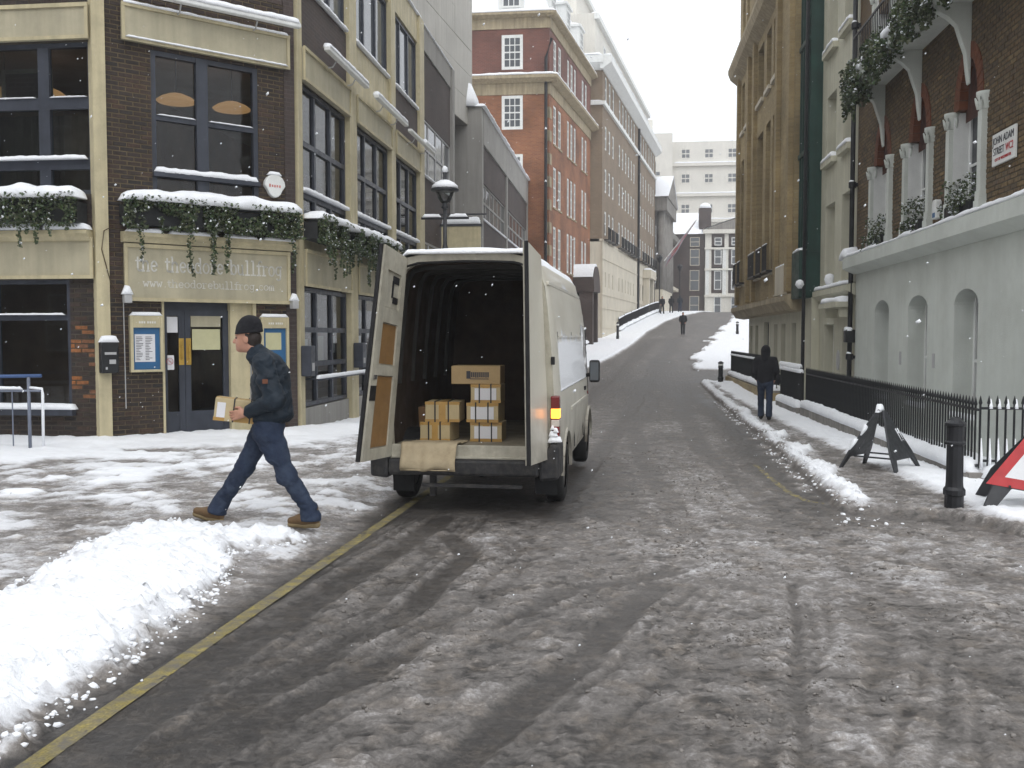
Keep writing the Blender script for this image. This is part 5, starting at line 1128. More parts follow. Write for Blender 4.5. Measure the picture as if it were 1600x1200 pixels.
# ================================================================== STREET FURNITURE
M['iron'] = mat('black_iron', (.012, .013, .016), .4, .3, 8, .002, 60)
M['lamp_dark'] = mat('lamp_post_paint', (.035, .037, .042), .45, .2, 6)
def GZ(x, y): return float(ground(np.array([float(x)]), np.array([float(y)]))[0][0])
def bollard(x, y, h, r, lab, fancy=True, white=True):
    z = GZ(x, y)-.05; t = thing('bollard', lab, 'bollard', (x, y, z), group='bollards'); local(t)
    MB().lathe((0, 0, 0), [(r*1.12, 0), (r*1.12, .16), (r*1.3, .17), (r*1.3, .22), (r*1.05, .25), (r, .3), (r*.98, h*.70), (r*1.02, h*.705)], 12).build('shaft', M['iron'], t, False)
    MB().lathe((0, 0, 0), [(r*1.02, h*.705), (r*1.22, h*.715), (r*1.22, h*.735), (r*1.05, h*.75), (r*1.05, h*.90), (r*1.25, h*.91), (r*1.25, h*.935), (r*.8, h*.965), (r*.6, h*.99), (r*.3, h)], 12).build('cap', M['iron'], t)
    if white: MB().lathe((0, 0, 0), [(r*1.075, h*.80), (r*1.085, h*.82), (r*1.085, h*.86), (r*1.075, h*.88)], 12).build('band', M['white_paint'], t)
    return t
bollard(3.3, 10.02, .95, .082, 'stout black bollard in front of the railings near the triangle sign', white=False)
bollard(3.72, 37.8, .85, .09, 'small bollard with pale band at the far pavement corner')
bollard(8.6, 75, 1.0, .10, 'distant bollard on the snowy verge beyond the side street'); bollard(-.45, 68.5, 1.25, .09, 'slim bollard on the snow below the far left railings')
# lamp post
lx, ly = -3.86, 20.6; lz = GZ(lx, ly)-.05
t = thing('lamp_post', 'black street lamp with snow on its wide lantern behind the van', 'street lamp', (lx, ly, lz)); local(t)
MB().lathe((0, 0, 0), [(.13, 0), (.13, .5), (.09, .6), (.085, 1.2), (.05, 1.35), (.045, 3.6), (.075, 3.66), (.085, 3.72), (.06, 3.80), (.045, 3.86), (.04, 4.62)], 12).build('post', M['lamp_dark'], t, True)
MB().tube([(-.52, 0, 4.42), (.52, 0, 4.42)], .028, 8).build('ladder_bar', M['lamp_dark'], t, True)
snow_strip((-.5, 0, 4.44), (-.08, 0, 4.44), .09, .07, t, 'snow_cap', 1); snow_strip((.08, 0, 4.44), (.5, 0, 4.44), .09, .07, t, 'snow_cap', 2)
MB().lathe((0, 0, 4.62), [(.05, 0), (.09, .03), (.05, .08), (.07, .12)], 12).build('gallery', M['lamp_dark'], t, True)
MB().lathe((0, 0, 4.74), [(.07, 0), (.15, .08), (.20, .24), (.21, .30)], 16).build('globe', M['lamp_glass'], t, True)
cp = MB().lathe((0, 0, 5.03), [(.30, -.03), (.31, .0), (.24, .07), (.12, .13), (.05, .2), (.035, .30), (.05, .36), (.02, .42)], 20).build('canopy', M['lamp_dark'], t, True)
MB().lathe((0, 0, 5.05), [(.29, 0), (.28, .06), (.20, .13), (.10, .18), (.04, .19)], 18).build('snow_cap', M['snow'], cp, True); MB().lathe((0, 0, 5.38), [(.03, 0), (.07, .04), (.06, .12), (.01, .16)], 10).build('snow_cap', M['snow'], cp, True)
# projecting pub sign beyond the lamp
t = thing('hanging_sign', 'cream projecting board with snow on top behind the lamp post', 'sign', (-5.4, 31.4, 4)); MB().box(-6.0, -4.7, 31.38, 31.48, 3.6, 5.2).build('board', M['cream'], t); MB().box(-6.05, -4.65, 31.36, 31.50, 5.2, 5.28).build('frame', M['lamp_dark'], t); snow_strip((-6.0, 31.43, 5.28), (-4.7, 31.43, 5.28), .16, .22, t, 'snow_cap', 2)
MB().tube([(-6.4, 31.43, 5.6), (-4.5, 31.43, 5.6)], .03, 6).build('bracket', M['lamp_dark'], t)
# folding signs
M['sign_plastic'] = mat('dark_grey_plastic', (.030, .032, .036), .5, .25, 8, .001, 60)
M['retro_red'] = mat('sign_red_sheet', (.42, .018, .022), .4, .12, 8); M['retro_white'] = mat('sign_white_sheet', (.66, .67, .68), .45, .10, 6)
def fold_sign(x, y, rot, lab, tri, size=.75):
    z = GZ(x, y)-.02; t = thing('folding_sign', lab, 'road sign', (x, y, z), rot); local(t)
    lean = .26
    def leaf(sg, nm):
        f = lambda a, o, h: (a, sg*(.40-.40*h/.92)+sg*o, h)
        # outline: two feet, a triangular plate
        P = [(-.50, 0), (-.40, 0), (-.28, .20), (.28, .20), (.40, 0), (.50, 0), (.42, .30), (.05, .96), (-.05, .96), (-.42, .30)]
        b = MB(); n = len(P); i = b.pts([f(a*size/.75, 0, h*size/.75) for a, h in P]+[f(a*size/.75, -.03, h*size/.75) for a, h in P])
        b.f.append(tuple(range(i, i+n))); b.f.append(tuple(range(i+2*n-1, i+n-1, -1)))
        for k in range(n): j = (k+1) % n; b.f.append((i+k, i+n+k, i+n+j, i+j))
        return b.build(nm, M['sign_plastic'], t, bevel=.008), f
    k = size/.75
    a1, f = leaf(-1, 'front_leaf'); a2, f2 = leaf(1, 'back_leaf')
    if tri:
        T = [(-.50, .21), (.50, .21), (0, 1.05)]
        c = (0, .21+.84/3)
        ins = lambda q, s_: (c[0]+(q[0]-c[0])*s_, c[1]+(q[1]-c[1])*s_)
        b = MB()
        for u in range(3):
            p, q = T[u], T[(u+1) % 3]; pi, qi = ins(p, .70), ins(q, .70); b.poly([f(p[0]*k, .006, p[1]*k), f(q[0]*k, .006, q[1]*k), f(qi[0]*k, .006, qi[1]*k), f(pi[0]*k, .006, pi[1]*k)])
        b.build('red_border', M['retro_red'], a1); I = [ins(p, .70) for p in T]
        MB().poly([f(p[0]*k, .005, p[1]*k) for p in I]).build('white_face', M['retro_white'], a1)
        b = MB()
        for sg in (-1, 1):                                  # road-narrows symbol: two bent black bars
            L_ = [(sg*.17, .30), (sg*.09, .44), (sg*.05, .54), (sg*.05, .70)]
            for p, q in zip(L_, L_[1:]): b.poly([f((p[0]-.02)*k, .008, p[1]*k), f((p[0]+.02)*k, .008, p[1]*k), f((q[0]+.02)*k, .008, q[1]*k), f((q[0]-.02)*k, .008, q[1]*k)])
        b.build('black_symbol', M['ink'], a1)
    MB().bar((.30*k, -.30*k, .22*k), (.30*k, .30*k, .22*k), .02).bar((-.30*k, -.30*k, .22*k), (-.30*k, .30*k, .22*k), .02).build('stay', M['sign_plastic'], t)
    MB().tube([(-.07, 0, .955*k), (.07, 0, .955*k)], .02, 7).build('hinge', M['sign_plastic'], t)
    return t
t = fold_sign(3.42, 13.3, R(52), 'dark folding sign seen from behind with snow along its edge', False, .62)
E0 = lambda h: (-.46*.62/.75*(1-(h-.3)/.66*.83), .40*(1-h/.92), h*.62/.75)
for h0, h1, w_ in ((.33, .50, .07), (.56, .70, .08)): snow_strip(E0(h0), E0(h1), w_, .07, t, 'snow_cap', int(h0*10))
snow_strip((-.08, .02, .765), (.06, 0, .80), .09, .09, t, 'snow_cap', 3)
for a in (0, .10): MB().bar((.33-a, -.32, .10), (.14-a*.6, -.16, .55), .014, .025).build('snow_on_rib', M['snow'], t)
for k in range(4): MB().bar((.30-.045*k, -.30+.04*k, .17+.11*k), (.22-.042*k, -.30+.04*k, .17+.11*k), .014, .025).build('snow_on_rib', M['snow'], t)
t = fold_sign(4.09, 10.12, R(-14), 'red-bordered triangular road sign at the right picture edge', True, .80); t.rotation_euler = (0, R(8), R(-14)); t.location.z -= .05; t.location.x += .04
# left-hand railings up the hill, with snow on their plinths
def short_rail(p0, p1, lab, gap=.14, h=1.15):
    p0 = Vector((*p0, 0)); p1 = Vector((*p1, 0)); L = (p1-p0).length; d = (p1-p0)/L; z0 = float(gz(p0.y))+.1; z1 = float(gz(p1.y))+.1
    t = thing('railing', lab, 'railing', (p0.x, p0.y, z0), group='railings up the hill'); b = MB(); n = int(L/gap)

    for k in range(n+1):
        q = p0+d*(k*gap); z = z0+(z1-z0)*k*gap/L; MB().box(q.x-.02, q.x+.02, q.y-.02, q.y+.02, z, z+h).build('bar', M['iron'], t)
    a = MB(); a.bar((p0.x, p0.y, z0+h-.12), (p1.x, p1.y, z1+h-.12), .04).build('top_rail', M['iron'], t); MB().bar((p0.x, p0.y, z0+.12), (p1.x, p1.y, z1+.12), .04).build('bottom_rail', M['iron'], t)
    MB().bar((p0.x, p0.y, z0), (p1.x, p1.y, z1), .3, .3).build('plinth', M['stone_grey'], t); snow_strip((p0.x, p0.y, z0+.14), (p1.x, p1.y, z1+.14), .5, .22, t, 'snow_cap', 1, .15); snow_strip((p0.x, p0.y, z0+h-.1), (p1.x, p1.y, z1+h-.1), .12, .1, t, 'snow_cap', 2, .2)
seg = [(-.45, 77.5), (.0, 81.2), (.62, 84.6), (1.25, 88), (1.85, 91.4), (2.45, 94.8), (3.05, 98.2), (3.6, 101.6)]
for k, (a, c) in enumerate(zip(seg, seg[1:])): short_rail(a, ((a[0]+c[0])/2*.06+c[0]*.94, a[1]+(c[1]-a[1])*.94), 'black railing panel number %s up the hill before the stone base' % ('one', 'two', 'three', 'four', 'five', 'six', 'seven')[k] if False else ['black railing panel lowest on the hill, left of the road', 'second black railing panel up the hill from the slim bollard', 'third black railing panel up the hill from the slim bollard', 'middle black railing panel of the row up the hill', 'third black railing panel from the top of the hill', 'second black railing panel from the top of the hill', 'topmost black railing panel by the far porch'][k])
for a, c, lab in (((-3.05, 66), (-2.35, 70.5), 'black railing beside the arched porch behind the van'), ((-2.6, 62), (-2.35, 65.6), 'black railing nearest the van mirror on the far left pavement')): short_rail(a, c, lab)
# flag on the tan building
M['flag_blue'] = mat('flag_blue', (.30, .29, .33), .8, .15, 5); M['flag_red'] = mat('flag_red', (.40, .10, .11), .8, .15, 5); M['flag_white'] = mat('flag_white', (.6, .6, .62), .8, .1, 5)
t = thing('flag', 'red, white and blue flag on a slanting pole far up the street', 'flag', (5.1, 104, 12))
MB().tube([(4.2, 104, 9.6), (7.5, 103.2, 13.8)], .06, 6).build('pole', M['white_paint'], t)
q = lambda a, e: (4.5+2.9*a-.06*e*math.sin(a*9+e)-.10*e, 103.9-.7*a+.12*math.sin(a*9+e*2), 10.0+3.7*a-(.75*(1-a)+.30)*e+.06*math.sin(a*14))
for nm, m, lo, hi, o in (('blue_cloth', 'flag_blue', 0, 1, 0), ('white_stripe', 'flag_white', .33, .67, .02), ('red_stripe', 'flag_red', .41, .59, .04)):
    b = MB()
    for k in range(10):
        a, c = k/10, (k+1)/10; b.quad(*[(p[0], p[1]-o, p[2]) for p in (q(a, lo), q(c, lo), q(c, hi), q(a, hi))])
    b.build(nm, M[m], t)
b = MB()
for s0, s1 in ((0, 1), (1, 0)):
    for k in range(10):
        a, c = k/10, (k+1)/10; e0 = s0+(s1-s0)*a; e1 = s0+(s1-s0)*c; b.quad(*[(p[0], p[1]-.06, p[2]) for p in (q(a, max(0, e0-.07)), q(c, max(0, e1-.07)), q(c, min(1, e1+.07)), q(a, min(1, e0+.07)))])
b.build('red_cross', M['flag_red'], t)
for x, y, lab in ((3.55, 99, 'slim far lamp post by the porch up the hill'), (6.3, 112, 'slim far lamp post below the flag')):
    t = thing('lamp_post', lab, 'street lamp', (x, y, 3.6), group='far lamp posts'); MB().tube([(x, y, 3.6), (x, y, 9.0)], .07, 6).build('post', M['iron'], t); MB().lathe((x, y, 9.0), [(.1, 0), (.3, .5), (.34, .55), (.1, .8)], 8).build('lantern', M['iron'], t)
# ================================================================== THE VAN
def van_paint():
    m = bpy.data.materials.new('dirty_white_van_paint'); m.use_nodes = True; N, L = m.node_tree.nodes, m.node_tree.links
    b = N['Principled BSDF']; b.inputs['Roughness'].default_value = .35; b.inputs['Coat Weight'].default_value = .15
    tc = N.new('ShaderNodeTexCoord'); sp = N.new('ShaderNodeSeparateXYZ'); L.new(tc.outputs['Object'], sp.inputs[0])
    def noise(sc, det=5, scale=(1, 1, 1)):
        mp = N.new('ShaderNodeMapping'); mp.inputs['Scale'].default_value = scale; L.new(tc.outputs['Object'], mp.inputs['Vector'])
        n = N.new('ShaderNodeTexNoise'); n.inputs['Scale'].default_value = sc; n.inputs['Detail'].default_value = det; n.inputs['Roughness'].default_value = .65; L.new(mp.outputs[0], n.inputs['Vector']); return n.outputs['Fac']
    def mapr(x, a, b_, c, d):
        r = N.new('ShaderNodeMapRange'); r.inputs[1].default_value = a; r.inputs[2].default_value = b_; r.inputs[3].default_value = c; r.inputs[4].default_value = d; L.new(x, r.inputs[0]); return r.outputs[0]
    def op(o_, a, b_):
        r = N.new('ShaderNodeMath'); r.operation = o_; r.use_clamp = (o_ != 'ADD')
        for k, q in enumerate((a, b_)):
            if isinstance(q, (int, float)): r.inputs[k].default_value = q
            else: L.new(q, r.inputs[k])
        return r.outputs[0]
    def mix(f, a, b_):
        r = N.new('ShaderNodeMix'); r.data_type = 'RGBA'; L.new(f, r.inputs[0])
        for k, q in ((6, a), (7, b_)):
            if isinstance(q, tuple): r.inputs[k].default_value = (*q, 1)
            else: L.new(q, r.inputs[k])
        return r.outputs[2]
    dirt = op('MULTIPLY', mapr(sp.outputs[2], 1.25, .35, .0, .95), mapr(noise(2.2), .3, .65, .35, 1.1))
    film = mapr(noise(1.3, 6), .35, .7, .10, .38)
    col = mix(film, (.68, .655, .57), (.42, .38, .29)); col = mix(dirt, col, (.115, .098, .075))
    # wind-blown snow stuck to the side: a real deposit with ragged edge
    side = op('MULTIPLY', mapr(sp.outputs[0], .80, .86, 0, 1), mapr(sp.outputs[1], -.75, -.55, 0, 1))
    band = op('MULTIPLY', mapr(sp.outputs[2], 1.20, 1.24, 0, 1), mapr(sp.outputs[2], 2.0, 1.72, 0, 1))
    up = op('MULTIPLY', mapr(sp.outputs[2], 2.30, 2.36, 0, .8), side)
    st = op('MULTIPLY', side, band); st = op('MAXIMUM', st, up)
    nz = op('ADD', mapr(noise(2.6, 5, (1, 1, .55)), .35, .65, -.25, .55), mapr(noise(30, 4), .3, .7, -.18, .18))
    sn = mapr(op('ADD', op('MULTIPLY', st, 1.), op('MULTIPLY', nz, .8)), .80, .98, 0, 1); sn = op('MULTIPLY', sn, mapr(st, .05, .2, 0, 1))
    col = mix(sn, col, (.80, .82, .85)); L.new(col, b.inputs['Base Color'])
    L.new(op('ADD', mapr(dirt, 0, .6, .32, .6), mapr(sn, 0, 1, 0, .4)), b.inputs['Roughness'])
    bp = N.new('ShaderNodeBump'); bp.inputs['Distance'].default_value = .02; L.new(op('MULTIPLY', sn, mapr(noise(26, 4), 0, 1, .4, 1)), bp.inputs['Height']); L.new(bp.outputs[0], b.inputs['Normal'])
    return m
M['van'] = van_paint()
M['van_in'] = mat('van_inner_paint', (.50, .475, .39), .5, .12, 3, streak=.2, grime=(.2, .17, .12), grime_amt=.5)
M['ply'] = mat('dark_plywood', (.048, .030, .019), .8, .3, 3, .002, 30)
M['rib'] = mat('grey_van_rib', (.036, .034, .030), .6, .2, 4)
M['hardboard'] = mat('brown_hardboard', (.27, .15, .055), .6, .12, 3, .001, 60, grime=(.14, .08, .03), grime_amt=.4)
M['floor_mat'] = mat('van_floor', (.26, .23, .17), .7, .25, 3, .002, 50, grime=(.12, .1, .07), grime_amt=.6)
M['bumper'] = mat('black_bumper', (.022, .022, .024), .6, .3, 5, .002, 50, grime=(.10, .09, .075), grime_amt=.5)
M['tyre'] = mat('wet_tyre', (.012, .012, .012), .65, .3, 8, .003, 60)
M['rim'] = mat('dirty_steel_rim', (.11, .105, .10), .5, .3, 8, metal=.4)
M['lens_red'] = mat('red_lens', (.16, .012, .012), .2, .1, 5, spec=.6); M['lens_white'] = mat('clear_lens', (.55, .50, .44), .2, .1, 5, spec=.6)
M['lens_lit'] = emit_mat('lit_amber_lens', (1, .30, .03), 4., (.8, .3, .03))
M['rubber'] = mat('black_rubber', (.012, .012, .013), .7, .2, 8)
VX, VY_ = -1.565, 10.5
VZ = float(gz(10.8))+.005
van = thing('delivery_van', 'dirty white high-roof delivery van with both rear doors open and snow on roof', 'van', (VX, VY_, VZ), R(-2.0)); local(van); van.scale = (.965, 1, 1)
SEC = [(.89, .36), (.955, .42), (.985, .72), (.988, 1.02), (.975, 1.25), (.945, 1.70), (.905, 2.10), (.875, 2.30), (.845, 2.38), (.815, 2.50), (.74, 2.58), (.55, 2.625), (.28, 2.645), (0, 2.65)]
WB = 3.3
def archz(y):
    z = -1
    for c in (0, WB):
        if abs(y-c) < .46: z = max(z, .34+math.sqrt(max(0, .46**2-(y-c)**2))*.98)
    return z
def section(y):
    P = [list(p) for p in SEC]
    az = archz(y)
    for p in P: p[1] = max(p[1], az) if p[1] < 1.0 else p[1]
    if y > 2.5:                                   # cab: roof falls to windscreen and bonnet, nose tapers
        top = np.interp(y, [2.5, 2.95, 3.15, 3.75, 4.15, 4.3], [2.65, 2.58, 2.45, 1.42, 1.12, .85])
        k = np.interp(y, [2.5, 3.4, 4.1, 4.3], [1, .985, .90, .72])
        for p in P:
            p[0] *= k
            if p[1] > top-.03: p[1] = top-.03*(p[1] < 2.6)-(0 if p[0] < .8 else .02)
    if y < -.6:
        for p in P: p[0] -= .035*((-.6-y)/.35)**2
    return P
ysec = sorted(set([round(v, 3) for v in np.concatenate([np.arange(-.95, 2.5, .07), np.arange(2.5, 4.31, .06)])]+[-.46, .46, WB-.46, WB+.46]))
V = []; Q = []; n = len(SEC)
for y in ysec:
    P = section(y); V += [(x, y+(.05*max(0, (z-1.3)/1.3) if y < -.9 else 0), z) for x, z in P]+[(-x, y+(.05*max(0, (z-1.3)/1.3) if y < -.9 else 0), z) for x, z in P[:-1][::-1]]
nn = 2*n-1
for i in range(len(ysec)-1):
    for j in range(nn-1): a = i*nn+j; Q.append((a, a+nn, a+nn+1, a+1))
e = (len(ysec)-1)*nn; Q.append(tuple(range(e, e+nn)))
body = mesh_obj('body', V, Q, M['van'], van, True)
mod = body.modifiers.new('edge', 'EDGE_SPLIT'); mod.split_angle = R(38)
# rear frame around the opening, inner shell
yr = -.95
def opening(k=1.):
    return [(.745, .60), (.785, .66), (.80, 1.0), (.795, 1.3), (.765, 1.75), (.72, 2.2), (.69, 2.40), (.62, 2.515), (.50, 2.545), (.25, 2.555), (0, 2.56)]
ring_o = [(x-.035, yr+.05*max(0, (z-1.3)/1.3), z) for x, z in SEC[1:]]
def resample(P, m):
    P = np.array(P); d = np.r_[0, np.cumsum(np.linalg.norm(np.diff(P, axis=0), axis=1))]; t = np.linspace(0, d[-1], m); return np.stack([np.interp(t, d, P[:, k]) for k in range(P.shape[1])], 1)
RO = resample([(SEC[1][0]-.035, .50)]+[(x-.035 if x > .1 else x, z) for x, z in SEC[2:]], 24); RI = resample(opening(), 24)
b = MB()
sl = lambda z: yr+.05*max(0, (z-1.3)/1.3)
for k in range(23):
    for sg in (1, -1):
        A = [(sg*RO[k][0], sl(RO[k][1]), RO[k][1]), (sg*RO[k+1][0], sl(RO[k+1][1]), RO[k+1][1]), (sg*RI[k+1][0], sl(RI[k+1][1])+.03, RI[k+1][1]), (sg*RI[k][0], sl(RI[k][1])+.03, RI[k][1])]
        C_ = [(sg*RI[k][0], sl(RI[k][1])+.03, RI[k][1]), (sg*RI[k+1][0], sl(RI[k+1][1])+.03, RI[k+1][1]), (sg*RI[k+1][0], sl(RI[k+1][1])+.12, RI[k+1][1]), (sg*RI[k][0], sl(RI[k][1])+.12, RI[k][1])]
        b.poly(A if sg < 0 else A[::-1]); b.poly(C_ if sg < 0 else C_[::-1])
b.box(-.92, .92, yr+.002, yr+.06, .50, .60).build('rear_frame', M['van_in'], van, False)
MB().tube([(x, sl(z)+.03, z) for x, z in [(-p[0]-.012, p[1]) for p in opening()][::1]]+[(p[0]+.012, sl(p[1])+.03, p[1]) for p in opening()[::-1]], .014, 6).build('door_seal', M['rubber'], van, True)
b = MB(); RI2 = [(x+.06 if x > .1 else x, z) for x, z in opening()]
Yi = [yr+.10, 0, 1.2, 2.3]
for y0, y1 in zip(Yi, Yi[1:]):
    for (x, z), (x2, z2) in zip(RI2, RI2[1:]):
        b.poly([(x, y0, z), (x, y1, z), (x2, y1, z2), (x2, y0, z2)]); b.poly([(-x, y0, z), (-x2, y0, z2), (-x2, y1, z2), (-x, y1, z)])
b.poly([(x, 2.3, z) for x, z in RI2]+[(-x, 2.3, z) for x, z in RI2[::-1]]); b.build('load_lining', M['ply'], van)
MB().box(-.82, .82, yr+.05, 2.3, .60, .675).build('load_floor', M['floor_mat'], van)
MB().box(-.80, .80, yr-.002, yr+.05, .585, .70).box(-.78, .78, yr-.03, yr+.02, .565, .59).build('sill_plate', M['van_in'], van, bevel=.006)
for y in (-.45, .1, .65, 1.2, 1.75):
    b = MB()
    for sg in (1, -1):
        for (x, z), (x2, z2) in zip(RI2[3:], RI2[4:]): b.bar((sg*(x-.01), y, z-.01*(z > 2.4)), (sg*(x2-.01), y, z2-.012*(z2 > 2.4)), .035, .06)
    b.build('roof_rib', M['rib'], van)
# bumper, step, underside
MB().box(-.80, .80, yr-.10, yr+.15, .40, .565).build('rear_bumper', M['bumper'], van, bevel=.03)
for sg in (-1, 1): MB().prism([(sg*.80, .36), (sg*1.0, .38), (sg*1.0, .72), (sg*.93, .745), (sg*.80, .60)][::sg], yr-.09, yr+.42).build('bumper_corner', M['bumper'], van, bevel=.03)
MB().box(-.45, .62, yr-.06, yr-.02, .28, .315).build('tow_step', M['bumper'], van); MB().tube([(-.75, 0, .36), (.75, 0, .36)], .06, 8).lathe((0, 0, .30), [(.02, -.06), (.15, 0), (.15, .12), (.02, .18)], 10).build('rear_axle', M['bumper'], van); MB().box(-.40, -.34, yr+.1, yr+.18, .16, .42).build('tow_bracket', M['bumper'], van); MB().box(-.85, .85, -.85, 4.0, .38, .46).build('chassis', M['bumper'], van)
MB().box(-.9, .9, -.5, .5, .58, .62).build('wheel_box', M['rubber'], van)
for sg in (-1, 1):
    for y in (0, WB):
        w = MB(); prof = [(.20, -.10), (.30, -.105), (.335, -.085), (.345, -.05), (.348, 0), (.345, .05), (.335, .085), (.30, .105), (.20, .10)]
        N_ = 28; i0 = 0
        for r, x in prof:
            for k in range(N_): g_ = 2*math.pi*k/N_; w.v.append((sg*.865+x, y+r*math.cos(g_), .345+r*math.sin(g_)))
        for a in range(len(prof)-1):
            for k in range(N_): p, q = a*N_+k, a*N_+(k+1) % N_; w.f.append((p, q, q+N_, p+N_))
        wo = w.build('wheel', M['tyre'], van, True)
        rm = MB(); prof = [(.02, .03), (.06, .05), (.07, .02), (.15, .03), (.18, .07), (.205, .085), (.205, -.08)]
        for r, x in prof:
            for k in range(20): g_ = 2*math.pi*k/20; rm.v.append((sg*(.865+x), y+r*math.cos(g_), .345+r*math.sin(g_)))
        for a in range(len(prof)-1):
            for k in range(20): p, q = a*20+k, a*20+(k+1) % 20; rm.f.append((p, q, q+20, p+20))
        rm.build('rim', M['rim'], wo, True)
        # arch liner and lip
        A = [(y+.46*math.cos(t), .34+.46*.98*math.sin(t)) for t in np.linspace(0, math.pi, 15)]; b = MB(); l = MB()
        for (ya, za), (yb_, zb) in zip(A, A[1:]):
            b.quad((sg*.975, ya, za), (sg*.975, yb_, zb), (sg*.62, yb_, zb), (sg*.62, ya, za)); l.bar((sg*.985, ya, za), (sg*.985, yb_, zb), .04, .035)
        b.build('arch_liner', M['rubber'], van); l.build('arch_lip', M['van'], van)
for sg in (-1, 1):
    MB().box(sg*.80-.12, sg*.80+.12, -.44, -.42, .14, .5).build('mud_flap', M['rubber'], van)
# roof rail step, mouldings, fuel of detail on the right side
for sg in (-1, 1):
    MB().bar((sg*.862, -.86, 2.335), (sg*.862, 2.9, 2.335), .03, .035).build('roof_moulding', M['van'], van, bevel=.006)
    MB().bar((sg*.945, -.55, 1.80), (sg*.945, 2.35, 1.80), .012, .02).build('panel_crease', M['van'], van)
    MB().bar((sg*.975, -.55, 1.24), (sg*.975, 2.35, 1.24), .010, .018).build('panel_crease', M['van'], van)
    MB().bar((sg*.992, .5, .98), (sg*.992, 2.75, .98), .02, .05).build('side_moulding', M['van'], van, bevel=.006)
    for y in (-.55, 1.05, 2.36, 3.25): MB().bar((sg*.981, y, .48 if y > .5 and y < 2.8 else .98), (sg*.93, y, 1.85), .014, .010).build('panel_gap', M['rubber'], van)
    MB().box(sg*.985-.02, sg*.985+.02, 2.44, 2.60, 1.08, 1.13).build('door_handle', M['rubber'], van, bevel=.006)
    q = [(sg*.962, 2.45, 1.36), (sg*.962, 3.28, 1.34), (sg*.935, 2.95, 1.92), (sg*.928, 2.47, 1.96)]
    MB().poly(q if sg > 0 else q[::-1]).build('cab_window', M['dark_glass'], van)
    mi = MB().box(sg*1.09-.075, sg*1.09+.075, 2.98, 3.10, 1.16, 1.47).build('mirror', M['rubber'], van, bevel=.03); MB().bar((sg*.95, 3.05, 1.25), (sg*1.04, 3.04, 1.27), .05).build('mirror_arm', M['rubber'], mi); MB().box(sg*1.09-.06, sg*1.09+.06, 2.974, 2.979, 1.19, 1.44).build('mirror_glass', M['grey_glass'], mi)
ws = MB().poly([(-.84, 3.19, 2.38), (.84, 3.19, 2.38), (.92, 3.72, 1.50), (-.92, 3.72, 1.50)]).build('windscreen', M['dark_glass'], van)
ws.location = (0, .03, .04)
# tail lights
for sg in (-1, 1):
    tl = MB().box(sg*.965-.055, sg*.965+.035, yr-.028, yr+.10, .76, 1.21).build('tail_light', M['lens_red'], van, bevel=.015)
    lit = sg > 0
    MB().box(sg*.965-.05, sg*.965+.037, yr-.032, yr+.09, .985, 1.085).build('indicator', M['lens_lit' if lit else 'lens_white'], tl, bevel=.008)
    MB().box(sg*.965-.05, sg*.965+.037, yr-.031, yr+.09, .905, .975).build('reversing_light', M['lens_white'], tl, bevel=.008)
    MB().box(sg*.93-.02, sg*.93+.02, yr-.02, yr+.02, 1.52, 1.60).build('door_hinge', M['rubber'], van, bevel=.006); MB().box(sg*.93-.02, sg*.93+.02, yr-.02, yr+.02, .70, .78).build('door_hinge', M['rubber'], van, bevel=.006)
for k_, (x_, z_, w_, h_) in enumerate(((.955, .745, .15, .07), (.94, .80, .10, .06), (.965, .84, .06, .05), (.93, .87, .05, .05))): snow_strip((x_-w_/2, yr-.03, z_), (x_+w_/2, yr-.03, z_+.01), .07, h_, van, 'stuck_snow', k_*5, .015, rough=.8)
MB().box(.985, 1.0, 3.0, 3.06, 1.0, 1.04).build('side_repeater', M['lens_red'], van)
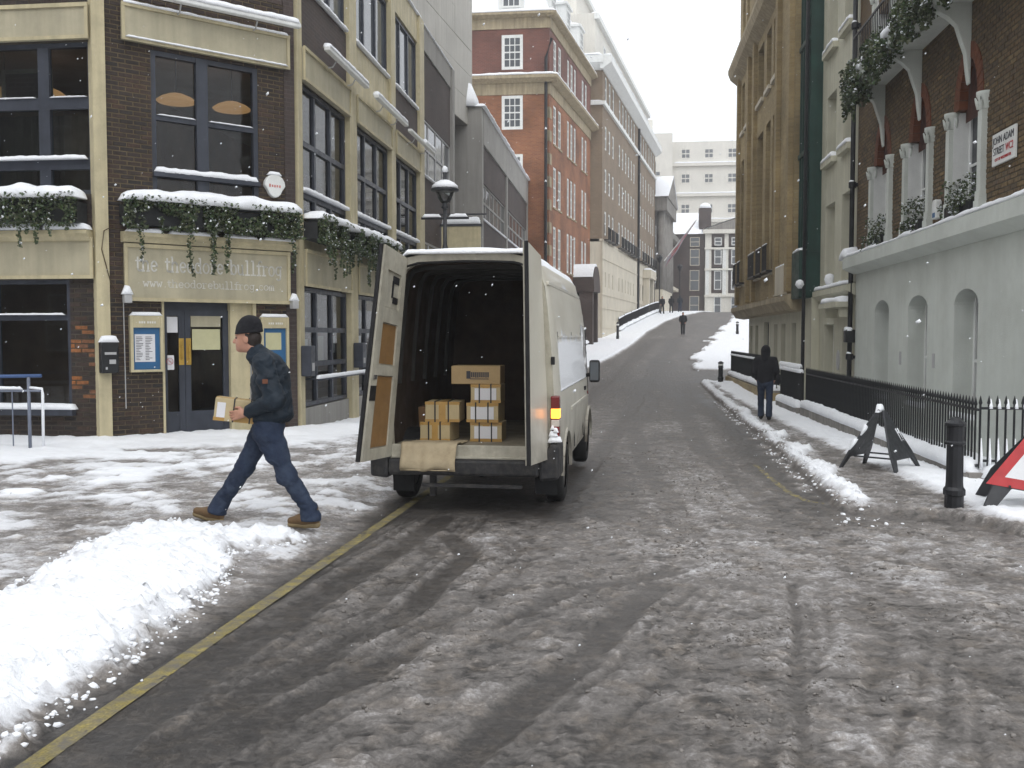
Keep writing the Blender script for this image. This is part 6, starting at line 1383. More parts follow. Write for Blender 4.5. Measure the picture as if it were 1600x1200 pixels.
# rear doors: slabs between hinge line and free edge
def rear_door(hb, ht, tb, tt, nm, inner_sign, lab=None):
    """hb/ht hinge bottom/top, tb/tt free edge bottom/top; the panel is built on that patch"""
    hb, ht, tb, tt = map(np.array, (hb, ht, tb, tt)); nrm = np.cross(tb-hb, ht-hb); nrm = nrm/np.linalg.norm(nrm)*inner_sign
    def pt(u, v, o): 
        # free edge rounded inwards toward the top, as the body side is
        a = hb+(ht-hb)*v; c = tb+(tt-tb)*v
        return tuple(a+(c-a)*u+nrm*o)
    class PF:
        a = 0
        def __call__(self, u, o, v): return pt(u, v, o)
    pf = PF(); b = MB(pf)
    def slab(u0, u1, v0, v1, o0, o1, name, m, parent, bev=0, nu=4, nv=10):
        b = MB(pf); US = np.linspace(u0, u1, nu+1); VS = np.linspace(v0, v1, nv+1)
        for i in range(nu):
            for j in range(nv):
                b.quad((US[i], o1, VS[j]), (US[i+1], o1, VS[j]), (US[i+1], o1, VS[j+1]), (US[i], o1, VS[j+1])); b.quad((US[i], o0, VS[j]), (US[i], o0, VS[j+1]), (US[i+1], o0, VS[j+1]), (US[i+1], o0, VS[j]))
        for i in range(nu):
            for v in (v0, v1): b.quad((US[i], o0, v), (US[i+1], o0, v), (US[i+1], o1, v), (US[i], o1, v))
        for j in range(nv):
            for u in (u0, u1): b.quad((u, o0, VS[j]), (u, o0, VS[j+1]), (u, o1, VS[j+1]), (u, o1, VS[j]))
        return b.build(name, m, parent)
    d = slab(0, 1, 0, 1, 0, .018, nm, M['van'], van)
    # inner pressing: stiles and rails stand proud round the recesses
    for u0, u1, v0, v1 in ((.0, .17, .0, 1), (.76, .97, .0, 1), (.17, .76, .0, .055), (.17, .76, .405, .455), (.17, .76, .655, .725), (.17, .76, .90, 1)): slab(u0, u1, v0, v1, .0185, .052, 'door_pressing', M['van_in'], d)
    slab(.17, .76, .06, .40, .03, .036, 'lower_board', M['hardboard'], d); slab(.17, .76, .46, .65, .026, .032, 'upper_board', M['hardboard'], d)
    slab(.17, .76, .73, .90, .022, .027, 'inner_skin', M['van_in'], d)
    slab(.20, .45, .85, .885, .030, .036, 'hollow', M['rubber'], d); slab(.22, .40, .755, .785, .030, .040, 'latch', M['rubber'], d); slab(.42, .46, .78, .86, .028, .040, 'latch_rod', M['rubber'], d)
    slab(.78, .97, .285, .355, .053, .060, 'reflector_pad', M['rubber'], d); slab(.83, .90, .385, .405, .053, .07, 'lock', M['rim'], d)
    s = MB(pf); 
    for j in range(14): v0, v1 = j/14, (j+1)/14; s.bar((1.0, .02, v0), (1.0, .02, v1), .001) if False else None
    slab(.972, 1.02, .0, 1., -.006, .03, 'edge_seal', M['rubber'], d, nu=1)
    return d
dl = rear_door((-.84, yr+.0, .58), (-.665, yr+.05, 2.60), (-.955, yr-.66, .60), (-.70, yr-.64, 2.68), 'rear_door', -1)
dr = rear_door((.90, yr-.0, .58), (.80, yr+.05, 2.60), (.79, yr-.70, .60), (.76, yr-.68, 2.68), 'rear_door', 1)
# snow along the roof
V = []; Q = []; ysn = np.arange(-.93, 2.95, .08); xsn = np.linspace(-.80, .80, 27)
XS, YS = np.meshgrid(xsn, ysn)
ztop = np.interp(np.abs(XS), [p[0] for p in SEC[::-1]], [p[1] for p in SEC[::-1]]); 
th = (.035+.035*fbm(XS*2, YS*2, 4, 5))*np.clip((.80-np.abs(XS))/.12, 0, 1)**.5*np.clip((YS+.95)/.04, .3, 1)
Z = ztop+th-.006; nx = len(xsn)
I = np.arange(XS.size).reshape(XS.shape); Q = np.stack([I[:-1, :-1], I[:-1, 1:], I[1:, 1:], I[1:, :-1]], -1).reshape(-1, 4)
np_mesh('roof_snow', np.stack([XS, YS, Z], -1).reshape(-1, 3), Q, M['snow'], van)
sn = snow_strip((-.66, yr+.06, 2.635), (.74, yr+.06, 2.63), .10, .05, van, 'roof_snow', 4, rough=.4)
# ---------------------------------------------------------------- cargo
M['card'] = mat('brown_cardboard', (.40, .285, .145), .75, .08, 5, .001, 80, grime=(.28, .19, .09), grime_amt=.3); M['card_pale'] = mat('pale_cardboard', (.47, .38, .22), .75, .07, 5, .001, 80, grime=(.33, .25, .13), grime_amt=.25)
M['card_deep'] = mat('deep_brown_cardboard', (.33, .19, .09), .75, .1, 5, .001, 80); M['tape'] = mat('brown_parcel_tape', (.42, .25, .07), .35, .1, 8); M['strap'] = mat('black_strap', (.02, .02, .022), .5, .2, 9)
VM = Matrix.Translation((VX, VY_, VZ)) @ Matrix.Rotation(R(-2.0), 4, 'Z')
def carton(lab, x, y, z, sx, sy, sz, rot=0, m='card_pale', paper=False, straps=True, smudge=False, tapeband=True, world=None, group='cartons in the van'):
    p = VM @ Vector((x-.085, y, z)) if world is None else Vector(world)
    t = thing('carton', lab, 'box', p, (R(-2)+rot) if world is None else rot, group); local(t)
    a, c = sx/2, sy/2
    MB().box(-a, a, -c, c, 0, sz).build('case', M[m], t, bevel=.006)
    if tapeband: MB().box(-a*.2, a*.2, -c-.002, c+.002, -.001, sz+.002).build('tape', M['tape'], t); MB().box(-a-.002, a+.002, -c-.0015, -c+.03, sz-.03, sz+.0015).box(-a-.002, a+.002, -c-.0015, -c+.03, -.0005, .03).build('edge_tape', M['tape'], t)
    if paper: MB().box(-a*.74, a*.72, -c-.005, -c-.0025, sz*.16, sz*.80).build('paper_label', M['paper'], t)
    if straps:
        for q in (-.42, .36): s = a*q; MB().box(s-.007, s+.007, -c-.008, c+.008, -.002, sz+.008).build('strap', M['strap'], t)
    if smudge:
        b = MB(); r_ = random.Random(2); b.box(-.10, -.055, -c-.004, -c-.002, sz*.30, sz*.72)
        for k in range(9): b.box(-.05+k*.022, -.034+k*.022, -c-.004, -c-.002, sz*.36+.004*r_.random(), sz*.66)
        b.box(-.06, .14, -c-.004, -c-.002, sz*.27, sz*.31); b.build('dark_print', M['ink'], t)
    return t
zf = .678; y0 = -.22
carton('strapped carton with white label, bottom of the right stack in the van', .20, y0+.02, zf, .34, .36, .205, R(1), paper=True)
carton('strapped carton with white label, second from the bottom of the right stack', .175, y0, zf+.208, .345, .36, .205, R(-2), paper=True)
carton('strapped carton with white label, just under the wide brown carton', .20, y0, zf+.416, .32, .35, .195, R(1), paper=True)
carton('wide plain brown carton on top of the right stack, with dark print', .09, y0+.02, zf+.614, .53, .36, .195, R(1), m='card', straps=False, smudge=True, tapeband=False)
carton('strapped pale carton with tape, lower one of the left stack', -.33, y0-.02, zf, .33, .40, .205, R(-3)); carton('strapped pale carton with tape, upper one of the left stack', -.275, y0+.0, zf+.208, .37, .40, .215, R(3))
carton('deep brown carton in shadow at the left inside the van', -.58, .65, zf, .42, .42, .30, 0, m='card_deep', straps=False, tapeband=False)
# cloth hung over the sill, bag beside it
M['cloth'] = mat('beige_sacking', (.43, .355, .235), .95, .10, 4, .003, 90, grime=(.24, .18, .11), grime_amt=.5)
t = thing('sacking_cloth', 'beige cloth hung over the rear sill of the van', 'cloth', VM @ Vector((-.34, yr, .55)), R(-2)); local(t)
prof = [(.55, .685), (.25, .69), (.08, .715), (-.02, .722), (-.055, .70), (-.075, .64), (-.10, .58), (-.125, .545), (-.125, .50), (-.12, .455)]
us = np.linspace(-.30, .27, 26); V = []; tt = resample(prof, 26)
for j, (d_, z_) in enumerate(tt):
    for u in us: w = .010*math.sin(u*23+j*.2)*(j/26)+.006*math.sin(u*51); V.append((u+.012*math.sin(j*.5)*(u), d_+w*(1 if j > 8 else .2), z_-.55+(.012*math.sin(u*17) if j > 23 else 0)+.004*math.sin(u*31+j)))
I = np.arange(26*26).reshape(26, 26); Q = np.stack([I[:-1, :-1], I[:-1, 1:], I[1:, 1:], I[1:, :-1]], -1).reshape(-1, 4)
co_ = np_mesh('drape', np.array(V), Q, M['cloth'], t); m_ = co_.modifiers.new('thick', 'SOLIDIFY'); m_.thickness = .006
MB().tube([(us[0], -.121, -.095), (us[-1], -.121, -.095)], .006, 5).build('hem', M['cloth'], t)
# ================================================================== PEOPLE
def surface_nets(F, org, h):
    s = F < 0; nx, ny, nz = F.shape
    c = np.zeros((nx-1, ny-1, nz-1), np.int8)
    for i in (0, 1):
        for j in (0, 1):
            for k in (0, 1): c += s[i:nx-1+i, j:ny-1+j, k:nz-1+k]
    act = (c > 0) & (c < 8); idx = np.full(act.shape, -1, np.int64); n = int(act.sum()); idx[act] = np.arange(n)
    A = np.argwhere(act); pos = np.zeros((n, 3)); cnt = np.zeros(n)
    corners = [(i, j, k) for i in (0, 1) for j in (0, 1) for k in (0, 1)]
    for a in corners:
        for ax in range(3):
            if a[ax]: continue
            b = list(a); b[ax] = 1
            fa = F[A[:, 0]+a[0], A[:, 1]+a[1], A[:, 2]+a[2]]; fb = F[A[:, 0]+b[0], A[:, 1]+b[1], A[:, 2]+b[2]]
            m = (fa < 0) != (fb < 0); t = np.where(m, fa/(fa-fb+1e-12), 0)
            p = np.array(a, float)[None].repeat(n, 0); p[:, ax] += t
            pos[m] += p[m]; cnt += m
    V = (A+pos/cnt[:, None])*h+np.array(org); Q = []
    for ax in range(3):
        sl0 = [slice(None)]*3; sl1 = [slice(None)]*3; sl0[ax] = slice(0, -1); sl1[ax] = slice(1, None)
        d = s[tuple(sl0)] != s[tuple(sl1)]; E_ = np.argwhere(d); u, v = (ax+1) % 3, (ax+2) % 3
        E_ = E_[(E_[:, u] > 0) & (E_[:, v] > 0) & (E_[:, u] < F.shape[u]-1) & (E_[:, v] < F.shape[v]-1)]
        def cell(du, dv):
            q = E_.copy(); q[:, u] -= du; q[:, v] -= dv; return idx[q[:, 0], q[:, 1], q[:, 2]]
        q = np.stack([cell(1, 1), cell(0, 1), cell(0, 0), cell(1, 0)], 1); neg = s[E_[:, 0], E_[:, 1], E_[:, 2]]
        q[~neg] = q[~neg][:, ::-1]; Q.append(q)
    return V, np.concatenate(Q)
def sdf_part(name, prims, h, m, parent, wrinkle=0., ws=9., cut=None):
    """one continuous skin grown over tapered limbs and ellipsoids"""
    lo = np.full(3, 1e9); hi = -lo; B = []
    for p in prims:
        if p[0] == 'c': a, b_ = np.array(p[1], float), np.array(p[2], float); r = max(p[3], p[4]); l, u = np.minimum(a, b_)-r, np.maximum(a, b_)+r
        else: a = np.array(p[1], float); r_ = np.array(p[2], float); l, u = a-r_.max(), a+r_.max()
        B.append((l, u)); lo = np.minimum(lo, l); hi = np.maximum(hi, u)
    lo = lo-.06; hi = hi+.06; nn = np.ceil((hi-lo)/h).astype(int)+1
    F = np.full(nn, 1., np.float32); ax = [lo[k]+h*np.arange(nn[k]) for k in range(3)]
    for p, (l, u) in zip(prims, B):
        k = p[5] if p[0] == 'c' else p[3]
        pad = k+4*h; sl = tuple(slice(max(0, int((l[q]-pad-lo[q])/h)), min(nn[q], int((u[q]+pad-lo[q])/h)+2)) for q in range(3))
        X, Y, Z = np.meshgrid(ax[0][sl[0]], ax[1][sl[1]], ax[2][sl[2]], indexing='ij')
        if p[0] == 'c':
            a, b_ = np.array(p[1], float), np.array(p[2], float); d = b_-a; L2 = d@d+1e-12
            t = np.clip(((X-a[0])*d[0]+(Y-a[1])*d[1]+(Z-a[2])*d[2])/L2, 0, 1)
            D = np.sqrt((X-a[0]-t*d[0])**2+(Y-a[1]-t*d[1])**2+(Z-a[2]-t*d[2])**2)-(p[3]+(p[4]-p[3])*t)
        else:
            a, r_ = np.array(p[1], float), np.array(p[2], float); x, y, z = X-a[0], Y-a[1], Z-a[2]
            if len(p) > 4:                                   # pitch about the y axis
                cs, sn_ = math.cos(p[4]), math.sin(p[4]); x, z = cs*x-sn_*z, sn_*x+cs*z
            k0 = np.sqrt((x/r_[0])**2+(y/r_[1])**2+(z/r_[2])**2)+1e-9; k1 = np.sqrt((x/r_[0]**2)**2+(y/r_[1]**2)**2+(z/r_[2]**2)**2)+1e-9
            D = k0*(k0-1)/k1
        f = F[sl]
        if k < 0:   F[sl] = np.maximum(f, -D)                # negative blend: carve
        else:
            hh = np.clip(.5+.5*(f-D)/max(k, 1e-6), 0, 1); F[sl] = f*(1-hh)+D*hh-k*hh*(1-hh)
    if wrinkle:
        X, Y, Z = np.meshgrid(*ax, indexing='ij')
        near = np.abs(F) < .04; x, y, z = X[near], Y[near], Z[near]
        F[near] += wrinkle*(2*fbm(x*ws+z*ws*.7+3, z*ws*1.4+y*ws, 3, 7)-1)
        if wrinkle > .01:                                    # sharper cloth creases
            cr_ = np.abs(2*fbm(x*ws*1.3-z*ws*1.9+y*4+9, z*ws*1.1+x*ws*.6+y*ws*.5, 2, 19)-1); F[near] += .006*np.clip(1-cr_*5, 0, 1)
    if cut is not None:
        X, Y, Z = np.meshgrid(*ax, indexing='ij'); F = np.maximum(F, cut(X, Y, Z))
    V, Q = surface_nets(F, lo, h)
    return np_mesh(name, V, Q, m, parent)
M['skin'] = mat('skin', (.46, .24, .165), .5, .12, 9, .001, 90); M['skin_cold'] = mat('cold_hand_skin', (.48, .20, .15), .5, .12, 9, .001, 90)
M['jacket'] = mat('navy_jacket', (.010, .018, .028), .6, .25, 6, .003, 60, spec=.25, fine=.15); M['jeans'] = mat('blue_jeans', (.022, .032, .058), .85, .3, 4, .002, 160, spec=.2, fine=.3, grime=(.06, .08, .12), grime_amt=.6)
M['wool'] = mat('black_wool', (.008, .008, .011), .95, .3, 40, .004, 140); M['boot'] = mat('tan_boot', (.14, .085, .04), .7, .2, 8, .002, 60); M['sole'] = mat('boot_sole', (.25, .19, .10), .8, .2, 8)
M['hair'] = mat('dark_hair', (.02, .013, .01), .6, .2, 20, .003, 100); M['belt'] = mat('black_belt', (.012, .012, .014), .5, .2, 9); M['eye'] = mat('eye', (.02, .017, .015), .25, .1, 9); M['badge'] = mat('sleeve_badge', (.16, .06, .03), .7, .2, 20)
# the man: x forward, y to his left (towards the camera), z up
px, py = -3.16, 8.12; pz = GZ(px, py)-.015
man = thing('person', 'man in navy jacket, jeans and black wool hat walking with a parcel', 'person', (px, py, pz), R(186.65)); local(man); man.scale = (1.035, 1.0, 1.035)
J = dict(hipL=(-.06, .09, .90), hipR=(-.03, -.09, .90), kneL=(-.22, .11, .46), ankL=(-.42, .10, .115), kneR=(.18, -.09, .49), ankR=(.42, -.10, .13),
         pel=(-.06, 0, .93), chest=(-.06, 0, 1.26), neck=(.03, 0, 1.455), head=(.125, 0, 1.595), shL=(-.07, .20, 1.385), shR=(-.01, -.19, 1.385), elL=(-.185, .285, 1.10), elR=(.02, -.29, 1.11), wrL=(.065, .21, .985), wrR=(.20, -.19, .955))
hx, hy, hz = J['head']
P = [('c', J['hipL'], J['kneL'], .075, .052, .02), ('c', J['kneL'], J['ankL'], .05, .038, .02), ('c', J['hipR'], J['kneR'], .075, .052, .02), ('c', J['kneR'], J['ankR'], .05, .038, .02),
     ('e', (-.06, 0, .96), (.11, .145, .13), .03), ('e', (-.055, 0, 1.2), (.105, .15, .22), .04), ('c', (-.06, .0, 1.33), J['neck'], .09, .06, .04), ('c', J['neck'], (hx-.03, 0, hz-.06), .058, .058, .02),
     ('c', J['shL'], J['elL'], .05, .042, .02), ('c', J['elL'], J['wrL'], .04, .029, .02), ('c', J['shR'], J['elR'], .05, .042, .02), ('c', J['elR'], J['wrR'], .04, .029, .02),
     # head: skull, jaw, chin, nose, brow, lips, cheek, ears
     ('e', (hx-.012, 0, hz+.02), (.098, .076, .108), .015, .25), ('e', (hx+.03, 0, hz-.055), (.062, .058, .066), .03, .3), ('e', (hx+.062, 0, hz-.095), (.026, .028, .022), .02), ('c', (hx+.082, 0, hz+.008), (hx+.106, 0, hz-.030), .010, .014, .012),
     ('e', (hx+.102, 0, hz-.034), (.013, .017, .010), .008), ('e', (hx+.072, 0, hz+.025), (.022, .052, .012), .012), ('e', (hx+.083, 0, hz-.062), (.011, .023, .006), .006), ('e', (hx+.080, 0, hz-.075), (.011, .021, .007), .006),
     ('e', (hx-.012, .076, hz-.012), (.022, .010, .033), .006), ('e', (hx-.012, -.076, hz-.012), (.022, .010, .033), .006)]
def hand(w, along, palm, out, thumb, L=1., curl=(.5, .9, .8)):
    """five separate fingers; along = forearm direction, palm = palm normal, out = across the knuckles toward the index"""
    w, f, n, o = (np.array(q, float) for q in (w, along, palm, out)); f /= np.linalg.norm(f); o = o-f*(o@f); o /= np.linalg.norm(o); n = np.cross(f, o)*np.sign(np.dot(np.cross(f, o), n))
    out_ = [('c', w, w+f*.035, .027, .028, .01)]
    for k in (-1.5, -.5, .5, 1.5): out_.append(('c', w+f*.025+o*k*.012, w+f*.088+o*k*.0195, .0165, .0125, .012))
    for k, l in ((1.5, .072), (.5, .080), (-.5, .075), (-1.5, .060)):
        p = w+f*.090+o*k*.0205; d = f.copy(); a = 0; seg = (l*.45*L, l*.32*L, l*.26*L); r = (.0098, .0090, .0082, .0072)
        for q in range(3):
            a += curl[q]; dd = f*math.cos(a)+n*math.sin(a)+o*k*.03; dd /= np.linalg.norm(dd); e = p+dd*seg[q]; out_.append(('c', p, e, r[q], r[q+1], .004)); p = e
    t0 = w+f*.028+o*.026; t1 = t0+(f*.5+o*.62+n*.35)*.042*L; t2 = t1+(f*.85+o*.18+n*thumb)*.034; t3 = t2+(f*.9-o*.05+n*thumb)*.026
    return out_+[('c', t0, t1, .0155, .0125, .012), ('c', t1, t2, .0115, .0105, .005), ('c', t2, t3, .0105, .0085, .005)]
# near (left) hand holds the side of the box, thumb up; far hand under the front
P += hand((.085, .205, .975), (.80, -.10, -.16), (0, -1, -.1), (0.0, .0, 1), .3, 1., (.18, .35, .35)); P += hand((.22, -.185, .94), (.75, .35, -.30), (0, .5, 1), (.2, -.9, .3), .2, 1., (.2, .3, .3))
body_ = sdf_part('body', P, .0055, M['skin'], man)
for sg in (-1, 1): MB().lathe((hx+.077, sg*.033, hz+.002), [(.002, -.008), (.010, -.004), (.011, 0), (.010, .004), (.002, .008)], 8).build('eye', M['eye'], man, True)
sdf_part('hair', [('e', (hx-.05, 0, hz-.0), (.075, .080, .085), .01), ('c', (hx-.015, .073, hz+.03), (hx-.02, .074, hz-.01), .012, .008, .01), ('c', (hx-.015, -.073, hz+.03), (hx-.02, -.074, hz-.01), .012, .008, .01), ('e', (hx-.085, 0, hz-.07), (.03, .05, .03), .02)], .007, M['hair'], man, .003, 30)
sdf_part('wool_hat', [('e', (hx-.022, 0, hz+.060), (.113, .095, .115), .01, .12), ('e', (hx-.036, 0, hz+.12), (.085, .078, .075), .04, .12), ('e', (hx-.020, 0, hz+.035), (.116, .098, .05), .02, .16)], .007, M['wool'], man, .0045, 30, cut=lambda X, Y, Z: (hz+.040-.10*(X-hx))-Z)
jk = [('e', (-.075, 0, 1.24), (.165, .21, .215), .05, -.10), ('e', (-.085, 0, 1.06), (.172, .205, .18), .06), ('e', (-.085, 0, .94), (.182, .208, .10), .05), ('c', (-.06, .13, 1.37), (-.04, -.13, 1.37), .095, .095, .05), ('c', (-.03, 0, 1.38), (.045, 0, 1.475), .105, .082, .04),
      ('c', (.07, .05, 1.43), (.07, -.05, 1.43), .05, .05, .03),
      ('c', J['shL'], J['elL'], .088, .076, .03), ('c', J['elL'], (.055, .215, .99), .074, .054, .02), ('c', J['shR'], J['elR'], .088, .076, .03), ('c', J['elR'], (.19, -.195, .96), .074, .054, .02),
      ('c', (-.10, .245, 1.24), (-.15, .265, 1.15), .086, .082, .02), ('c', (-.18, .295, 1.08), (-.12, .27, 1.06), .073, .07, .02), ('e', (.03, 0, .90), (.08, .14, .05), .04)]
sdf_part('jacket', jk, .008, M['jacket'], man, .016, 8., cut=lambda X, Y, Z: np.maximum((.875-.04*X)-Z, -np.sqrt((X-.075)**2+Y**2+((Z-1.56)*.8)**2)+.072))
MB().box(-.135, -.092, .346, .352, 1.225, 1.262).build('sleeve_badge', M['badge'], man); MB().bar((.10, 0, .93), (.088, 0, 1.40), .012, .012, (0, 1, 0)).build('zip', M['grey_box'], man)
sdf_part('belt', [('e', (-.06, 0, .885), (.145, .178, .035), .01)], .009, M['belt'], man)
tr = [('e', (-.06, 0, .85), (.140, .172, .10), .04), ('c', J['hipL'], J['kneL'], .108, .080, .05), ('c', J['kneL'], (-.405, .10, .16), .079, .070, .03), ('c', (-.405, .1, .16), (-.422, .1, .085), .073, .088, .02), ('c', J['hipR'], J['kneR'], .108, .080, .05), ('c', J['kneR'], (.395, -.10, .175), .079, .070, .03), ('c', (.395, -.10, .175), (.422, -.1, .10), .073, .085, .02), ('c', (-.03, .09, .80), (-.12, .1, .62), .10, .09, .04), ('e', (-.21, .105, .40), (.075, .07, .05), .04)]
sdf_part('jeans', tr, .008, M['jeans'], man, .014, 8., cut=lambda X, Y, Z: np.maximum(Z-.905, np.where(X > 0, .075+.28*(X-.41), .055)-Z))
def boot(ank, pitch, name='boot'):
    a = np.array(ank); c, s = math.cos(pitch), math.sin(pitch); q = lambda x, z: (a[0]+c*x-s*z, a[1], a[2]+s*x+c*z)
    o = sdf_part(name, [('c', q(-.01, -.02), q(-.01, .04), .052, .052, .02), ('c', q(-.035, -.055), q(.06, -.055), .042, .044, .02), ('c', q(.06, -.058), q(.165, -.068), .044, .034, .03), ('e', q(.05, -.04), (.09, .045, .04), .02)], .008, M['boot'], man)
    sdf_part('sole', [('c', q(-.05, -.096), q(.05, -.098), .032, .030, .01), ('c', q(.05, -.098), q(.17, -.095), .034, .028, .01)], .008, M['sole'], o)
boot((-.425, .10, .118), 0.02); boot((.425, -.10, .125), .26)
# the parcel he carries
ct = Matrix.Translation((px, py, pz)) @ Matrix.Rotation(R(186.65), 4, 'Z')
c = ct @ Vector((.215, .03, .925))
t = thing('parcel', 'taped cardboard parcel with white label held by the walking man', 'box', c, R(186.65+10)); local(t); t.rotation_euler = (0, R(-7), R(186.65+12))
MB().box(-.19, .19, -.135, .135, 0, .195).build('case', M['card_pale'], t, bevel=.006); MB().box(-.192, .192, -.045, .045, -.002, .197).build('tape', M['tape'], t); MB().box(.10, .1935, -.1372, .1372, .0, .03).box(-.192, .03, .1355, .1375, .0, .10).build('edge_tape', M['tape'], t)
MB().box(.1925, .195, -.105, .075, .03, .16).build('paper_label', M['paper'], t); MB().box(.10, .17, .1355, .138, .03, .16).build('side_label', M['paper'], t)
for x in (-.11, .03): MB().box(x-.006, x+.006, -.139, .139, -.004, .199).build('strap', M['strap'], t)
# other people, plainer because they are far off
def walker(x, y, rot, lab, H=1.72, stride=.18, hood=True, coat='wool', legs='jeans', bag=False, long=.80, off=0.):
    z = GZ(x, y)+off; t = thing('person', lab, 'person', (x, y, z), rot, group='people walking'); local(t); k = H/1.75; sc = lambda q: tuple(v*k for v in q)
    hL, hR = (0, .09, .92), (0, -.09, .92); aL, aR = (stride, .10, .09), (-stride, -.10, .10); kL_, kR_ = (stride*.7, .10, .50), (-stride*.35, -.10, .49); hd = (.04, 0, 1.60)
    B = [('c', hL, kL_, .075, .05, .02), ('c', kL_, aL, .05, .038, .02), ('c', hR, kR_, .075, .05, .02), ('c', kR_, aR, .05, .038, .02), ('e', (0, 0, 1.2), (.1, .15, .3), .04), ('c', (0, 0, 1.4), (.03, 0, 1.55), .055, .055, .02), ('e', hd, (.095, .075, .12), .02), ('c', (.12, 0, 1.6), (.135, 0, 1.57), .012, .014, .01),
         ('c', (0, .19, 1.38), (-.03, .25, 1.12), .05, .04, .02), ('c', (-.03, .25, 1.12), (.09, .20, .95), .04, .03, .02), ('c', (0, -.19, 1.38), (-.03, -.25, 1.12), .05, .04, .02), ('c', (-.03, -.25, 1.12), (.09, -.2, .95), .04, .03, .02)]
    B += hand((.09, .20, .95), (.4, -.1, -.6), (0, -1, 0), (.8, 0, .4), .2, 1, (.4, .5, .5))+hand((.09, -.20, .95), (.4, .1, -.6), (0, 1, 0), (.8, 0, .4), .2, 1, (.4, .5, .5))
    sz = lambda L: [tuple([p[0], sc(p[1]), (sc(p[2]) if p[0] == 'e' else sc(p[2]))]+[v*k for v in p[3:5 if p[0] == 'c' else 4]]+list(p[5:] if p[0] == 'c' else p[4:])) for p in L]
    sdf_part('body', sz(B), .009, M['skin'], t)
    C_ = [('e', (-.01, 0, 1.22), (.145, .20, .24), .05), ('e', (0, 0, .98), (.155, .19, .22), .05), ('c', (0, .15, 1.39), (0, -.15, 1.39), .09, .09, .05), ('c', (0, .2, 1.38), (-.03, .26, 1.12), .083, .07, .03), ('c', (-.03, .26, 1.12), (.075, .205, .97), .068, .05, .02), ('c', (0, -.2, 1.38), (-.03, -.26, 1.12), .083, .07, .03), ('c', (-.03, -.26, 1.12), (.075, -.205, .97), .068, .05, .02), ('c', (0, 0, 1.4), (.02, 0, 1.5), .10, .08, .04)]
    sdf_part('coat', sz(C_), .014, M[coat], t, .008, 8, cut=lambda X, Y, Z: long*k-Z)
    if hood: sdf_part('hood', sz([('e', (.015, 0, 1.61), (.128, .112, .145), .02), ('c', (-.02, 0, 1.5), (-.05, 0, 1.42), .1, .09, .04), ('e', (.14, 0, 1.60), (.08, .068, .10), -.001)]), .012, M[coat], t, .004, 10)
    else: sdf_part('hair', sz([('e', (.025, 0, 1.64), (.10, .083, .10), .01)]), .012, M['hair'], t)
    T_ = [('e', (0, 0, .86), (.135, .165, .10), .04), ('c', hL, kL_, .10, .075, .04), ('c', kL_, (aL[0], .1, .10), .073, .075, .02), ('c', hR, kR_, .10, .075, .04), ('c', kR_, (aR[0], -.1, .11), .073, .075, .02)]
    sdf_part('trousers', sz(T_), .014, M[legs], t, .006, 9, cut=lambda X, Y, Z: .06*k-Z)
    for a, s in ((aL, 1), (aR, -1)): sdf_part('shoe', sz([('c', (a[0]-.05, a[1], .045), (a[0]+.06, a[1], .045), .042, .042, .02), ('c', (a[0]+.06, a[1], .045), (a[0]+.15, a[1], .04), .044, .034, .02)]), .012, M['wool'], t)
    if bag: sdf_part('shoulder_bag', sz([('e', (-.02, -.30, .95), (.15, .06, .14), .02)]), .014, M['wool'], t)
    return t
walker(3.17, 22.15, R(78), 'pedestrian in a black hooded coat on the right-hand pavement', 1.68, .12, True, 'wool', 'jeans', True)
walker(4.57, 76.2, R(-100), 'lone man in a dark coat walking down the middle of the hill', 1.76, .16, False, 'wool', 'wool', False, .6)
walker(3.75, 97.0, R(-70), 'leftmost dark figure at the top of the far left pavement', 1.75, .14, False, 'wool', 'wool', False, .7); walker(4.75, 99.0, R(100), 'dark figure second from the left at the hilltop', 1.72, .14, True, 'wool', 'wool', False, .7)
walker(5.75, 101.5, R(95), 'dark figure at the hilltop near the flagpole base', 1.70, .14, True, 'jacket', 'jeans', False, .8)

# ================================================================== LOOSE CLODS OF SNOW AND SLUSH
M['slush'] = mat('dirty_slush_crumb', (.20, .185, .17), .6, .35, 7, .004, 90, grime=(.09, .08, .07), grime_amt=.6)
ph = (1+5**.5)/2; IC = np.array([(-1, ph, 0), (1, ph, 0), (-1, -ph, 0), (1, -ph, 0), (0, -1, ph), (0, 1, ph), (0, -1, -ph), (0, 1, -ph), (ph, 0, -1), (ph, 0, 1), (-ph, 0, -1), (-ph, 0, 1)])/1.9
IF = np.array([(0, 11, 5), (0, 5, 1), (0, 1, 7), (0, 7, 10), (0, 10, 11), (1, 5, 9), (5, 11, 4), (11, 10, 2), (10, 7, 6), (7, 1, 8), (3, 9, 4), (3, 4, 2), (3, 2, 6), (3, 6, 8), (3, 8, 9), (4, 9, 5), (2, 4, 11), (6, 2, 10), (8, 6, 7), (9, 8, 1)])
def clods(name, x, y, size, mt, lab, seed):
    r_ = np.random.default_rng(seed); n = len(x); h, c, _, _ = ground(x, y)
    s = size*(.4+1.5*r_.uniform(0, 1, n)**2.5)[:, None, None]*r_.uniform(.7, 1.25, (n, 1, 3)); s[:, :, 2] *= .7
    V = IC[None]*s*(1+r_.uniform(-.38, .38, (n, 12, 1))); a = r_.uniform(0, 6.28, n); ca, sa = np.cos(a)[:, None], np.sin(a)[:, None]
    V = np.stack([V[:, :, 0]*ca-V[:, :, 1]*sa, V[:, :, 0]*sa+V[:, :, 1]*ca, V[:, :, 2]], -1)+np.stack([x, y, h+size*.12], -1)[:, None]
    o = stuff(np_mesh(name, V.reshape(-1, 3), (IF[None]+12*np.arange(n)[:, None, None]).reshape(-1, 3), M[mt], None, True)); tag(o, lab, 'snow' if mt == 'snow' else 'slush'); return o
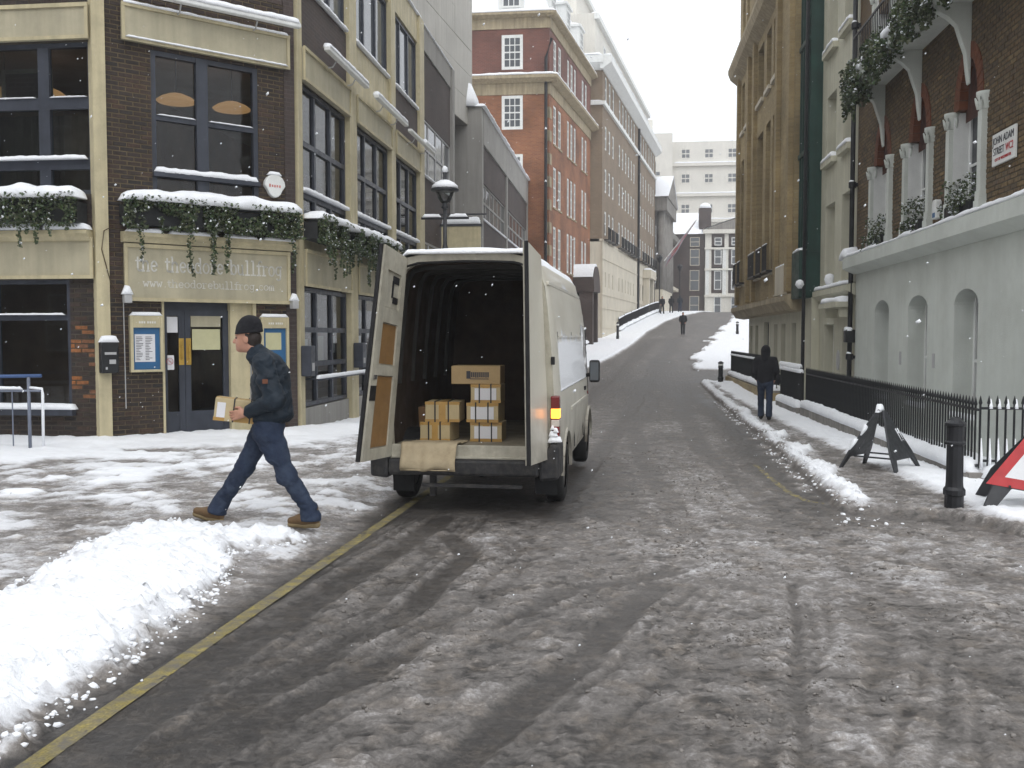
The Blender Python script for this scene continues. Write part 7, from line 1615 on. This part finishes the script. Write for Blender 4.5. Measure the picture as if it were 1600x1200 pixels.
r_ = np.random.default_rng(3)
x = r_.uniform(-4.6, -2.25, 9000); y = r_.uniform(2.6, 8.2, 9000); k = polydist(x+.1*(fbm(x*3, y*3, 3, 1)-.5), y, PILE); s_ = (k > -.16) & (k < .22) & (r_.uniform(0, 1, 9000) < np.exp(-((k-.03)/.065)**2)); 
clods('snow_clods', x[s_][:1300], y[s_][:1300], .0145, 'snow', 'broken white clods around the edge of the snow heap', 5)
u_ = r_.uniform(0, 1, 26000); y = 2.9*np.exp(u_*np.log(16/2.9)); x = r_.uniform(-2.4, 1, 26000); x = np.where(r_.uniform(0, 1, 26000) < .45, r_.uniform(.3, 3.2, 26000), x)
_, c_, l_, rr_ = ground(x, y); s_ = (l_ < .3) & (rr_ < .3) & (c_ > .30) & (r_.uniform(0, 1, 26000) < sstep(.30, .55, c_)*sstep(.42, .62, fbm(x/.5, y/.6, 3, 8)))
clods('slush_crumbs', x[s_][:7000], y[s_][:7000], .0085, 'slush', 'grey crumbs of churned slush strewn over the road', 6)
y = r_.uniform(9.2, 30, 3000); x = kR(y)+r_.normal(0, .16, 3000); _, c_, _, _ = ground(x, y); s_ = c_ > .4
clods('snow_clods', x[s_][:900], y[s_][:900], .015, 'snow', 'broken white clods along the right-hand kerb', 7)
# ================================================================== FALLING SNOW
r_ = np.random.default_rng(12); N_ = 2600
d = 2.2+27*r_.uniform(0, 1, N_)**.8; fx = r_.uniform(-.62, .60, N_)*d*1.0; fz = 1.6+r_.uniform(-.5, .52, N_)*d
Pf = np.stack([fx-d*.1158, d, fz], 1); Pf = Pf[fz > gz(d)+.15]; n = len(Pf)
oc = np.array([[1, 0, 0], [-1, 0, 0], [0, 1, 0], [0, -1, 0], [0, 0, 1], [0, 0, -1]], float); ft = np.array([(0, 2, 4), (2, 1, 4), (1, 3, 4), (3, 0, 4), (2, 0, 5), (1, 2, 5), (3, 1, 5), (0, 3, 5)])
sz_ = r_.uniform(.0025, .0065, n)[:, None, None]*r_.uniform(.6, 1.3, (n, 1, 3)); base = oc[None]*sz_; base[:, :, 0] += base[:, :, 2]*.4
Vf = (Pf[:, None]+base).reshape(-1, 3); Qf = (ft[None]+6*np.arange(n)[:, None, None]).reshape(-1, 3)
o = stuff(np_mesh('falling_snow', Vf, Qf, M['leaf_snow'], None, True)); tag(o, 'white snowflakes falling through the air of the street', 'snowflakes')

# ================================================================== SNOWY AIR
hz_ = bpy.data.materials.new('snowy_air'); hz_.use_nodes = True; hn = hz_.node_tree.nodes; hn.remove(hn['Principled BSDF'])
vo = hn.new('ShaderNodeVolumePrincipled'); vo.inputs['Color'].default_value = (.95, .96, .98, 1); vo.inputs['Density'].default_value = .0016; vo.inputs['Anisotropy'].default_value = .2
hz_.node_tree.links.new(vo.outputs[0], hn['Material Output'].inputs['Volume'])
stuff(MB().box(-170, 170, -70, 310, -3.5, 44).build('haze', hz_))
